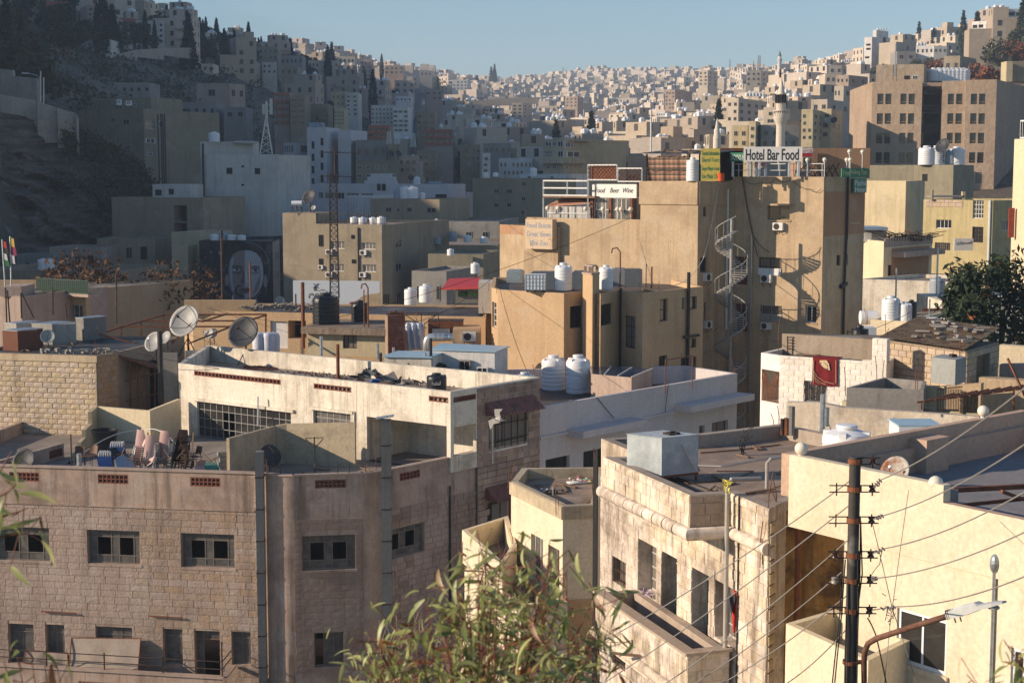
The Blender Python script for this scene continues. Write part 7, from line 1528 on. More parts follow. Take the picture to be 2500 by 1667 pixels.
 for(x,y,sx,sy,sz,m,lab)in((965,398,.38,.3,.33,simple('cardboard',(.42,.30,.15),.9),'cardboard box at the foot of the rubbish heap'),(1060,455,.5,.3,.22,simple('bright_blue_plastic',(.02,.16,.50),.4),'bright blue plastic bag at the edge of the rubbish'),(1148,472,.75,.28,.18,simple('brown_cushion',(.13,.075,.04),.9),'brown cushion lying near the roof edge'),(1035,488,.5,.35,.2,M_TANKW,'crumpled white sack beside the blue bag')):
  p=rp('b3',x,y);mb=MB();mb.sphere(p+V3((0,0,sz*.5)),sx*.6,12,8,sz=sz/sx)if 'box' not in lab else mb.cbox(p,sx,sy,sz,.3);nm=lab.split()[2]if 'box' in lab else lab.split()[-6];tag(obj({'cardboard':'cardboard_box','bright':'plastic_bag','brown':'cushion','crumpled':'sack'}[lab.split()[0]],mb,m,smooth='box' not in lab),lab,'rubbish')
 d1=rp('a3',1960,300);DS_D.put(d1+V3((.25,0,-.1)),-.35,1.8,'large dark dish on a tripod on the cream house roof');mb=MB();a=rp('a3',1510,300);c=rp('a3',1690,290);mb.box(a,(c-a),V3((0,.18,0)),(0,0,.75));tag(obj('roof_kerb',mb,M_DC),'short low wall at the left end of the cream house roof','wall');return b
UB=upper_house()
mb=MB()
def terrace():
 r=random.Random(12);D_=78.;z=zy(236,868,D_);b=Bldg('yellow_block_house','yellow painted block house with a rough brick flank at the left edge','house',cD([(-70,79.5),(236,78),(286,79.4)],868),z,-16,M_JOINT,depth=8,par=.12,part=.2,rfm=M_ASPHROOF);w=b.w[0];layb(w,b.root,(w.uv(-6,900)[0],-13.4,w.L-.02,z-.35),.262,(.50,),BL_YEL,'block',out=.04,th=.08,limit=225,jitter=.012);mb=MB();mb.box(w.pt(0,z-.35,0),w.d3()*(w.L+.02),w.n3()*.05,V3((0,0,.33)));obj('top_band',mb,M_YBLOCK,b.root);layb(b.w[1],b.root,(.02,-13.4,b.w[1].L,z-.02),.262,(.40,),blocks_of(plaster('orange_block',(.40,.25,.15),(.26,.16,.10),skv=.4,bump=.5,rnd=.1),3,.1,'block'),'block',out=.03,th=.07,limit=70,seed=5);b.finish();t=empty('lean_to',P(330,950,82),'dark lean-to under a sloping tin roof between the block house and the cream house','lean-to');pbox('back_wall',284,400,880,1010,83,.2,M_DARK,t);mb=MB();a,c,d,e=P(283,866,79.6),P(385,900,80),P(385,885,84),P(283,850,84);mb.poly([a,c,d,e]);mb.poly([p-V3((0,0,.06))for p in(e,d,c,a)]);mb.bar(a,c,.1)
 obj('tin_roof',mb,M_RUST,t);mb=MB()
 for x in(300,318,335,352,378):mb.bar(P(x,880 if x<330 else 895,80.2),P(x,1010,80.2),.07)
 mb.bar(P(285,935,80.2),P(385,910,80.2),.06);mb.bar(P(285,985,80.2),P(385,960,80.2),.06);obj('frame',mb,M_RUST,t);pbox('grey_panel',384,432,862,985,79.6,.2,M_CONC,t);post(394,808,985,79.0,.13,'tall black pole at the end of the lean-to',M_BP);zt=-11.55;pA,pB,pC=P(238,998,77.3).xy,P(366,1004,76).xy,P(440,977,78.2).xy;mb=MB();panel(mb,pA,pB,zt,zt-.02,ZF,.18);tag(obj('yellow_back_wall',mb,M_C2),'low yellow wall at the back of the roof terrace, half in shadow','wall');mb=MB();panel(mb,pB,pC,zt-.02,zt+.25,ZF,.18);tag(obj('yellow_return_wall',mb,M_C2),'yellow return wall joining the terrace wall to the cream house','wall');mb=MB();pD=V3((pA.x+.5,70.5));steps=((0,.22,0),(.22,.46,-.62),(.46,.62,-1.02),(.62,.8,-1.35),(.8,1.0,-1.6))
 for k,(f0,f1,dz)in enum(steps):
  a=pA.lerp(pD,f0);c=pA.lerp(pD,f1);panel(mb,c,a,zt+dz-.04,zt+dz,ZF,.18)
 tag(obj('stepped_wall',mb,M_YELR),'yellow wall stepping down beside the block house terrace','wall');pE,pF=G(156,1085,ZL).xy,G(-30,1136,ZL).xy;w2=Wall(pF,pE,ZF,ZL+.02);mb=MB();t=empty('left_parapet',(pF.x,pF.y,ZF),'low parapet with clay vents along the left edge of the terrace','wall');r1=w2.rect(*qr('a3',400,1000,510,1050));hcomb(w2,None,t,6,2,uvz=(r1[0],ZL-.5,r1[2],ZL-.12));r2=w2.rect(*qr('a3',5,1090,105,1130));hcomb(w2,None,t,5,2,uvz=(r2[0],ZL-.5,r2[2],ZL-.12));w2.mesh(mb);mb.box(w2.pt(0,ZF,-.2),w2.d3()*w2.L,w2.n3()*.02,V3((0,0,ZL+.02-ZF)));mb.box(w2.pt(0,ZL+.02,-.2),w2.d3()*w2.L,w2.n3()*.2,V3((0,0,.04)));obj('wall',mb,M_PINKW,t);sc_=pm('spotted_yellow_render',(.44,.36,.245),(.20,.165,.12),bov=.6,big=1.6);q1,q2,q3,q4=P(560,1075,66.9).xy,P(672,1040,70.6).xy,P(700,1036,70.6).xy,P(866,1031,69.6).xy;mb=MB();panel(mb,q1,q2,zy(560,1070,66.9),zy(672,1040,70.6),ZF,.15);panel(mb,q2,q3,zy(672,1040,70.6),zy(700,1035,70.6),ZF,.3);panel(mb,q3,q4,zy(700,1035,70.6),zy(866,1031,69.6),ZF,.15)
 tag(obj('yellow_screen_wall',mb,sc_),'spotted yellow screen wall standing on the terrace behind the aerial','wall');mb=MB()
 for k in range(4):mb.cbox(P(548-4*(k%2),1150,67.2)+V3((0,0,k*.22)),.42,.2,.2,.4)
 tag(obj('broken_blocks',mb,M_CONC),'ragged pile of grey blocks at the left end of the yellow screen wall','blocks');A=G(768,1150,ZL);zz=ZL+.07;A=LBW[3].pt(LBW[3].L*.5,zz,-.12);A=V3((P(768,1155,64.9).x,64.95,zz));t=empty('tv_aerial',A,'rusty Y shaped aerial standing on the curved parapet','aerial');B=P(768,1066,64.95);mb=MB();mb.tube([A,(A.x,A.y,B.z)],.03,6);Bz=B.z-.5
 for s in(-1,1):mb.bar((A.x,A.y,Bz),(A.x+s*.36,A.y+.1,B.z-.1),.03)
 mb.bar((A.x-.4,A.y+.1,B.z-.08),(A.x+.42,A.y-.05,B.z-.02),.025)
 for k in range(5):mb.bar((A.x-.3+.15*k,A.y-.15,B.z-.06),(A.x-.3+.15*k,A.y+.2,B.z-.06),.012)
 obj('mast',mb,M_IRON,t);DS_D.put(P(658,1156,65.5)+V3((0,0,-.25)),.7,.98,'dark dish standing by the square duct on the terrace edge');DS_D.put(P(62,1145,67.0)+V3((0,0,-.7)),-.3,1.05,'dark dish half behind the parapet at the left end of the terrace')
 for x,lab in((824,'left bent pipe stub on the curved parapet'),(852,'right bent pipe stub on the curved parapet')):
  A=P(x,1156,64.9);A.z=zz;mb=MB();mb.tube([A,A+V3((0,0,.35)),A+V3((.12,0,.36))],.025,6);tag(obj('pipe_stub',mb,M_IRON),lab,'pipe')
 mb=MB();A=P(194,1138,66.6);mb.tube([A,A+V3((0,0,.55))],.11,10);tag(obj('vent_pipe',mb,M_GALV),'pale short vent pipe behind the terrace parapet','pipe');post(175,1060,1140,67.2,.03,'thin iron rod standing at the left of the terrace',M_IRON);pink=simple('pink_plastic',(.52,.36,.34),.5,var=.08)
 def chair_meshes(col,mat_leg):
  s=MB();n=6
  for i in range(n+1):
   for j in range(n+1):
    x=-.22+.44*i/n;y=-.2+.4*j/n;s.v.append((x,y,.43+.02*cos(j)*0-.02*(1-(2*i/n-1)**2)))
  for i in range(n):
   for j in range(n):a=i*(n+1)+j;s.f.append((a,a+n+1,a+n+2,a+1));s.m.append(0)
  s.box((-.22,-.2,.40),(.44,0,0),(0,.4,0),(0,0,.012));bk=MB()
  for i in range(n+1):
   for j in range(n+1):
    x=-.22+.44*i/n;zq=.47+.36*j/n;bk.v.append((x*(1-.12*(j/n)**2),.2+.10*j/n+.05*(2*i/n-1)**2*-1,zq))
  for i in range(n):
   for j in range(n):a=i*(n+1)+j;bk.f.append((a,a+n+1,a+n+2,a+1));bk.m.append(0)
  b2=[(x,y+.02,zq)for x,y,zq in bk.v];i0=len(bk.v);bk.v+=b2
  for i in range(n):
   for j in range(n):a=i0+i*(n+1)+j;bk.f.append((a,a+1,a+n+2,a+n+1));bk.m.append(0)
  lg=[]
  for sx in(-1,1):
   for sy in(-1,1):
    m_=MB();m_.tube([(sx*.19,sy*.17,.42),(sx*.22,sy*.21,0)],.016,6);lg.append(mk_mesh('leg',m_,mat_leg))
  return mk_mesh('seat',s,col),mk_mesh('backrest',bk,col),lg
 CP=chair_meshes(pink,M_GALV);CB_=chair_meshes(simple('brown_cane',(.12,.055,.03),.6,var=.2),M_IRON);CBK=chair_meshes(simple('black_mesh',(.02,.02,.022),.6,var=.2),M_IRON)
 def chair(kind,loc,rz,lab,grp=None,tilt=(0,0)):
  o=empty('stacking_chair',loc,lab,'chair',grp);o.rotation_euler=(tilt[0],tilt[1],rz)
  for nm,me in[('seat',kind[0]),('backrest',kind[1])]+[('leg',l)for l in kind[2]]:
   c=bpy.data.objects.new(nm,me);COL.objects.link(c);c.parent=o
 def on(px,py,D):p=P(px,py,D);p.z=ZF;return p
 for x,D,n,rz,lab in((330,68.2,9,-1.2,'pink plastic chair in the left leaning stack on the terrace'),(345,68.8,12,2.6,'pink plastic chair in the tall middle stack on the terrace'),(366,68.0,11,2.9,'pink plastic chair in the front stack on the terrace'),(402,68.6,12,2.7,'pink plastic chair in the right stack on the terrace')):
  p=on(x,1120,D)
  for k in range(n):chair(CP,p+V3((.02*k,-.02*k,.10*k)),rz,lab,'stack of pink chairs, '+lab.split(' in the ')[1].split(' stack')[0],(radians(-8 if n<10 else 0),0))
 for x,D,n,rz in((432,68.4,11,.5),(448,67.8,6,.9)):
  p=on(x,1120,D)
  for k in range(n):chair(CB_,p+V3((.03*k,0,.105*k)),rz,'brown cane chair in the %s brown stack on the terrace'%('tall' if n>8 else 'short'),'%s stack of brown chairs'%('tall' if n>8 else 'short'),(0,radians(6)))
 chair(CP,P(388,1125,67.2)+V3((0,0,-.2)),2.4,'pink chair lying tipped on its back before the stacks',None,(radians(-50),radians(25)));chair(CP,P(480,1145,67.0)+V3((0,0,-.2)),.6,'pink chair lying at the right end of the chair pile',None,(radians(60),0));chair(CBK,P(300,1112,67.6)+V3((0,0,-.3)),1.0,'black mesh chair leaning against the crates',None,(radians(-30),0));chair(CB_,P(195,1120,68.5)+V3((0,0,-.3)),.2,'brown chair with a pale back standing alone at the left of the terrace');chair(CB_,P(222,1118,69.0)+V3((0,0,-.3)),-.4,'dark chair beside the lone brown chair on the terrace');chair(CB_,P(476,1120,68.4)+V3((0,0,-.3)),-.8,'brown cane chair apart at the right of the stacks');bl=simple('crate_blue',(.02,.07,.26),.5,var=.1);bt=simple('clear_bottle',(.50,.52,.54),.15,var=.1)
 def crate(loc,lab):
  o=empty('bottle_crate',loc,lab,'crate');mb=MB();mb.cbox(loc,.62,.4,.26);obj('box',mb,bl,o);mb=MB()
  for i in range(6):
   for j in range(4):
    c=loc+V3((-.25+.1*i,-.15+.1*j,.2));mb.lathe([(.035,0),(.035,.18),(.012,.24),(.012,.28),(0.001,.28)],7,c)
  obj('bottle',mb,bt,o,True,kind='stuff')
 p=on(258,1110,68.2)
 for k,(dx,dz,lab)in enum(((0,.0,'lowest blue crate of bottles on the terrace'),(.02,.27,'second blue crate of bottles from the ground'),(.0,.54,'front blue crate of bottles topping its stack'),(.45,.6,'blue crate of bottles on the rear stack'),(.45,.9,'topmost blue crate of bottles on the rear stack'))):
  crate(p+V3((dx,.3 if dx>.3 else 0,dz)),lab)
 mb=MB()
 for _ in range(40):
  a=P(r.uniform(290,540),r.uniform(1120,1148),67.2);mb.bar(a,a+V3((r.uniform(-.8,.8),r.uniform(-.2,.2),r.uniform(0,.5))),.03)
 tag(obj('broken_furniture',mb,M_WOOD,kind='stuff'),'tangle of chair legs and broken furniture on the terrace','furniture scraps')
 for k,x in enum((343,361,374,391,404,466)):
  A=on(x,1100,69.5);B=P(x+(6 if k==5 else 0),1055,69.5);mb=MB();mb.bar(A,B,.06);tag(obj('wooden_stake',mb,simple('pale_wood',(.40,.28,.16),.8)),('pale wooden stake standing behind the chair stacks' if k<5 else 'thick stake leaning right of the brown chairs'),'stake','stakes behind the chairs' if k<5 else None)
 t=empty('round_table',P(303,1135,67),'grey round table top lying against the crates','table');mb=MB();c=P(303,1132,66.9);mb.tube([c,c+V3((.02,-.02,.03))],.42,20);obj('tabletop',mb,M_GALV,t,'auto');mb=MB();c=on(255,1080,72.5);mb.lathe([(.5,0),(.62,.95),(.66,1.0),(.58,1.0),(.52,.2),(.001,.2)],16,c+V3((0,0,.25)));tag(obj('black_basin',mb,M_TANKB,smooth='auto'),'big black plastic basin against the yellow terrace wall','basin');mb=MB();p=P(515,1145,67.4);p.z=ZF+.25;mb.cbox(p,1.25,.7,.35,.15);tag(obj('green_tub',mb,simple('turquoise_plastic',(.05,.24,.20),.5)),'turquoise tub at the right end of the chair pile','tub');cable([P(205,1105,70),P(352,1050,73),P(430,1085,70)],.02,'pale hose arching over the terrace',M_WM,sag=-.3)
terrace()
# roofs behind the cream house
def mid_roofs():
 for(rc,D,m,lab)in((('a3',15,30,297,208),81,rusty('rusty_box_paint',(.17,.062,.035),amount=.4),'rusty brown box at the left on the block house roof'),(('a2',255,1310,612,1490),84,plaster('pale_box_paint',(.36,.34,.30),skv=.6),'large pale tank box with bricks on its lid on the block house roof'),(('a2',30,1305,255,1390),86,plaster('pale_box_paint',(.36,.34,.30)),'pale tank box behind the rusty brown box'),(('a2',612,1262,772,1450),86,plaster('grey_box_paint',(.22,.21,.195),skv=.6),'grey tank box at the right of the large pale box')):
  x0,y0,x1,y1=qr(*rc);t=empty('roof_tank_box',P((x0+x1)/2,y1,D),lab,'tank box');wv=P(x1,y0,D).x-P(x0,y0,D).x;mb=MB();a=P(x0,y1,D+.3);zt=P(x0,y0,D).z;mb.box((a.x,D+.5,a.z),(wv*.52,-.45,0),(.9,1.4,0),(0,0,zt-a.z));mb2=MB();mb.box((a.x+wv*.52,D+.05,a.z),(wv*.48,.55,0),(-.5,1.3,0),(0,0,zt-a.z-.003));obj('box',mb,m,t);mb=MB();mb.box((a.x-.02,D+.5,zt+.005),(wv*.52,-.47,0),(.9,1.4,0),(0,0,.03));obj('lid',mb,M_GALV,t)
 mb=MB();r=random.Random(8)
 for _ in range(60):
  p=P(r.uniform(100,285),r.uniform(856,864),79.5);mb.cbox(p,r.uniform(.1,.4),.15,r.uniform(.05,.2),r.uniform(0,3))
 tag(obj('roof_rubble',mb,M_CONC,kind='stuff'),'blocks and rubble along the edge of the block house roof','rubble')
 for(x,y,D,d,rot,lab,kd)in((118,858,80.5,.75,.2,'pale small dish on the block house roof',None),(380,888,80.5,1.1,-.5,'pale dish at the end of the lean-to roof',None),(408,858,83,.72,-.7,'small pale dish beneath the huge pale dish',None),(512,843,87.5,.62,-.5,'pale small dish behind the roof parapet of the cream house',None),(522,842,87.9,.62,-.5,'dark small dish behind the roof parapet of the cream house',DS_D),(684,755,112,.62,.3,'pale dish among scrap above the yellow walled roof',None)):
  dish(x,y,D,d,rot,lab,kd)
 DS_W.put(P(457,869,86.0),-.45,1.85,'huge pale dish on a pole above the cream house roof');z=zy(0,688,112);b=Bldg('green_railing_house','orange roofed terrace house with a green railing at the left','house',cD([(-60,116),(208,110),(244,118)],690),zy(100,718,112),-27,M_OR,depth=10,par=.1,rfm=M_FR)
 for rc in((365,1165,485,1250),(510,1140,675,1250)):b.win(0,qr('a2',*rc),4,1,fr_=M_WM,gl_=M_DG)
 b.finish();w=b.w[0];mb=MB();zt=b.ztop;uA,_=w.uv(*q('a2',355,1110));mb.box(w.pt(uA,zt+.01,-.3),w.d3()*(w.L-uA+1.0),w.n3()*1.0,V3((0,0,.2)));obj('slab',mb,M_PR,b.root);mb=MB()
 for dz in(.25,1.15):mb.bar(w.pt(uA,zt+dz,.6),w.pt(w.L+.9,zt+dz,.6),.06)
 k=uA
 while k<w.L+.9:mb.bar(w.pt(k,zt+.25,.6),w.pt(k,zt+1.15,.6),.03);k+=.2
 mb.box(w.pt(uA,zt+.25,.55),w.d3()*(w.L-uA+.9),w.n3()*.012,V3((0,0,.85)));obj('green_railing',mb,simple('green_paint',(.015,.055,.033),.6),b.root);t=b.root;pbox('upper_wall',-20,190,684,712,117,.4,M_OR,t);z2=zy(50,705,106);b=Bldg('pink_gable_house','pinkish stepped roof house behind the flag poles','house',cD([(-60,107),(52,105.5),(108,108)],722),zy(52,722,106),-27,M_PR,depth=7,par=.1);b.finish();pbox('stepped_top',0,52,700,724,105.8,3,M_PR,b.root)
 for x,y0,y1,cols,lab in((13,585,705,((.35,.02,.02),(.02,.02,.02),(.45,.45,.43),(.02,.12,.04)),'left flag pole with a red, black, white and green flag'),(27.5,577,700,((.45,.30,.05),(.25,.03,.08),(.42,.40,.42)),'right flag pole with a pale furled flag')):
  A,B=P(x,y1,106.2),P(x-8,y0,106.2)if x<20 else P(x-3,y0,106.2);t=empty('flag_pole',A,lab,'flag pole');mb=MB();mb.tube([A,B],.05,6);obj('pole',mb,M_GALV,t);n=len(cols)
  for k,c in enum(cols):
   mb=MB();p=A.lerp(B,.98-.5*k/n);p2=A.lerp(B,.98-.5*(k+1)/n);o=V3((.28+.1*(k%2),-.1,-.1));mb.poly([p,p+o,p2+o*1.2,p2]);mb.poly([p2,p2+o*1.2+V3((0,.05,0)),p+o+V3((0,.05,0)),p]);obj('flag_stripe',mb,simple('flag_%d_%d'%(int(c[0]*100),int(c[1]*100)),c,.8),t)
 for k,(x0,y0,x1,y1)in enum(((45,1010,55,1300),(170,1050,175,1260),(175,1050,275,1255),(428,1000,430,1230),(60,1030,80,1290),(945,900,950,1300),(530,1135,545,1255))):
  A,B=P(*q('a2',x1,y1),100),P(*q('a2',x0,y0),100);mb=MB();mb.tube([A,B],.05,6);tag(obj('thin_pole',mb,M_IRON),'thin dark pole among the left hand roofs','pole','thin poles on the left roofs')
 t=empty('pergola_frame',P(450,800,92),'rusty red steel frame of a bare pergola behind the dishes','pergola');mb=MB();z0=1230;L=[((1000,1325),(1330,1230)),((1330,1230),(2170,1225)),((1000,1325),(1870,1325)),((1870,1325),(2170,1230)),((1160,1280),(2000,1278)),((1640,1285),(1850,1222)),((820,1380),(1000,1325)),((1330,1230),(1330,1390)),((990,1325),(990,1480)),((1150,1290),(1150,1500)),((2165,1230),(2165,1370)),((1520,1470),(1870,1330)),((800,1385),(1250,1500)),((1390,1470),(1560,1300))]
 for a,c in L:
  Da=90+(1330-a[1])*.03;Dc=90+(1330-c[1])*.03
  if a[1]>1380 or c[1]>1350:Da=Dc=min(Da,Dc)if abs(a[0]-c[0])>20 else max(Da,Dc)
  if abs(a[0]-c[0])<20:Dc=Da
  mb=MB();mb.bar(P(*q('a2',*a),Da),P(*q('a2',*c),Dc),.09);obj('beam',mb,M_RUST,t)
 z=zy(450,737,104);b=Bldg('yellow_walled_roof','long low orange yellow roof wall strip behind the red pergola','house',cD([(449,105),(470,104),(1185,99),(1190,103)],752),zy(700,764,102),-27,M_OR,depth=5,par=.12,rfm=M_ASPHROOF);w=b.w[1];b.hole(1,qr('b2',345,1275,490,1420),1.2);b.win(1,qr('b2',200,1280,340,1500),1,1,fr_=M_WM,gl_=M_WR,name='pale_door');b.finish();pbox('raised_wall',449,624,733,766,103.6,.4,M_OR,b.root);mb=MB();r=random.Random(18)
 for _ in range(140):
  p=P(r.uniform(600,790),r.uniform(746,757),103.5);mb.bar(p,p+V3((r.uniform(-.8,.8),r.uniform(-.5,.5),r.uniform(-.05,.25))),r.uniform(.03,.15),.05)
 tag(obj('roof_scrap',mb,M_CONC,kind='stuff'),'planks and scrap lying on the yellow walled roof','scrap');tank(*q('b2',1343,1148),101,.82,1.12,'left white tank of the pair on the yellow walled roof');tank(*q('b2',1468,1128),102.5,.92,1.2,'right white tank of the pair on the yellow walled roof');TK_B.put(P(*q('b2',655,1325),94),.3,(1.62,1.62,1.62),'large black tank on the little yellow roof hut');TK_B.put(P(*q('b2',930,1320),95.5),.9,(1.05,1.05,1.25),'smaller black tank right of the large black tank');z=zy(755,800,92);b=Bldg('yellow_roof_hut','small yellow roof hut with a dark window under the black tanks','hut',cD([(752,92.3),(955,91)],815),zy(850,816,91.6),zy(850,870,91.6),M_YELR,depth=5,par=.02);b.win(0,qr('b2',790,1392,905,1502),3,1,fr_=M_IRON);b.finish();w=b.w[0];mb=MB();mb.box(w.pt(-.25,b.ztop+.01,-5),w.d3()*(w.L+.3),w.n3()*5.5,V3((0,0,.38)));obj('roof_slab',mb,plaster('crumbled_concrete',(.25,.19,.14),(.09,.07,.055),bump=1.,fine=6,bov=.7,dist=.06),b.root)
 t=empty('brick_chimney',P(965,868,90.5),'broken red brick chimney stack beside the yellow roof hut','chimney');brm=plaster('red_brick',(.25,.085,.05),(.12,.06,.045),rnd=.25,bump=.4);bms=blocks_of(brm,2,.05,'brick');x0,y0,x1,y1=qr('b2',1158,1230,1280,1560);wl=Wall(P(x0,y1,90.2).xy,P(x1,y1,90.6).xy,P(x0,y1,90.2).z,zy(x0,y0,90.2));mb=MB();mb.box(wl.pt(.02,wl.z0,-.5),wl.d3()*(wl.L-.04),wl.n3()*.49,V3((0,0,wl.z1-wl.z0-.1)));obj('core',mb,M_JOINT,t);wl.op=[];layb(wl,t,(0,wl.z0,wl.L,wl.z1),.115,(.26,),bms,'brick',gap=.012,out=.02,th=.07,jitter=.008);w2=Wall(wl.B,wl.B+V3((.1,.5)),wl.z0,wl.z1);layb(w2,t,(0,w2.z0,w2.L,w2.z1),.115,(.25,),bms,'brick',gap=.012,out=.02,th=.06)
 for k in range(5):mb=MB();mb.cbox(wl.pt(.1+.22*k,wl.z1-.02,-.2),.2,.1,.10+.06*(k%3),.3*k);obj('brick',mb,brm,t)
 post(q('b2',470,0)[0],q('b2',0,965)[1],q('b2',0,1500)[1],93,.11,'thick leaning rusty pole left of the black tanks');post(q('b2',408,0)[0],q('b2',0,1060)[1],q('b2',0,1160)[1],103,.05,'short black pole on the yellow walled roof',M_IRON);post(q('b2',965,0)[0],q('b2',0,1025)[1],q('b2',0,1330)[1],91.5,.035,'left thin rusty pipe in front of the smaller black tank');post(q('b2',998,0)[0],q('b2',0,1010)[1],q('b2',0,1330)[1],91.4,.045,'hooked rusty pipe in front of the smaller black tank',hook=-.35);post(544,562,745,105,.09,'tall dark pole standing before the painted wall',M_IRON);post(612,640,735,104.5,.06,'slanting thin pole before the painted face',M_RUST);t=empty('wrapped_tanks',P(1005,845,93),'row of tanks wrapped in white plastic sheet beside the brick chimney','wrapped tanks');mb=MB();a=P(985,842,92)
 for i in range(25):
  for j in range(10):
   x=a.x+.1+1.05*i/24;zq=a.z-.3+1.5*j/9+(.1*abs(sin(i*.55))if j==9 else 0);mb.v.append((x,92+.14*sin(i*.8+j*.3)+.06*sin(j*2.1+i)+(.3 if j==9 else 0),zq))
 for i in range(24):
  for j in range(9):k=i*10+j;mb.f.append((k,k+10,k+11,k+1));mb.m.append(0)
 obj('sheet',mb,simple('white_sheet',(.56,.57,.62),.5),t,True);mb=MB();mb.box((a.x+.1,92.35,a.z-.3),(1.05,0,0),(0,1.6,0),(0,0,1.45));obj('bundle',mb,simple('white_sheet',(.56,.57,.62),.5),t);t=empty('white_sacks',P(650,848,90),'group of white wrapped tanks behind the dark tripod dish','wrapped tanks')
 for k in range(4):mb=MB();mb.lathe([(.36,0),(.38,.9),(.3,1.05),(.08,1.12),(.001,1.12)],12,P(632+k*12,858,90+.3*(k%2)));obj('tank',mb,simple('white_sheet',(.56,.57,.62),.5),t,'auto')
 t=empty('angle_iron_stand',P(1030,800,93.5),'open iron angle frame above the wrapped tanks','frame');mb=MB();fp=lambda x,y,D:P(*q('b2',x,y),D)
 for a,c in(((1300,1215),(1570,1215)),((1310,1230),(1560,1230)),((1295,1215),(1285,1310)),((1565,1215),(1580,1330)),((1300,1230),(1470,1340)),((1560,1225),(1445,1310)),((1430,1215),(1430,1400))):mb.bar(fp(*a,93.5),fp(*c,93.5),.05)
 obj('bar',mb,M_IRON,t);t=empty('rusty_roof_tank',P(1090,830,94),'low rusty steel tank behind the elbow duct','tank box');pbox('box',1045,1130,785,830,94,1.4,M_RUST,t);pbox('curved_end',1055,1098,803,832,93.7,.2,M_GALV,t);pbox('lid',1044,1131,783,785,94,1.4,M_IRON,t);t=empty('orange_roof_room',P(1135,850,92),'small orange plastered roof room with an air conditioner','roof room');pbox('room',1105,1172,805,862,92,3,M_OR,t);wl=wall_on(P(1105,850,92).xy,P(1172,850,92).xy);ac(wl,qr('b2',1785,1365,1855,1440),'air conditioner on the small orange roof room');t=empty('elbow_duct',P(1040,870,88),'bright metal elbow duct on the roof behind the cream house','duct');D=88;mb=MB();mb.tube([fp(1475,1600,D),fp(1475,1450,D),fp(1482,1428,D),fp(1500,1415,D),fp(1530,1412,D),fp(1600,1412,D),fp(1690,1412,D)],.23,14);obj('pipe',mb,simple('bright_duct',(.60,.60,.58),.3,metal=.7,var=.1),t,True);mb=MB()
 for x in(1545,1580,1620,1660):a=fp(x,1412,D);mb.tube([a-V3((.02,0,0)),a+V3((.02,0,0))],.245,14)
 obj('seam',mb,M_GALV,t);t=empty('blue_roof_hut',P(1180,880,85),'low white hut with a pale blue flat roof and a small window','hut');zt=zy(1120,852,85);cn=[G(1080,870,zt),G(1215,860,zt),G(1245,848,zt),G(1060,842,zt)];A,B,C,E=P(1050,858,83.5),P(1212,860,82.5),P(1245,850,85),P(1075,843,86.5);zt=B.z
 for v in(A,B,C,E):v.z=zt
 mb=MB();mb.prism([A.xy,B.xy,C.xy,E.xy],zt,zt+.06,bottom=True);obj('roof',mb,simple('pale_blue_roof',(.32,.46,.55),.35,var=.1),t);mb=MB();mb.prism([A.xy.lerp(C.xy,.03),B.xy.lerp(E.xy,.03),C.xy.lerp(A.xy,.03),E.xy.lerp(B.xy,.03)],zt-2.2,zt);obj('wall',mb,M_WR,t);wl=Wall(A.xy,B.xy,-30,0);put_window(wl,wl.L*.45,zt-1.3,wl.L*.62,zt-.45,t,0,.12);put_window(wl,wl.L*.72,zt-1.4,wl.L*.88,zt-.8,t,1,.12);t=empty('lower_blue_roof',P(1000,875,84),'lower cluttered roof plates left of the pale blue roof hut','roof');mb=MB();a=P(935,872,82);mb.box((a.x,82,a.z),(2.6,-.4,0),(.6,2.4,0),(0,0,.08));obj('plate',mb,simple('pale_blue_roof',(.32,.46,.55),.35),t);mb=MB();mb.box((a.x+.05,82.1,a.z-1.2),(2.5,-.4,0),(.6,2.2,0),(0,0,1.19));obj('wall',mb,M_DC,t);t=empty('red_tin_shed',P(1125,735,108),'small shed with a bright red tin roof left of the orange house','shed');mb=MB();a,c=P(1078,705,108),P(1170,702,107);mb.poly([a,c,c+V3((0,3,.5)),a+V3((.4,3,.5))]);mb.bar(a,c,.16);obj('roof',mb,simple('bright_red_tin',(.38,.03,.03),.5),t)
 pbox('room',1112,1168,706,740,109,3,M_GR,t);pbox('window',1118,1140,712,724,108.9,.1,simple('dark_green_glass',(.02,.06,.03),.3),t);pbox('window',1142,1163,712,724,108.9,.1,simple('light_green_glass',(.14,.30,.10),.3),t);t=empty('pale_side_wall',P(1190,760,100),'pale weathered wall left of the orange house','wall');pbox('wall',1168,1238,690,765,101,3,M_GW,t)
 for(key,px,D,s,dz,lab)in(('brown',355,128,1.5,9.4,'brown leaved tree in the shade before the painted wall'),('round',1040,122,.85,9.5,'dark green bushes behind the white tank pair'),('grey',1010,125,.7,11.5,'pale topped bush left of the dark bushes')):
  x=(px-1250)/F*D;tree(key,'roof_tree',(x,D,-27+dz-(0 if key=='brown' else 3)),s,lab,None)
 zt=zy(1313,995,73.4);ch=cZ([(1316,994),(1800,911)],zt);bk=cZ([(1793,909),(1443,893)],zt);b=Bldg('lilac_long_house','long low house with a lilac white parapet and thin canopies','house',ch,zt,-25,M_LILAC,back=[ch[1]+V3((-2.5,3.5)),ch[0]+V3((-7,13.5))],par=1.0,part=.22,rfm=M_ASPHROOF);w=b.w[0]
 for rc in((440,1075,635,1400),(748,1010,925,1300),(1795,775,1925,1000),(1690,800,1735,1000)):
  r_=b.win(0,qr('c3',*rc),2,1,fr_=M_IRON,rev=.3,depth=.2)
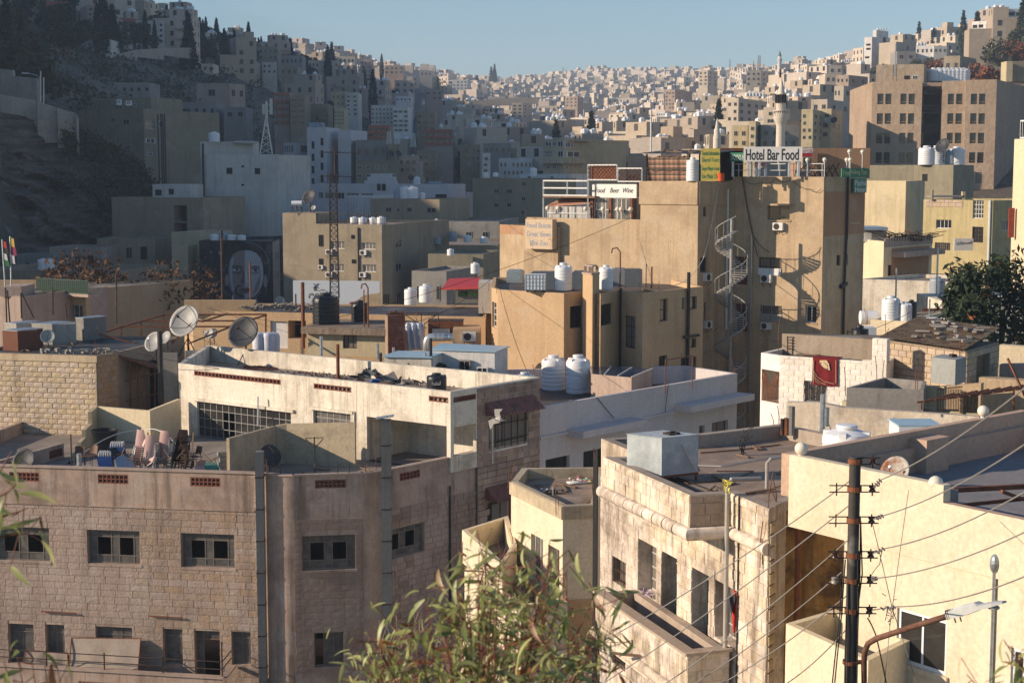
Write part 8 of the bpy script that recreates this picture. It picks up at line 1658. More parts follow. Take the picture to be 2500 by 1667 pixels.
 b.finish();pk=pm('pink_lower_stone',(.50,.41,.37),skv=.5);ul,zl=w.uv(*q('c3',400,890));mb=MB();ww2=Wall(w.A,w.B,-25,zl);ww2.op=[o for o in w.op];mb.box(w.pt(0,zl-.1,0),w.d3()*w.L,w.n3()*.12,V3((0,0,.14)));obj('ledge',mb,M_LILAC,b.root)
 for x0,y0,x1 in((610,830,1130),(1490,625,2010)):
  u0,z0=w.uv(*q('c3',x0,y0));u1,_=w.uv(*q('c3',x1,y0-60));mb=MB();mb.box(w.pt(u0,z0-.32,.0),w.d3()*(u1-u0),w.n3()*1.05,V3((0,0,.34)));obj('canopy',mb,M_LILAC,b.root);mb=MB();mb.box(w.pt(u0+.02,z0-3,0),w.d3()*(u1-u0-.04),w.n3()*.03,V3((0,0,2.6)));wx=Wall(w.pt(0,0,.03).xy,w.pt(w.L,0,.03).xy,z0-3.5,z0-.33)
 r=random.Random(5)
 for(x,y,D,d,h,lab,kd)in((q('c3',268,420)[0],926,81.5,1.15,1.45,'leftmost of the three white tanks on the dark roof of the lilac house',None),(q('c3',504,505)[0],951,77.0,1.18,1.72,'middle of the three white tanks on the dark roof of the lilac house',None),(q('c3',704,530)[0],959,75.7,1.17,1.86,'bluish wavy ribbed tank on the dark roof of the lilac house',TK_V)):
  p=G(x,y,zt-1.0)if x>1300 else V3((P(x,y,83).x,83,zt-1));(kd or TK_W).put(p,r.uniform(0,6),(d*p.y/D,d*p.y/D,h*p.y/D/1.25),lab)
 t=empty('skylight',G(1530,925,zt-1),'low dark blue glazed skylight on the roof of the lilac house','skylight');fpz=zt-1;a,c,d_,e=P(*q('c3',810,375),83.5),P(*q('c3',1140,405),81.5),P(*q('c3',1310,335),85),P(*q('c3',810,312),87);mb=MB();mb.poly([a,c,d_,e]);obj('glass',mb,glass_mat('blue_skylight_glass',(.02,.04,.09),.15),t);mb=MB()
 for k in range(4):p0,p1=a.lerp(c,k/3),e.lerp(d_,k/3);mb.bar(p0+V3((0,0,.03)),p1+V3((0,0,.03)),.05)
 obj('bar',mb,M_WM,t);mb=MB();g=lambda p:V3((p.x,p.y,fpz));mb.poly([g(a),g(c),c,a]);mb.poly([g(c),g(d_),d_,c]);obj('base',mb,M_PR,t);mb=MB();A,B=P(*q('c3',1415,445),79.5),P(*q('c3',1635,405),82)
 for p in(A,B):mb.tube([p-V3((0,0,.6)),p+V3((0,0,1.15))],.03,6)
 mb.tube([A+V3((0,0,1.15)),B+V3((0,0,1.15))],.03,6);tag(obj('pipe_hoop',mb,M_RUST),'rusty pipe hoop on the parapet of the lilac house','pipe');cable([w.pt(*w.uv(*q('c3',850,565)),.05),w.pt(*w.uv(*q('c3',985,735)),.1)],.02,'pair of black cables slanting down the lilac parapet');cable([w.pt(*w.uv(*q('c3',1435,450)),.05),w.pt(*w.uv(*q('c3',1400,700)),.1)],.015,'thin wire down the lilac parapet from the pipe hoop')
mid_roofs()
# near right: stone balcony house, cream houses, pole and wires
ZS=P(1684,1208,40).z
def balcony_stone_house():
 A,B,C,E=(G(x,y,ZS).xy for x,y in((1474,1115),(1684,1208),(1785,1203),(1878,1242)));Fx=E+V3((.35,.62));fd=(E-C).normalized();N0=C-fd*8.9;N1=C-fd*5.6;sp=plaster('parapet_top_stone',(.36,.30,.24),(.17,.135,.11),skv=.4,bov=.7,bump=.4);b=Bldg('limestone_balcony_house','old limestone house with a rounded cornice, a corner balcony and a gravel roof','house',[N0,N1,A,B,C,E,Fx],ZS,ZS-1.18,M_LI,back=[V3((12.5,46)),G(1905,1056,ZS-.3).xy,G(1709,1080,ZS-.3).xy],par=.42,part=.3,rfm=M_GRAVEL,parmat=sp);t=b.root;mb=MB();mb.poly([V3((p.x,p.y,ZS-1.178))for p in(N1,C,B,A)]);obj('soffit',mb,M_LI,t);lo=Bldg('x','','',[N0,E,Fx],ZS-1.18,-22,M_LI,back=[V3((12.5,46)),N0+V3((4,3))],root=t);W=b.w[2:];w=W[0];wl_=lo.w[0];grey=simple('grey_window_wood',(.40,.37,.32),.7)
 for rc,nx,ny,nm,dp in((('c4',988,522,1098,735),1,1,'window',.2),(('c4',1198,388,1345,810),(.5,),(.22,.45,.72),'window',.42),(('c4',1388,490,1512,1190),2,(.85,),'door',.42),(('c4',1635,623,1770,1285),2,(.85,),'door',.42),(('c4',1822,722,2005,1190),(.5,),(.22,.6),'window',.4),(('c4',985,1290,1095,1400),1,1,'window',.2)):
  lo.win(0,qr(*rc),nx,ny,fr_=M_IRON if dp==.2 else grey,gl_=M_GLASS,rev=dp+.08,depth=dp,name=nm,hbars=(9,1,.022)if dp==.2 else None)
 for ww_,z0,z1,lim,sd in((wl_,-15.5,ZS-1.2,200,1),(W[0],ZS-1.15,ZS-.03,60,4),(W[2],ZS-1.15,ZS-.03,25,2),(W[1],ZS-1.15,ZS-.03,12,3)):
  layb(ww_,t,(0,z0,ww_.L,z1),.31,(.34,.62),BL_LIME if sd!=3 else blocks_of(plaster('sooty_limestone',(.42,.31,.22),(.10,.07,.05),skv=.8,bov=.9,big=.9,bump=.4),2,.08),out=.02,th=.06,irregular=True,limit=lim,seed=sd,jitter=.008,gap=.009)
 lo.finish(skr=True);r=random.Random(3);wq=W[3];qm=blocks_of(plaster('rough_quoin_stone',(.52,.40,.26),(.20,.13,.07),bov=.7,bump=1.,dist=.05,fine=6,rnd=.15),3,.3);z=-15.
 while z<ZS-.5:
  h=r.uniform(.27,.36);o=bpy.data.objects.new('quoin',qm[r.randrange(3)]);COL.objects.link(o);o.parent=t;o.location=wq.pt(.02,z,.05)-WLOC[t.name];o.rotation_euler=(0,0,atan2(wq.d.y,wq.d.x));o.scale=(r.uniform(.28,.5),.1,h-.03);z+=h
 b.finish();zc=ZS-1.02;mb=MB();prof=[];path=[w.pt(-.05,zc,.05),w.pt(w.L+.07,zc,.05),W[1].pt(W[1].L-.12,zc,.05)];n=10;rows=[]
 for k,p in enum(path):
  nn=w.n3()if k==0 else(W[1].n3()if k==2 else(w.n3()+W[1].n3()).normalized()*1.15);rows.append([p+nn*(.17*sin(pi*j/n))+V3((0,0,.17*cos(pi*j/n)))for j in range(n+1)])
 def loft(mb,rows):
  i0=len(mb.v);m=len(rows[0])
  for rw in rows:mb.v+=[tuple(p)for p in rw]
  for a in range(len(rows)-1):
   for j in range(m-1):k=i0+a*m+j;mb.f.append((k,k+1,k+m+1,k+m));mb.m.append(0)
  mb.poly(rows[0]);mb.poly(rows[-1][::-1])
 def split(p,q,k):return[p.lerp(q,i/k)for i in range(k+1)]
 loft(mb,rows);obj('cornice',mb,M_LI,t,'auto');mb=MB()
 for k in range(1,9):
  u=w.L*k/9;rw=lambda d:[w.pt(u+d,zc,.05)+w.n3()*(.174*sin(pi*j/n))+V3((0,0,.174*cos(pi*j/n)))for j in range(n+1)];loft(mb,[rw(-.008),rw(.008)])
 obj('cornice_joint',mb,M_JOINT,t,kind='stuff');mb=MB();w2=W[2];rw2=[[w2.pt(u,zc,.03)+w2.n3()*(.16*sin(pi*j/n))+V3((0,0,.16*cos(pi*j/n)))for j in range(n+1)]for u in(.0,w2.L+.02)];loft(mb,rw2);obj('cornice',mb,M_LI,t,'auto');zb=P(1678,1600,39.5).z;a,c=G(1455,1447,zb).xy,G(1678,1600,zb).xy;e=c+V3((1.14,.40));bb=Bldg('corner_balcony','solid stone balcony with moulded foot on the limestone house','balcony',[a,c,e],zb,zb-1.05,M_LI,back=[a+V3((1.28,.45))],par=.93,part=.24,rfm=M_FR,parmat=plaster('balcony_coping_stone',(.42,.34,.27),(.22,.16,.12),skv=.4,bov=.6))
 for i,lim in((0,90),(1,20)):layb(bb.w[i],bb.root,(0,zb-1.05,bb.w[i].L,zb-.12),.31,(.42,.6),BL_LIME,out=.015,th=.04,limit=lim,seed=7,gap=.009)
 bb.finish();mb=MB()
 for i in(0,1):
  ww=bb.w[i];mb.box(ww.pt(-.06,zb+.003,-.28),ww.d3()*(ww.L+.12),ww.n3()*.36,V3((0,0,.07+.003*i)))
 obj('coping',mb,bb.parmat,bb.root);mb=MB();zf=zb-1.15;rows=[]
 for p,nn in((bb.w[0].pt(-.02,zf,.0),bb.w[0].n3()),(bb.w[0].pt(bb.w[0].L,zf,0),(bb.w[0].n3()+bb.w[1].n3()).normalized()*1.2),(bb.w[1].pt(bb.w[1].L,zf,0),bb.w[1].n3())):
  rows.append([p+nn*(.02+.16*sin(pi*j/n))+V3((0,0,.16*cos(pi*j/n)))for j in range(n+1)])
 loft(mb,rows);obj('moulding',mb,M_LI,bb.root,'auto');mb=MB();mb.prism([p for p in(a,c,e,a+V3((1.28,.45)))],zf-.28,zf-.1,bottom=True);obj('soffit',mb,M_LI,bb.root);w=wl_;u,zz=w.uv(*q('c4',1950,830));mb=MB()
 for k,(dx,dz,ww_,hh,m)in enum(((0,0,.5,.55,simple('charcoal_cloth',(.05,.05,.06),.9)),(.25,.1,.3,1.15,simple('red_garment',(.55,.03,.02),.8)))):
  mb=MB();nx=8
  for i in range(nx+1):
   for j in range(7):mb.v.append(tuple(w.pt(u-.2+dx+ww_*i/nx*(1-.05*j),zz+dz-hh*j/6*(1+.15*sin(i)),.06-.12*k+.04*sin(i*1.3+j*.5))))
  for i in range(nx):
   for j in range(6):q0=i*7+j;mb.f.append((q0,q0+1,q0+8,q0+7));mb.m.append(0)
  tag(obj('garment',mb,m,smooth=True),('dark grey garment hung in the balcony window','bright red garment hung in the balcony window')[k],'garment')
 u,zz=w.uv(*q('c4',1275,815));mb=MB()
 for k in range(40):leafq(mb,w.pt(u+r.uniform(-.1,.45),zz+r.uniform(-.12,.12),.12+r.uniform(-.1,.1)),.07,r)
 tag(obj('crumpled_cloths',mb,simple('lilac_cloth',(.45,.36,.44),.9,var=.3)),'lilac and white cloths lying on the sill above the balcony','cloths');mb=MB();p=w2.pt(.22,ZS+.35,.22);mb.tube([p+V3((.9,.3,.02)),p+V3((.1,.05,.05)),p+V3((0,0,-.15)),(p.x,p.y,-18)],.06,10);tag(obj('drain_pipe',mb,simple('pale_grey_pipe',(.36,.34,.31),.5)),'thick pale drain pipe down the corner of the limestone house','pipe');mb=MB();p=w2.pt(.55,ZS+.02,.05);mb.tube([p,(p.x,p.y,-18)],.025,6);tag(obj('black_conduit',mb,M_CABLE),'thin black conduit beside the thick pale drain pipe','pipe');mb=MB()
 for k in range(26):leafq(mb,w2.pt(.22+r.uniform(-.15,.2),ZS+.25+r.uniform(-.15,.15),.25),.09,r)
 tag(obj('yellow_rag',mb,simple('yellow_rag',(.55,.50,.10),.8)),'yellow rag tied round the bend of the thick drain pipe','rag');mb=MB();p=w.pt(.05,ZS-.6,.15)
 for k in range(4):x=V3((w.pt(-.12-.09*k,0,.08).xy[0],w.pt(-.12-.09*k,0,.08).xy[1],0));mb.tube([(x.x,x.y,ZS-.35-.04*k),(x.x,x.y,-18)],.035,6)
 tag(obj('pipe_bundle',mb,M_BP),'bundle of dark pipes in the gap left of the limestone house','pipes');zr=ZS-.42;n0=V3((4.19,43.5,zr+.2));l=V3((-.92,.70,0));rr=V3((1.09,.62,0));t2=empty('steel_cube_tank',n0,'big galvanised steel cube tank standing on the gravel roof','tank');gm=plaster('zinc_spangle',(.44,.49,.50),(.24,.26,.27),(.60,.64,.65),skv=.5,bov=.7,big=1.2,fine=30,bump=.05,rough=.42);mb=MB();mb.box(n0,l,rr,(0,0,1.1));obj('box',mb,gm,t2);mb=MB();mb.box(n0+V3((0,0,1.103))-l*.015-rr*.015,l*1.03,rr*1.03,(0,0,.015));obj('lid_plate',mb,gm,t2);mb=MB();cc=n0+l*.35+rr*.6+V3((0,0,1.12));mb.cbox(cc,.4,.3,.05,.6);mb.cbox(cc+V3((0,0,.05)),.2,.12,.03,.6);obj('hatch',mb,M_IRON,t2);mb=MB()
 for p in(n0,n0+l*.95,n0+rr*.95,n0+l*.95+rr*.95):mb.bar(p-V3((0,0,.22)),p,.06)
 mb.bar(n0,n0+rr,.06);mb.bar(n0,n0+l,.06);obj('stand',mb,M_RUST,t2);cable([cc+V3((.1,-.1,.05)),n0+rr*.55+V3((.02,-.06,.8)),n0+rr*.9+V3((.05,-.06,.05))],.014,'pinkish hose down the side of the steel cube tank',simple('pink_hose',(.50,.33,.30),.6),sag=.03);g=lambda x,y:G(x,y,zr+.03)
 for pts,m,rd,lab in(([(1665,1135),(1760,1138),(1830,1125),(1930,1108)],M_WM,.018,'pale hose snaking over the gravel roof'),([(1620,1160),(1680,1180),(1790,1170),(1840,1150),(1750,1150)],simple('brown_hose',(.10,.04,.03),.6),.018,'brown hose coiled on the gravel roof'),([(1640,1170),(1720,1205),(1800,1215),(1850,1200),(1930,1180)],simple('brown_hose',(.10,.04,.03),.6),.016,'second brown hose along the gravel roof edge'),([(1710,1105),(1800,1098),(1905,1085)],M_RUST,.02,'rusty rod lying across the back of the gravel roof'),([(1650,1165),(1720,1190),(1760,1205)],M_CABLE,.02,'black cable lying on the gravel roof')):
  cable([g(*p)for p in pts],rd,lab,m)
 mb=MB();p=g(1815,1110)
 for k in range(9):mb.tube([p+V3((r.uniform(-.1,.1),r.uniform(-.1,.1),0)),p+V3((r.uniform(-.2,.2),r.uniform(-.2,.2),r.uniform(.3,.6))),p+V3((r.uniform(-.1,.4),r.uniform(-.3,.3),r.uniform(.5,.9)))],.012,5)
 tag(obj('cable_tangle',mb,M_CABLE),'tangle of stiff black cables rising from the gravel roof','cables');mb=MB();p=g(1855,1175);mb.tube([p+V3((0,-1.2,0)),p+V3((0,-1.2,.75)),p+V3((.1,-1.15,.85)),p+V3((1.1,-.6,.9)),p+V3((1.15,-.58,.3))],.05,10);tag(obj('bent_vent_pipe',mb,simple('pale_grey_pipe',(.36,.34,.31),.5)),'grey bent vent pipe at the right of the gravel roof','pipe');pa,pb=P(1897,1300,39.25).xy,P(2060,1300,39.0).xy;mb=MB();panel(mb,pa,pb,ZS-.25,ZS-.2,-22,.4);t3=tag(obj('stained_ochre_wall',mb,M_OCHWALL),'rough ochre wall with black stains between the limestone house and the cream house','wall');mb=MB();A_=P(1949,1285,38.9);mb.tube([A_,(A_.x,A_.y,-20)],.07,8);tag(obj('rust_pipe',mb,M_RUST),'rusty drain pipe on the stained ochre wall','pipe')
balcony_stone_house()
def cream_small_house():
 z=P(1374,1235,51).z;a,b_,c=G(1248,1175,z).xy,P(1374,1235,51).xy,G(1458,1231,z).xy;b=Bldg('small_cream_house','small cream house with a chipped parapet and a gravelled roof left of the limestone house','house',[a,b_,c],z,-20,M_CREAM,back=[G(1452,1152,z).xy+V3((.5,1)),a+V3((.4,2.6))],par=.38,part=.24,rfm=M_GRAVEL,parmat=plaster('chipped_parapet',(.50,.42,.29),(.22,.17,.12),bov=.7,bump=.8,fine=5));b.win(0,qr('c4',322,347,418,905),2,(.3,),fr_=M_WM,gl_=M_DG,rev=.25,depth=.15,name='door');b.win(0,qr('c4',462,437,553,840),2,2,fr_=M_WOOD,gl_=M_DG,rev=.25,depth=.15,sill=.08);b.finish();w=b.w[0];mb=MB();mb.box(w.pt(-.03,z-.45,0),w.d3()*(w.L+.05),w.n3()*.06,V3((0,0,.44)));mb.box(b.w[1].pt(0,z-.45,0),b.w[1].d3()*b.w[1].L,b.w[1].n3()*.05,V3((0,0,.44)));obj('top_band',mb,b.parmat,b.root);mb=MB();u,zz=b.w[1].uv(*q('c4',610,890));mb.box(b.w[1].pt(0,-20,0),b.w[1].d3()*b.w[1].L,b.w[1].n3()*.02,V3((0,0,zz+20)));obj('lower_wall',mb,M_OR,b.root)
 r=random.Random(7);zr=z-.36
 for lab,x,y,cols in(('coloured rubbish and a white sheet on the small gravelled roof',1425,1175,((.60,.60,.6),(.40,.12,.16),(.03,.20,.10),(.5,.42,.2))),('dark rubbish and a bottle near the parapet of the small gravelled roof',1335,1200,((.02,.02,.02),(.30,.28,.27)))):
  t=empty('rubbish',G(x,y,zr),lab,'rubbish')
  for k,cc in enum(cols):
   mb=MB();p=G(x,y,zr)
   for _ in range(14):s=r.uniform(.06,.16);mb.sphere(p+V3((r.gauss(0,.22),r.gauss(0,.22),.04)),s*.6,7,5,sz=.6)
   if k==0 and x>1400:mb.cbox(p+V3((-.25,-.3,0)),.75,.3,.06,.3)
   obj('piece',mb,simple('litter_%d_%d'%(x,k),cc,.5,var=.2),t,True,kind='stuff')
 p=G(1350,1222,zr);mb=MB();mb.tube([p,p+V3((0,0,.5))],.025,8);tag(obj('vent_pipe',mb,M_GALV),'thin grey pipe at the parapet of the small gravelled roof','pipe')
 for(p0,p1,bk,Dref,zb,lab)in(((1128,1293),(1226,1377),((1262,1330),(1240,1258)),56,1.2,'upper cream balcony with a thick pale rim left of the small cream house'),((1134,1383),(1272,1476),((1385,1468),(1300,1400)),55,8,'lower cream stair block with a sloping rim under the leaves')):
  z2=P(*p0,Dref).z;ch=[G(*p0,z2).xy,G(*p1,z2).xy];bk2=[G(*bk[0],z2).xy,G(*bk[1],z2).xy];bb=Bldg('cream_balcony',lab,'balcony',ch,z2,z2-zb,M_CREAM,back=bk2,par=.85,part=.18,rfm=M_FR,parmat=M_C2);bb.finish()
 z3=-16;ch=[P(1125,1600,53).xy,P(1262,1600,48).xy,P(1400,1600,48.8).xy];b3=Bldg('lower_cream_block','bright cream lower block behind the foreground leaves','building',ch,z3,-24,M_CREAM,depth=4,par=.3);b3.win(0,(1150,1560,1200,1667),2,1);b3.finish()
cream_small_house()
ZR=P(1927,1109,35).z
def right_cream_house():
 A,B=P(1927,1109,35).xy,G(2256,1175,ZR).xy;d=(B-A).normalized();Cx=A+d*9.;C2=G(2500,1004,ZR).xy;e=(C2-A).normalized();zl=ZR-.36;zb=P(1927,1284,35).z;br=pm('shaded_cream_render',(.52,.355,.255),skv=.3,bov=.3);b=Bldg('big_cream_house','big bright cream house with a roof terrace, globe lamps and an overhanging corner','house',[A,Cx],zl,zb,M_CREAM,back=[Cx+e*10,A+e*10],par=.6,part=.2,parmat=br,rfm=plaster('grey_terrace_floor',(.22,.21,.21),(.12,.115,.115),skv=0,bov=.5));w=b.w[0];t=b.root;uB=(B-A).length;b.finish();mb=MB();panel(mb,A,A+d*(uB+.5),ZR,ZR,zl-.002,.22);mb2=MB();panel(mb2,A+e*10,A,ZR,ZR,zl-.6,-.22);obj('raised_parapet',mb,M_CREAM,t);obj('back_parapet',mb2,br,t);mb=MB();mb.box((A+e*4.6).to_3d()+V3((0,0,zl-.6)),(e*.95).to_3d(),V3((e.y,-e.x,0))*.5,(0,0,.82));obj('pier',mb,br,t);mb=MB();mb.poly([V3((p.x,p.y,zb))for p in(A+e*10,Cx+e*10,Cx,A)]);obj('underside',mb,M_C2,t);k0=w.uv(2058,1330)[0]  # inner parapet faces: shade on the cream put into a browner colour
 L0=A+d*k0-V3((w.n.x,w.n.y))*.05;lb=Bldg('cream_lower_storey','cream lower storey with white sliding windows beside the utility pole','house',[L0,Cx-V3((w.n.x,w.n.y))*.05],zb-.003,-24,M_CREAM,back=[Cx+e*9,L0+e*9],par=.02);lw=lb.w[0];lb.win(0,qr('d4',1303,950,1705,1385),(.5,),1,fr_=simple('white_window_frame',(.74,.75,.76),.35,var=.03),gl_=glass_mat('deep_glass',(.012,.014,.016),.05,.04),fw=.07,rev=.16,depth=.05,sill=.07,sep=True);lb.win(0,qr('d4',2232,1275,2420,1700),(.5,),1,fr_=simple('white_window_frame',(.74,.75,.76),.35,var=.03),gl_=glass_mat('deep_glass',(.012,.014,.016),.05,.04),fw=.07,rev=.16,depth=.05,sep=True);lb.finish();z2=P(1919,1521,33.5).z;a,c=G(1919,1521,z2).xy,G(2120,1612,z2).xy;bb=Bldg('plain_cream_balcony','plain cream balcony box at the foot of the big cream house','balcony',[a,c],z2,-24,M_CREAM,back=[c+V3((1.2,1.4)),G(2040,1486,z2).xy],par=.75,part=.16,parmat=M_C2);bb.finish()
 for(x,y,D,s,lab)in((1956,1112,34.9,.93,'globe lamp at the near left corner of the cream roof terrace'),(2284,1198,31.8,.95,'globe lamp where the front parapet steps down'),(2400,1018,40.25,.93,'globe lamp on the back parapet of the cream roof terrace')):
  p=P(x,y,D);GLB.put(p-V3((0,0,.49*s)),0,s,lab)
 t2=empty('red_pergola',P(2400,1250,32),'rusty red steel beams over the sunken part of the cream terrace','pergola');mb=MB()
 for p0,p1,th in(((2325,1196),(2520,1186),.1),((2445,1199),(2520,1226),.07),((2322,1236),(2520,1215),.07),((2465,1272),(2520,1268),.08)):mb=MB();mb.bar(P(*p0,32.5),P(*p1,33),th);obj('beam',mb,M_RUST,t2)
 mb=MB();p=P(2310,1215,32.2);mb.cbox(p+V3((0,0,-.3)),.55,.3,.45,.9);tag(obj('grey_block_stub',mb,M_CONC),'grey block stub next to the stepped down parapet','block');mb=MB();u,z0=lw.uv(2432,1380);mb.tube([lw.pt(u,z0,.05),lw.pt(u,-22,.05)],.035,8);mb.sphere(lw.pt(u,z0+.05,.05),.10,10,8,sz=2.0);tag(obj('wall_conduit',mb,M_GALV),'pipe conduit with a lump of cement at its top on the cream wall','pipe');DR=dish_proto('rusty_dish',rusty('rusted_dish_paint',(.45,.44,.40),(.30,.10,.03),.55,scale=1.6),1);DR.put(P(2188,1170,35.8)+V3((0,0,-.55)),-.75,.72,'grey dish with an orange rust patch on the cream roof terrace');mb=MB()
 for k in range(3):mb.cbox(P(2160+20*k,1160,35.4)+V3((0,0,-.25)),.25,.12,.25,.5)
 tag(obj('concrete_blocks',mb,M_CONC),'concrete blocks at the foot of the rusty dish','blocks');p=P(2065,1150,43);p.z=ZS-.4;TK_W.put(p,.4,(1.33,1.33,1.75/1.25),'large bright white tank behind the cream terrace parapet')
right_cream_house()
def right_roofs():
 r=random.Random(15);z=zy(1903,868,61.5);ch=[P(1858,867,62.5).xy,P(1903,868,61.5).xy,G(2165,886,z).xy,P(2190,886,61.5).xy];b=Bldg('white_stone_house','white limestone house with a red rug hung over its parapet','house',ch,z,-24,M_WLIMEST,depth=5,par=.2,part=.2,rfm=M_ASPHROOF);w=b.w[1];w.op.append((*w.rect(*qr('d3',550,428,722,600)),.15));rr=w.rect(*qr('d3',550,428,722,600));window(w,rr,b.root,4,1,M_GALV,M_DG,.05,.08,hbars=None);mb=MB()
 for k in range(9):
  for s in(1,-1):
   ua=rr[0]+(rr[2]-rr[0])*k/8;mb.bar(w.pt(ua,rr[1],.06),w.pt(min(max(ua+s*.6,rr[0]),rr[2]),rr[3],.06),.015)
 obj('grille',mb,M_IRON,b.root);layb(w,b.root,(0,zy(1903,1010,61.5),w.L,z-.02),.22,(.42,),BL_WHITE,out=.015,th=.04,limit=240,gap=.012);b.hole(0,qr('d3',205,335,340,590),1.5);b.finish();mb=MB();w0=b.w[0];rp=w0.rect(*qr('d3',205,335,340,590))
 for k in range(12):
  for s in(1,-1):ua=rp[0]+(rp[2]-rp[0])*k/11;mb.bar(w0.pt(ua,rp[1],.02),w0.pt(min(max(ua+s*.9,rp[0]),rp[2]),rp[3],.02),.015)
 obj('mesh_screen',mb,M_RUST,b.root,kind='stuff')
 for x0,y0 in((2105,879),(2128,826)):
  u0,_=w.uv(x0,900);zz=zy(x0,y0,w.pt(u0,z).y);mb=MB();mb.box(w.pt(u0,z-.02,-.3),w.d3()*(w.L-u0),w.n3()*(.3-.004*(x0-2100)/28),V3((0,0,zz-z+.02)));obj('step',mb,M_WLIMEST,b.root);w3=Wall(w.pt(u0,0).xy,w.B,z,zz);layb(w3,b.root,(0,z,w3.L,zz),.22,(.42,),BL_WHITE,out=.015,th=.03,limit=40,gap=.012,seed=int(x0))
 t=empty('rug',w.pt(2,z),'deep red rug with a beige medallion hung over the white parapet','rug');ru=w.rect(*qr('d3',619,256,825,462));n=22;mb=MB()
 def sheet(mb,u0,u1,z0,z1,off,nn=14):
  for i in range(nn+1):
   for j in range(nn+1):mb.v.append(tuple(w.pt(u0+(u1-u0)*i/nn,z0+(z1-z0)*j/nn,off+.03*(1-j/nn)*(1+sin(i*.9)))))
  i0=len(mb.v)-(nn+1)**2
  for i in range(nn):
   for j in range(nn):a=i0+i*(nn+1)+j;mb.f.append((a,a+nn+1,a+nn+2,a+1));mb.m.append(0)
 sheet(mb,ru[0],ru[2],ru[1],z+.05,.05);obj('pile',mb,plaster('rug_red',(.16,.012,.016),(.09,.008,.012),skv=.5,bov=.5,bump=.1),t,True);mb=MB();mb.box(w.pt(ru[0],z+.04,-.4),w.d3()*(ru[2]-ru[0]),w.n3()*.47,V3((0,0,.03)));obj('fold',mb,MATS['rug_red'],t);bg_=simple('rug_beige',(.55,.42,.26),.9);med=[q('d3',*p)for p in[(680+0,262),(735,262),(755,290),(765,345),(735,338),(700,310),(680,285)]];fpoly(w,med,bg_,t,'medallion',.115);mb=MB()
 for pts in([(632,370),(650,410),(690,445),(730,458)],[(632,345),(660,395),(720,435),(800,455)],[(632,395),(650,430),(680,455)],[(630,262),(630,450)],[(812,262),(812,450)]):
  uz=[w.uv(*q('d3',*p))for p in pts]
  for p0,p1 in zip(uz,uz[1:]):mb.bar(w.pt(*p0,.115),w.pt(*p1,.115),.035,.01)
 obj('border_line',mb,bg_,t);mb=MB()
 for k in range(10):x,y=r.uniform(690,750),r.uniform(270,330);p0=w.uv(*q('d3',x,y));p1=w.uv(*q('d3',x+r.uniform(-14,14),y+r.uniform(5,16)));mb.bar(w.pt(*p0,.125),w.pt(*p1,.125),.03,.006)
 obj('medallion_branch',mb,M_INKB,t);zt=zy(2165,832,61);ch=cD([(2166,61.2),(2360,57.6),(2438,60.5)],834);a=Bldg('tan_block_shed','tan concrete block shed under a corrugated roof weighed down with scrap','shed',ch,zt,-24,M_JOINT,depth=4.5,par=.02);layb(a.w[0],a.root,(0,zt-2.2,a.w[0].L,zt-.05),.235,(.44,),BL_TAN,'block',out=.03,th=.06,limit=110,gap=.02);a.w[1].op.append((*a.w[1].rect(*qr('d3',1945,235,2050,450)),.3));layb(a.w[1],a.root,(0,zt-2.2,a.w[1].L,zt-.05),.235,(.44,),BL_TAN,'block',out=.03,th=.06,limit=60,seed=2,gap=.02);a.finish();ww=a.w[1];rd=ww.rect(*qr('d3',1945,235,2050,450));mb=MB();mb.box(ww.pt(rd[0],rd[1],-.25),ww.d3()*(rd[2]-rd[0]),ww.n3()*.05,V3((0,0,rd[3]-rd[1])));obj('door',mb,M_WOOD,a.root);mb=MB();n=60;p0,p1=a.w[0].pt(-.2,zt+.12,.3),a.w[0].pt(a.w[0].L+.15,zt+.05,.3);bk=V3((a.w[1].d.x,a.w[1].d.y,0))*(a.w[1].L+.4)+V3((0,0,.5))
 for k in range(n+1):o=V3((0,0,.035*(k%2)));p=p0.lerp(p1,k/n)+o;mb.v+=[tuple(p),tuple(p+bk)]
 for k in range(n):mb.f.append((2*k,2*k+2,2*k+3,2*k+1));mb.m.append(0)
 obj('tin_roof',mb,rusty('ochre_tin',(.36,.25,.13),(.20,.10,.05),.5),a.root);mb=MB()
 for k in range(34):p=p0.lerp(p1,r.uniform(.3,.98))+bk*r.uniform(.1,.9)+V3((0,0,.08));mb.cbox(p,r.uniform(.1,.7),r.uniform(.05,.25),r.uniform(.02,.1),r.uniform(0,3))
 tag(obj('roof_scrap',mb,M_CONC,kind='stuff'),'stones, boards and scrap lying on the corrugated shed roof','scrap');TK_B.put(P(*q('d3',993,240),65),.4,(.72,.72,1.05),'black tank on the roof of the white stone house');pbox_t=empty('white_box',P(2120,840,66),'white metal box behind the black roof tank','box');pbox('case',*q('d3',1008,0)[:1],q('d3',1135,0)[0],800,840,67,.7,M_WM,pbox_t)
 for(x0,x1,y0,y1,D,nb,lab)in((410,505,70,230,63.5,5,'low iron rack on the parapet of the white stone house'),(880,1000,20,250,64,3,'tilted iron ladder frame beside the black roof tank')):
  a0,a1,b0,b1=P(*q('d3',x0,y1),D),P(*q('d3',x0+(20 if x0>800 else 0),y0),D),P(*q('d3',x1-(25 if x0>800 else 0),y1),D),P(*q('d3',x1,y0),D);mb=MB();mb.bar(a0,a1,.04);mb.bar(b0,b1,.04)
  for k in range(nb):f=.35+.6*k/(nb-1);mb.bar(a0.lerp(a1,f),b0.lerp(b1,f),.03)
  tag(obj('iron_rack',mb,M_IRON),lab,'rack')
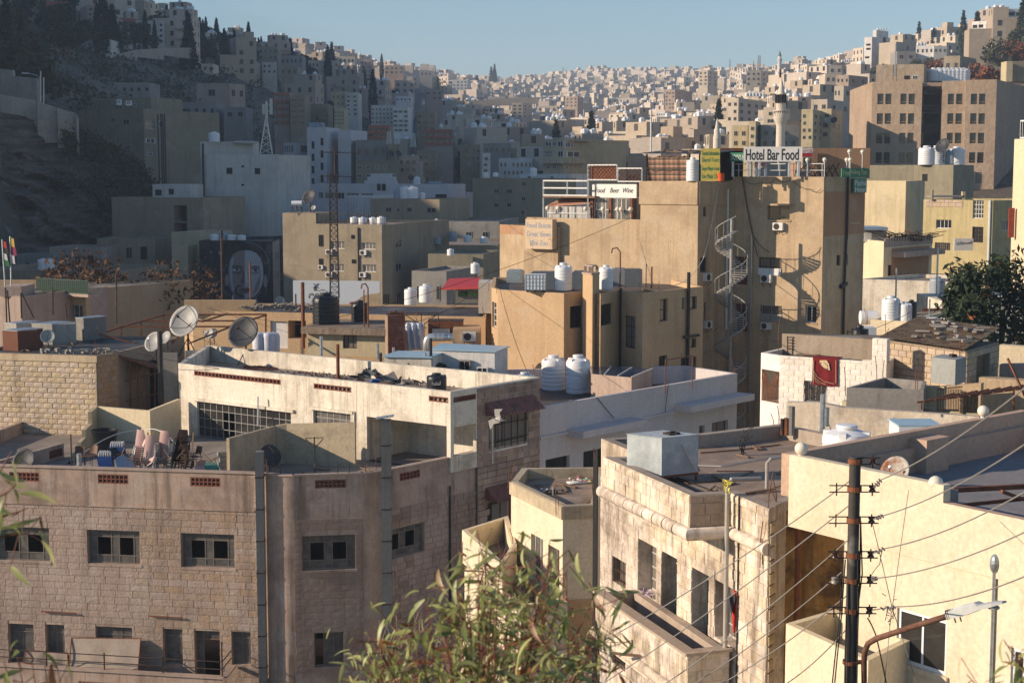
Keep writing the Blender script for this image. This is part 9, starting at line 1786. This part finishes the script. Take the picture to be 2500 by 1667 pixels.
 zb=zy(2067,946,53);bs=Bldg('concrete_basin','open grey concrete basin in front of the tan block shed','basin',cZ([(2067,946),(2255,952)],zb),zb,zb-2.2,M_CONC,back=cZ([(2262,930),(2158,921)],zb),par=1.0,part=.12);bs.finish();t=empty('grey_tin_tank',P(2310,940,55),'grey painted tin tank in front of the tan block shed','tank');x0,y0,x1,y1=qr('d3',1575,258,1845,470);a_,c_,d_=P(x0,y1-3,54.6),P(q('d3',1772,0)[0],y1,53.8),P(x1,y1-3,54.6);h=zy(x0,y0,54.5)-a_.z;mb=MB();v=V3((d_.x-c_.x,d_.y-c_.y,0));mb.box(V3((a_.x,a_.y,c_.z)),V3((c_.x-a_.x,c_.y-a_.y,0)),v*1.2,(0,0,h));obj('box',mb,plaster('grey_tin_paint',(.30,.31,.29),(.22,.21,.19),bump=.05,rough=.5),t);mb=MB();mb.cbox(V3(((a_.x+d_.x)/2+.2,54.7,c_.z+h)),.2,.2,.1,.3);obj('cap',mb,M_IRON,t);pw=plaster('patched_wall',(.50,.42,.32),(.32,.27,.22),(.60,.54,.46),skv=.5,bov=.9,big=.9,bump=.6,sharp=.6)
 for pts,D0,th,m,lab,dn in((((1920,981),(2000,983),(2060,995),(2390,1017)),51.5,.3,pw,'long patched stucco wall behind the gravel roof',3),(((2056,978),(2260,996),(2395,1012)),53,.3,M_YELR,'low yellowish ledge wall in front of the concrete basin',1.2),(((2250,942),(2305,944)),53.4,.3,M_C2,'cream wall stub below the grey tin tank',2),(((2305,942),(2395,936)),55.5,.4,M_OCHRE,'ochre wall behind the iron railing',2.2),(((2390,921),(2440,925),(2520,930)),56,.6,M_OCHRE,'ragged ochre parapet at the right edge',2),(((2440,890),(2560,888)),58,.5,M_PR,'pinkish block wall at the right edge of the view',3),(((2440,842),(2560,850)),66,.5,M_C2,'cream parapet wall below the dark tree',3)):
  mb=MB()
  for p0,p1 in zip(pts,pts[1:]):f_=lambda p:P(*p,D0+1.5-(p[0]-pts[0][0])*.0075);a_,c_=f_(p0),f_(p1);panel(mb,a_.xy,c_.xy,a_.z,c_.z,min(a_.z,c_.z)-dn,th)
  tag(obj('stucco_wall' if 'stucco' in lab else 'roof_wall',mb,m),lab,'wall')
 for(x,y0,y1,rd_,m,lab)in((2007,962,1075,.09,M_GALV,'tall grey pipe with a dark cap against the patched wall'),(1931,992,1062,.12,M_CONC,'thick stubby pipe at the left of the patched wall'),(1920,1020,1062,.09,M_RUST,'short brown pipe beside the thick stubby pipe'),(2016,995,1040,.11,M_GALV,'shorter pipe right of the tall grey pipe'),(1909,1022,1062,.06,M_IRON,'thin dark pipe at the left of the stubby pipes')):
  post(x,y0,y1,50.5,rd_,lab,m,'vent_pipe','pipe')
 t=empty('tin_lid_box',P(2230,1050,46),'box with a pale blue tin lid half behind the cream parapet','box');pbox('box',2195,2300,1042,1075,46,1.2,M_TANKW,t);pbox('lid',2194,2301,1038,1042,46,1.3,simple('pale_blue_roof',(.32,.46,.55),.35),t);t=empty('iron_railing',P(2320,970,52.5),'ornate iron railing under the pipe pergola','railing');mb=MB()
 for k in range(16):x=2288+4*k;mb.bar(P(x,950,52.5),P(x,1002,52.5),.02)
 mb.bar(P(2286,950,52.5),P(2350,944,52.5),.03);mb.bar(P(2286,1000,52.5),P(2350,1000,52.5),.03);obj('bar',mb,M_IRON,t);t=empty('pipe_pergola',P(2400,965,50),'slanting pergola of dark pipes and boards right of the concrete basin','pergola');mb=MB();mb.bar(P(2238,982,50),P(2520,946,51.5),.05)
 for k in range(9):x=2255+28*k;mb.bar(P(x,979-k*3.4,50),P(x+75,960-k*3.4,53),.04)
 mb.bar(P(2250,982,50),P(2250,1000,50),.05);mb.bar(P(2475,948,51),P(2475,1000,51),.06);mb.bar(P(2460,875,52),P(2520,1005,51),.06);obj('pipe',mb,M_RUST,t);t=empty('wooden_crate_stack',P(2370,985,52),'brown boards stacked under the pipe pergola','boards')
 for k in range(5):pbox('board',2345+k*9,2353+k*9,955+3*(k%3),1008,52.2+.05*k,.1,M_WOOD,t)
 tm=MB();rr2=random.Random(31);c0=P(2445,760,78);lob=[(c0+V3((rr2.uniform(-2.4,2.6),rr2.uniform(-2,2),rr2.uniform(-1.6,1.9))),rr2.uniform(.7,1.25))for _ in range(17)]+[(P(2440,665,78),.9),(P(2330,740,78),.8),(P(2352,700,78),.6)];om=MB()
 for _ in range(5200):
  c,s=lob[rr2.randrange(len(lob))];d=V3((rr2.gauss(0,1),rr2.gauss(0,1),rr2.gauss(0,1))).normalized()*s*rr2.uniform(.3,1.15);leafq(om if rr2.random()<.02 else tm,c+d,rr2.uniform(.07,.17),rr2,stretch=1.7)
 t=empty('dark_leafy_tree',(c0.x,c0.y,-27),'dark leafy tree with orange seed clusters at the right edge','tree');obj('crown',tm,lfm('dark_fern_leaves',(.012,.022,.014),(.035,.05,.022)),t);obj('seed_cluster',om,lfm('orange_seeds',(.22,.07,.02),(.16,.05,.02)),t);mb=MB();mb.tube([(c0.x,c0.y,-27),(c0.x+.2,c0.y,-14),c0],.3,8,r1=.1)
 for c,s in lob:mb.tube([(c0.x,c0.y,c0.z-2.5),(c0.lerp(c,.5))-V3((0,0,.3)),c],.06,5,r1=.02)
 obj('trunk',mb,M_BARK,t)
right_roofs()
# utility pole, lamp and wires
def pole_and_wires():
 D=26.;r=random.Random(2);top=P(2088,1114,D);X,Y=top.x,top.y;t=empty('utility_pole',(X,Y,-22),'dark round utility pole with rows of insulators in front of the big cream house','utility pole');mb=MB();mb.tube([(X,Y,-22),(X,Y,top.z)],.115,18,r1=.095);obj('shaft',mb,plaster('sooty_pole',(.055,.048,.043),(.02,.018,.017),(.13,.12,.11),skv=.6,bump=.3,rough=.7),t,'auto');ys=[q('d3',0,1085)[1],q('d3',0,1310)[1]]+[q('d4',0,y)[1]for y in(240,522,728,975)]
 for k,y in enum(ys):
  z=zy(2088,y,D);mb=MB();mb.lathe([(.112,-.04),(.122,-.04),(.122,.04),(.112,.04)],16,(X,Y,z));mb.box((X-.03,Y-.15,z-.04),(.07,0,0),(0,.05,0),(0,0,.08));c=obj('clamp',mb,M_RUST,t)
  for s in((1,)if k in(0,)else(1,-1)):
   mb=MB()
   for dz in(.055,-.055):mb.bar((X+s*.1,Y,z+dz),(X+s*.42,Y,z+dz),.018)
   mb.bar((X+s*.30,Y,z-.12),(X+s*.30,Y,z+.10),.02);obj('bracket',mb,M_IRON,t)
   if s>0 or k in(3,4):
    mb=MB();mb.lathe([(.03,-.065),(.06,-.05),(.055,-.02),(.035,0),(.055,.02),(.06,.045),(.03,.06)],12,(X+s*.30,Y,z));obj('insulator',mb,simple('brown_porcelain',(.05,.025,.018),.2,var=.1)if s>0 or k==3 else simple('pale_porcelain',(.30,.26,.22),.3),t,'auto')
 for k in range(6):
  a=r.uniform(0,6.28);mb=MB();p0=V3((X+.11*cos(a),Y-abs(.11*sin(a))-.01,zy(2088,ys[2+k%4],D)));mb.tube([p0,p0+V3((r.uniform(-.05,.05),-.02,-.9)),p0+V3((r.uniform(-.1,.1),-.02,-2.2)),p0+V3((r.uniform(-.25,.15),-.02,-5))],.013,5);obj('cable',mb,M_CABLE,t)
 for k,(x0,y0,x1,y1,D1)in enum(((2149,1172,2540,915,20),(2154,1259,2540,1058,20),(2157,1339,2540,1178,20),(2139,1411,2540,1280,20),(2184,1480,2540,1390,20))):
  a=V3((X+.3,Y,zy(2088,ys[1+k],D)));b_=P(x0,y0,D-.3);e=P(x1,y1,D1);mb=MB();n=14;mb.tube([a,b_]+[b_.lerp(e,i/n)-V3((0,0,.5*(i/n)*(1-i/n)))for i in range(1,n+1)],.011,5)
  for j in range(5):
   p=a.lerp(b_,.5+.12*j);mb.tube([p+V3((-.03,-.02,.03*(-1)**j)),p+V3((.03,.01,-.03*(-1)**j))],.014,5)
  tag(obj('power_line',mb,M_CABLEG),'%s grey power line running from the pole up to the right'%('topmost','second from the top','middle','second from the bottom','lowest')[k],'power line')
 for k,(x0,y0,x1,y1)in enum(((2073,1175,1440,1582),(2073,1233,1400,1712),(2071,1317,1560,1710),(2055,1396,1640,1700),(2071,1450,1700,1700),(2071,1530,1880,1690))):
  a=P(x0,y0,D);e=P(x1,y1,30);n=12;mb=MB();mb.tube([a.lerp(e,i/n)-V3((0,0,.5*(i/n)*(1-i/n)))for i in range(n+1)],.011,5);tag(obj('power_line',mb,M_CABLEG),'%s power line slanting from the pole down to the lower left'%('topmost','second','third','fourth','fifth','lowest short')[k],'power line')
 kn=P(*q('d4',1262,960),D)
 for pts,lab in(([(1395,0,30),(1262,960,26)],'thin wire dropping from the cream parapet to the knot of cables'),([(1100,265,26),(1262,960,26),(1460,1568,26)],'thin wire crossing down past the white sliding window'),([(1255,980,26),(1200,1568,26)],'thin wire hanging from the knot of cables'),([(1060,1035,26),(1130,1180,26),(1220,1600,26)],'thick black cable curving down right of the pole'),([(1085,700,26),(1160,600,26),(1180,490,26)],'short jumper wire between insulators right of the pole'),([(860,560,26),(835,1000,26),(770,1600,26)],'black service cable falling left of the pole'),([(880,560,26),(850,1000,26),(790,1600,26)],'second black service cable falling left of the pole')):
  cable([P(*q('d4',x,y),d)for x,y,d in pts],.012 if 'thick' in lab or 'service' in lab else.007,lab,M_CABLE if 'black' in lab else M_CABLEG,sag=-.02)
 mb=MB()
 for k in range(26):a=kn+V3((r.gauss(0,.04),r.gauss(0,.03),r.gauss(-.05,.09)));mb.tube([a,a+V3((r.gauss(0,.05),r.gauss(0,.03),r.gauss(-.03,.07)))],.007,4)
 tag(obj('cable_knot',mb,M_CABLEG),'knot of twisted wire ends hanging right of the pole','wires');t=empty('street_lamp',(X+.14,Y,-19),'street lamp head on a bent rusty arm bolted to the utility pole','street lamp');pt=lambda x,y,d:P(*q('d4',x,y),d);mb=MB();mb.tube([pt(1034,1700,D-.05),pt(1032,1400,D-.1),pt(1038,1310,D-.15),pt(1065,1245,D-.2),pt(1130,1205,D-.3),pt(1300,1150,D-.6),pt(1500,1085,D-1),pt(1715,1020,D-1.4)],.05,12);obj('arm',mb,rusty('rusty_arm',(.17,.085,.055),(.10,.045,.03),.5),t,True);mb=MB();mb.lathe([(.12,-.03),(.135,-.03),(.135,.03),(.12,.03)],16,(X,Y,zy(2088,q('d4',0,1395)[1],D)));mb.bar(pt(985,1395,D-.1),pt(1050,1395,D-.1),.06);obj('clamp',mb,M_RUST,t);a,e=pt(1712,1012,D-1.4),pt(2175,905,D-2.2);d=(e-a);L=d.length;x=d.normalized();s=x.cross(V3((0,0,1))).normalized();u=s.cross(x);mb=MB();rows=[]
 for f,hw,hu,hd in((0,.06,.06,.06),(.12,.075,.085,.07),(.3,.10,.10,.07),(.55,.12,.10,.04),(.62,.135,.05,.035),(.85,.13,.04,.03),(1.,.06,.015,.02)):
  c=a+d*f;rows.append([c-s*hw-u*hd,c-s*hw+u*hu*.6,c-s*hw*.6+u*hu,c+s*hw*.6+u*hu,c+s*hw+u*hu*.6,c+s*hw-u*hd])
 for rw in rows:mb.v+=[tuple(p)for p in rw]
 for i in range(len(rows)-1):
  for j in range(6):k=i*6+j;k2=i*6+(j+1)%6;mb.f.append((k,k2,k2+6,k+6));mb.m.append(0)
 mb.f+=[tuple(range(5,-1,-1)),tuple(range((len(rows)-1)*6,len(rows)*6))];mb.m+=[0,0];obj('lamp_head',mb,simple('lamp_grey',(.42,.44,.44),.45),t);mb=MB()
 for k in range(5):c=a+d*(.02+.035*k);mb.box(c-s*.07-u*.07,x*.008,s*.14,u*.15)
 obj('cooling_fin',mb,M_IRON,t);mb=MB();c=a+d*.80-u*.045;mb.sphere(c,.10,14,8,sz=.4);obj('lens',mb,simple('lamp_lens',(.45,.44,.38),.15),t,True);mb=MB()
 for f in(.1,.2):c=a+d*f-u*.07;mb.tube([c,c-u*.08],.012,6)
 obj('bolt',mb,M_IRON,t);c=P(*q('b3',2045,745),58);t=empty('gull',c,'white gull in flight in front of the stone flank with the tin awnings','bird');mb=MB();wg=lambda x,y,dy=0:P(*q('b3',x,y),58+dy);ring=[]
 for f,rr_ in((0,.01),(.15,.05),(.4,.085),(.7,.06),(1,.015)):
  cc=wg(2098,752).lerp(wg(2028,735),f);ring.append((cc,rr_))
 for k,(p0,p1)in enum((((2055,735),(2088,662)),((2045,755),(1992,828)))):
  A_,B_=wg(*p0),wg(*p1,.25 if k else-.25);M_=A_.lerp(B_,.5)+V3((-.12 if k==0 else-.1,0,.1));ax=V3((.11,0,-.07))
  for P0,P1,w0,w1 in((A_,M_,1.1,.9),(M_,B_,.9,.1)):
   mb.poly([P0-ax*w0,P1-ax*w1,P1+ax*w1,P0+ax*w0]);o=V3((0,.015,0));mb.poly([p+o for p in(P0+ax*w0,P1+ax*w1,P1-ax*w1,P0-ax*w0)])
 i0=len(mb.v);n=10
 for cc,rr_ in ring:
  for j in range(n):an=2*pi*j/n;mb.v.append((cc.x,cc.y+rr_*cos(an),cc.z+rr_*sin(an)))
 for k in range(len(ring)-1):
  for j in range(n):a_=i0+k*n+j;b2=i0+k*n+(j+1)%n;mb.f.append((a_,b2,b2+n,a_+n));mb.m.append(0)
 tl=wg(2098,752);mb.poly([tl+V3((-.05,0,.03)),tl+V3((.10,-.06,.02)),tl+V3((.10,.06,-.02)),tl+V3((-.05,0,-.03))]);obj('body',mb,simple('gull_white',(.60,.58,.55),.8,var=.1),t)
pole_and_wires()
# leaves close to the camera
def eucalyptus():
 r=random.Random(77);m=bpy.data.materials.new('eucalyptus_leaf');nt=nodes_of(m);oi=N(nt,'ShaderNodeObjectInfo').outputs[5];isl=N(nt,'ShaderNodeNewGeometry').outputs[8];rv=N(nt,'ShaderNodeMath',{'operation':'FRACT'},i0=N(nt,'ShaderNodeMath',{'operation':'ADD'},i0=oi,i1=isl).outputs[0]).outputs[0];c=mixc(nt,rv,(.15,.20,.05),(.55,.54,.22));c=mixc(nt,rng(nt,rv,.90,.93),c,(.22,.09,.03));d=N(nt,'ShaderNodeBsdfPrincipled',Roughness=.45);nt.links.new(c,d.inputs['Base Color']);tr=N(nt,'ShaderNodeBsdfTranslucent',Color=c);mx=N(nt,'ShaderNodeMixShader',i0=.35);nt.links.new(d.outputs[0],mx.inputs[1]);nt.links.new(tr.outputs[0],mx.inputs[2]);o=N(nt,'ShaderNodeOutputMaterial');nt.links.new(mx.outputs[0],o.inputs[0]);tw=simple('red_twig',(.16,.055,.035),.7)
 def leaf_geo(k):
  mb=MB();n=6;bend=.15+.28*k
  for i in range(n+1):
   f=i/n;wv=.11*sin(pi*min(1,f*.93+.05))**.8*(1-.35*f);y=bend*(f-.5)**2-bend/4;mb.v+=[(f,-wv+y*.6,-.3*f*f),(f,y*.6,-.3*f*f-.012),(f,wv+y*.6,-.3*f*f)]
  for i in range(n):
   for s in(0,1):a=i*3+s;mb.f.append((a,a+3,a+4,a+1));mb.m.append(0)
  return mb
 geo=[leaf_geo(k)for k in range(4)];mes=[mk_mesh('leaf',g,m,True)for g in geo]
 def spray(label,name,stems,nl,lim,spread):
  t=empty(name,stems[0][0],label,'branch');tb=MB();cnt=0;rest=MB();pool=[]
  for st in stems:
   tb.tube(st,.006,5,r1=.002)
   for _ in range(nl):
    f=r.random()**.7*(len(st)-1);k=min(int(f),len(st)-2);base=st[k].lerp(st[k+1],f-k)+V3((r.gauss(0,spread),r.gauss(0,spread),r.gauss(0,spread)));ax=V3((r.gauss(0,.75),r.gauss(0,.5),r.gauss(-.45,.55))).normalized();sc_=r.choice((.06,.09,.11,.13,.16))*r.uniform(.85,1.1);rot=ax.to_track_quat('X','Z').to_matrix()@Matrix.Rotation(r.uniform(-1.2,1.2),3,'X');pool.append((base,rot,sc_,r.randrange(4)))
    if r.random()<.5:tb.tube([base,base.lerp(st[k].lerp(st[k+1],f-k),1)],.0022,4)
  obj('twig',tb,tw,t,kind='stuff');pool.sort(key=lambda p:p[0].y)
  for base,rot,s,k in pool[:lim]:
   o=bpy.data.objects.new('leaf',mes[k]);COL.objects.link(o);o.parent=t;o.matrix_local=Matrix.Translation(base-WLOC[t.name])@rot.to_4x4()@Matrix.Scale(s,4)
  for base,rot,s,k in pool[lim:]:
   i0=len(rest.v);rest.v+=[tuple(base+rot@(V3(v)*s))for v in geo[k].v];rest.f+=[tuple(i0+q_ for q_ in f)for f in geo[k].f];rest.m+=[0]*len(geo[k].f)
  if rest.v:obj('leaf',rest,m,t,True,kind='stuff')
 st=[]
 for k in range(54):
  x=r.uniform(850,1480);ytop=1378+abs(x-1190)*.50*(1 if x<1190 else.55)+r.uniform(-60,160);D=r.uniform(7.2,9.5)
  if 1165<x<1260 and r.random()<.7:ytop=r.uniform(1330,1420)
  ytop=min(ytop,1655);st.append([P(x*.45+1160*.55+r.uniform(-30,30),1790,D),P((x*.75+1160*.25),(ytop+1790)/2,D),P(x,ytop,D)])
 spray('blurred eucalyptus spray with narrow yellow green leaves at the bottom centre','eucalyptus_branch',st,27,290,.10);st=[[P(-60,1760,6.6),P(30+30*k,1690,6.6),P(10+32*k,1590+12*abs(k-2),6.6)]for k in range(5)]+[[P(-60,1200+40*k,6.2),P(0+20*k,1150+50*k,6.2),P(30+18*k,1100+70*k,6.2)]for k in range(4)];spray('blurred leafy twigs hanging in at the left edge','eucalyptus_branch',st,5,100,.04);st=[[P(2560,1720,6.8),P(2500,1640,6.8),P(2450+20*k,1560+15*k,6.8)]for k in range(3)]+[[P(2420,1740,7),P(2400,1690,7),P(2360,1645,7)]];spray('few blurred leaves at the lower right corner','eucalyptus_branch',st,9,60,.06);t=empty('bare_shrub',P(1020,1900,48),'bare pale twigged shrub behind the eucalyptus spray','shrub');mb=MB()
 for k in range(46):
  x=r.uniform(900,1290);a=P(1090+(x-1090)*.5,1800,48);b_=P(x,1600,48+r.uniform(-1,1));c_=P(x+r.uniform(-35,35),r.uniform(1490,1590),48+r.uniform(-1,1));mb.tube([a,b_,c_],.022,5,r1=.008)
  for _ in range(3):f=r.random();p=b_.lerp(c_,f);mb.tube([p,p+V3((r.uniform(-.35,.35),r.uniform(-.2,.2),r.uniform(.1,.5)))],.010,4,r1=.004)
 obj('twig',mb,simple('pale_twig',(.34,.22,.17),.8,var=.3),t)
eucalyptus()
# rods and wires over the roofs
def roof_details():
 r=random.Random(40);mb=MB();mb.tube([(0,0,-.2),(.03,0,.5),(.12,.05,1)],.014,5);me=mk_mesh('rebar_rod',mb,M_RUST);nb=[b for b in ALLB if 35<b.poly[0].y<128 and b.ztop<-3]
 for b in nb:
  for p in b.poly:
   for k in range(r.choice([0,1,2])):
    o=place('rebar_rod',me,(p.x+r.uniform(-.12,.12)-.1,p.y+.2,b.ztop-.15));o.scale=(1,1,r.uniform(.4,1.1));o.rotation_euler=(0,0,r.uniform(0,6));tag(o,'thin rusty reinforcing rod sticking up from the corner of a roof','rod','rusty rods on roof corners')
 far=[b for b in nb if b.poly[0].y>60]
 for k in range(16):
  a,c=r.sample(far,2);pa,pc=a.poly[0],c.poly[1]
  if(pa-pc).length>34:continue
  cable([V3((pa.x,pa.y+.3,a.ztop+.5)),V3((pc.x,pc.y+.3,c.ztop+.5))],.014,'thin black wire sagging from one roof to the next',sag=.6,group='wires strung between the roofs')
 mb=MB()
 for b in nb:
  z=b.ztop-b.par+.04;c=sum(b.poly,V3((0,0)))/len(b.poly)
  for k in range(9):
   p=c.lerp(b.poly[r.randrange(len(b.poly))],r.uniform(.1,.7));L=r.uniform(.2,1.6);an=r.uniform(0,3.1);mb.bar((p.x,p.y,z),(p.x+L*cos(an),p.y+L*sin(an),z+r.uniform(0,.05)),r.uniform(.03,.2),.04)
 tag(obj('roof_litter',mb,M_WOOD,kind='stuff'),'boards, pipes and scraps littering the flat roofs','litter')
roof_details()
if HAZE:build_haze()
for _p in list(globals().values()):
 if isinstance(_p,Proto)and not _p.used:
  for _o in[o for o in bpy.data.objects if o.parent==_p.root]+[_p.root]:bpy.data.objects.remove(_o)
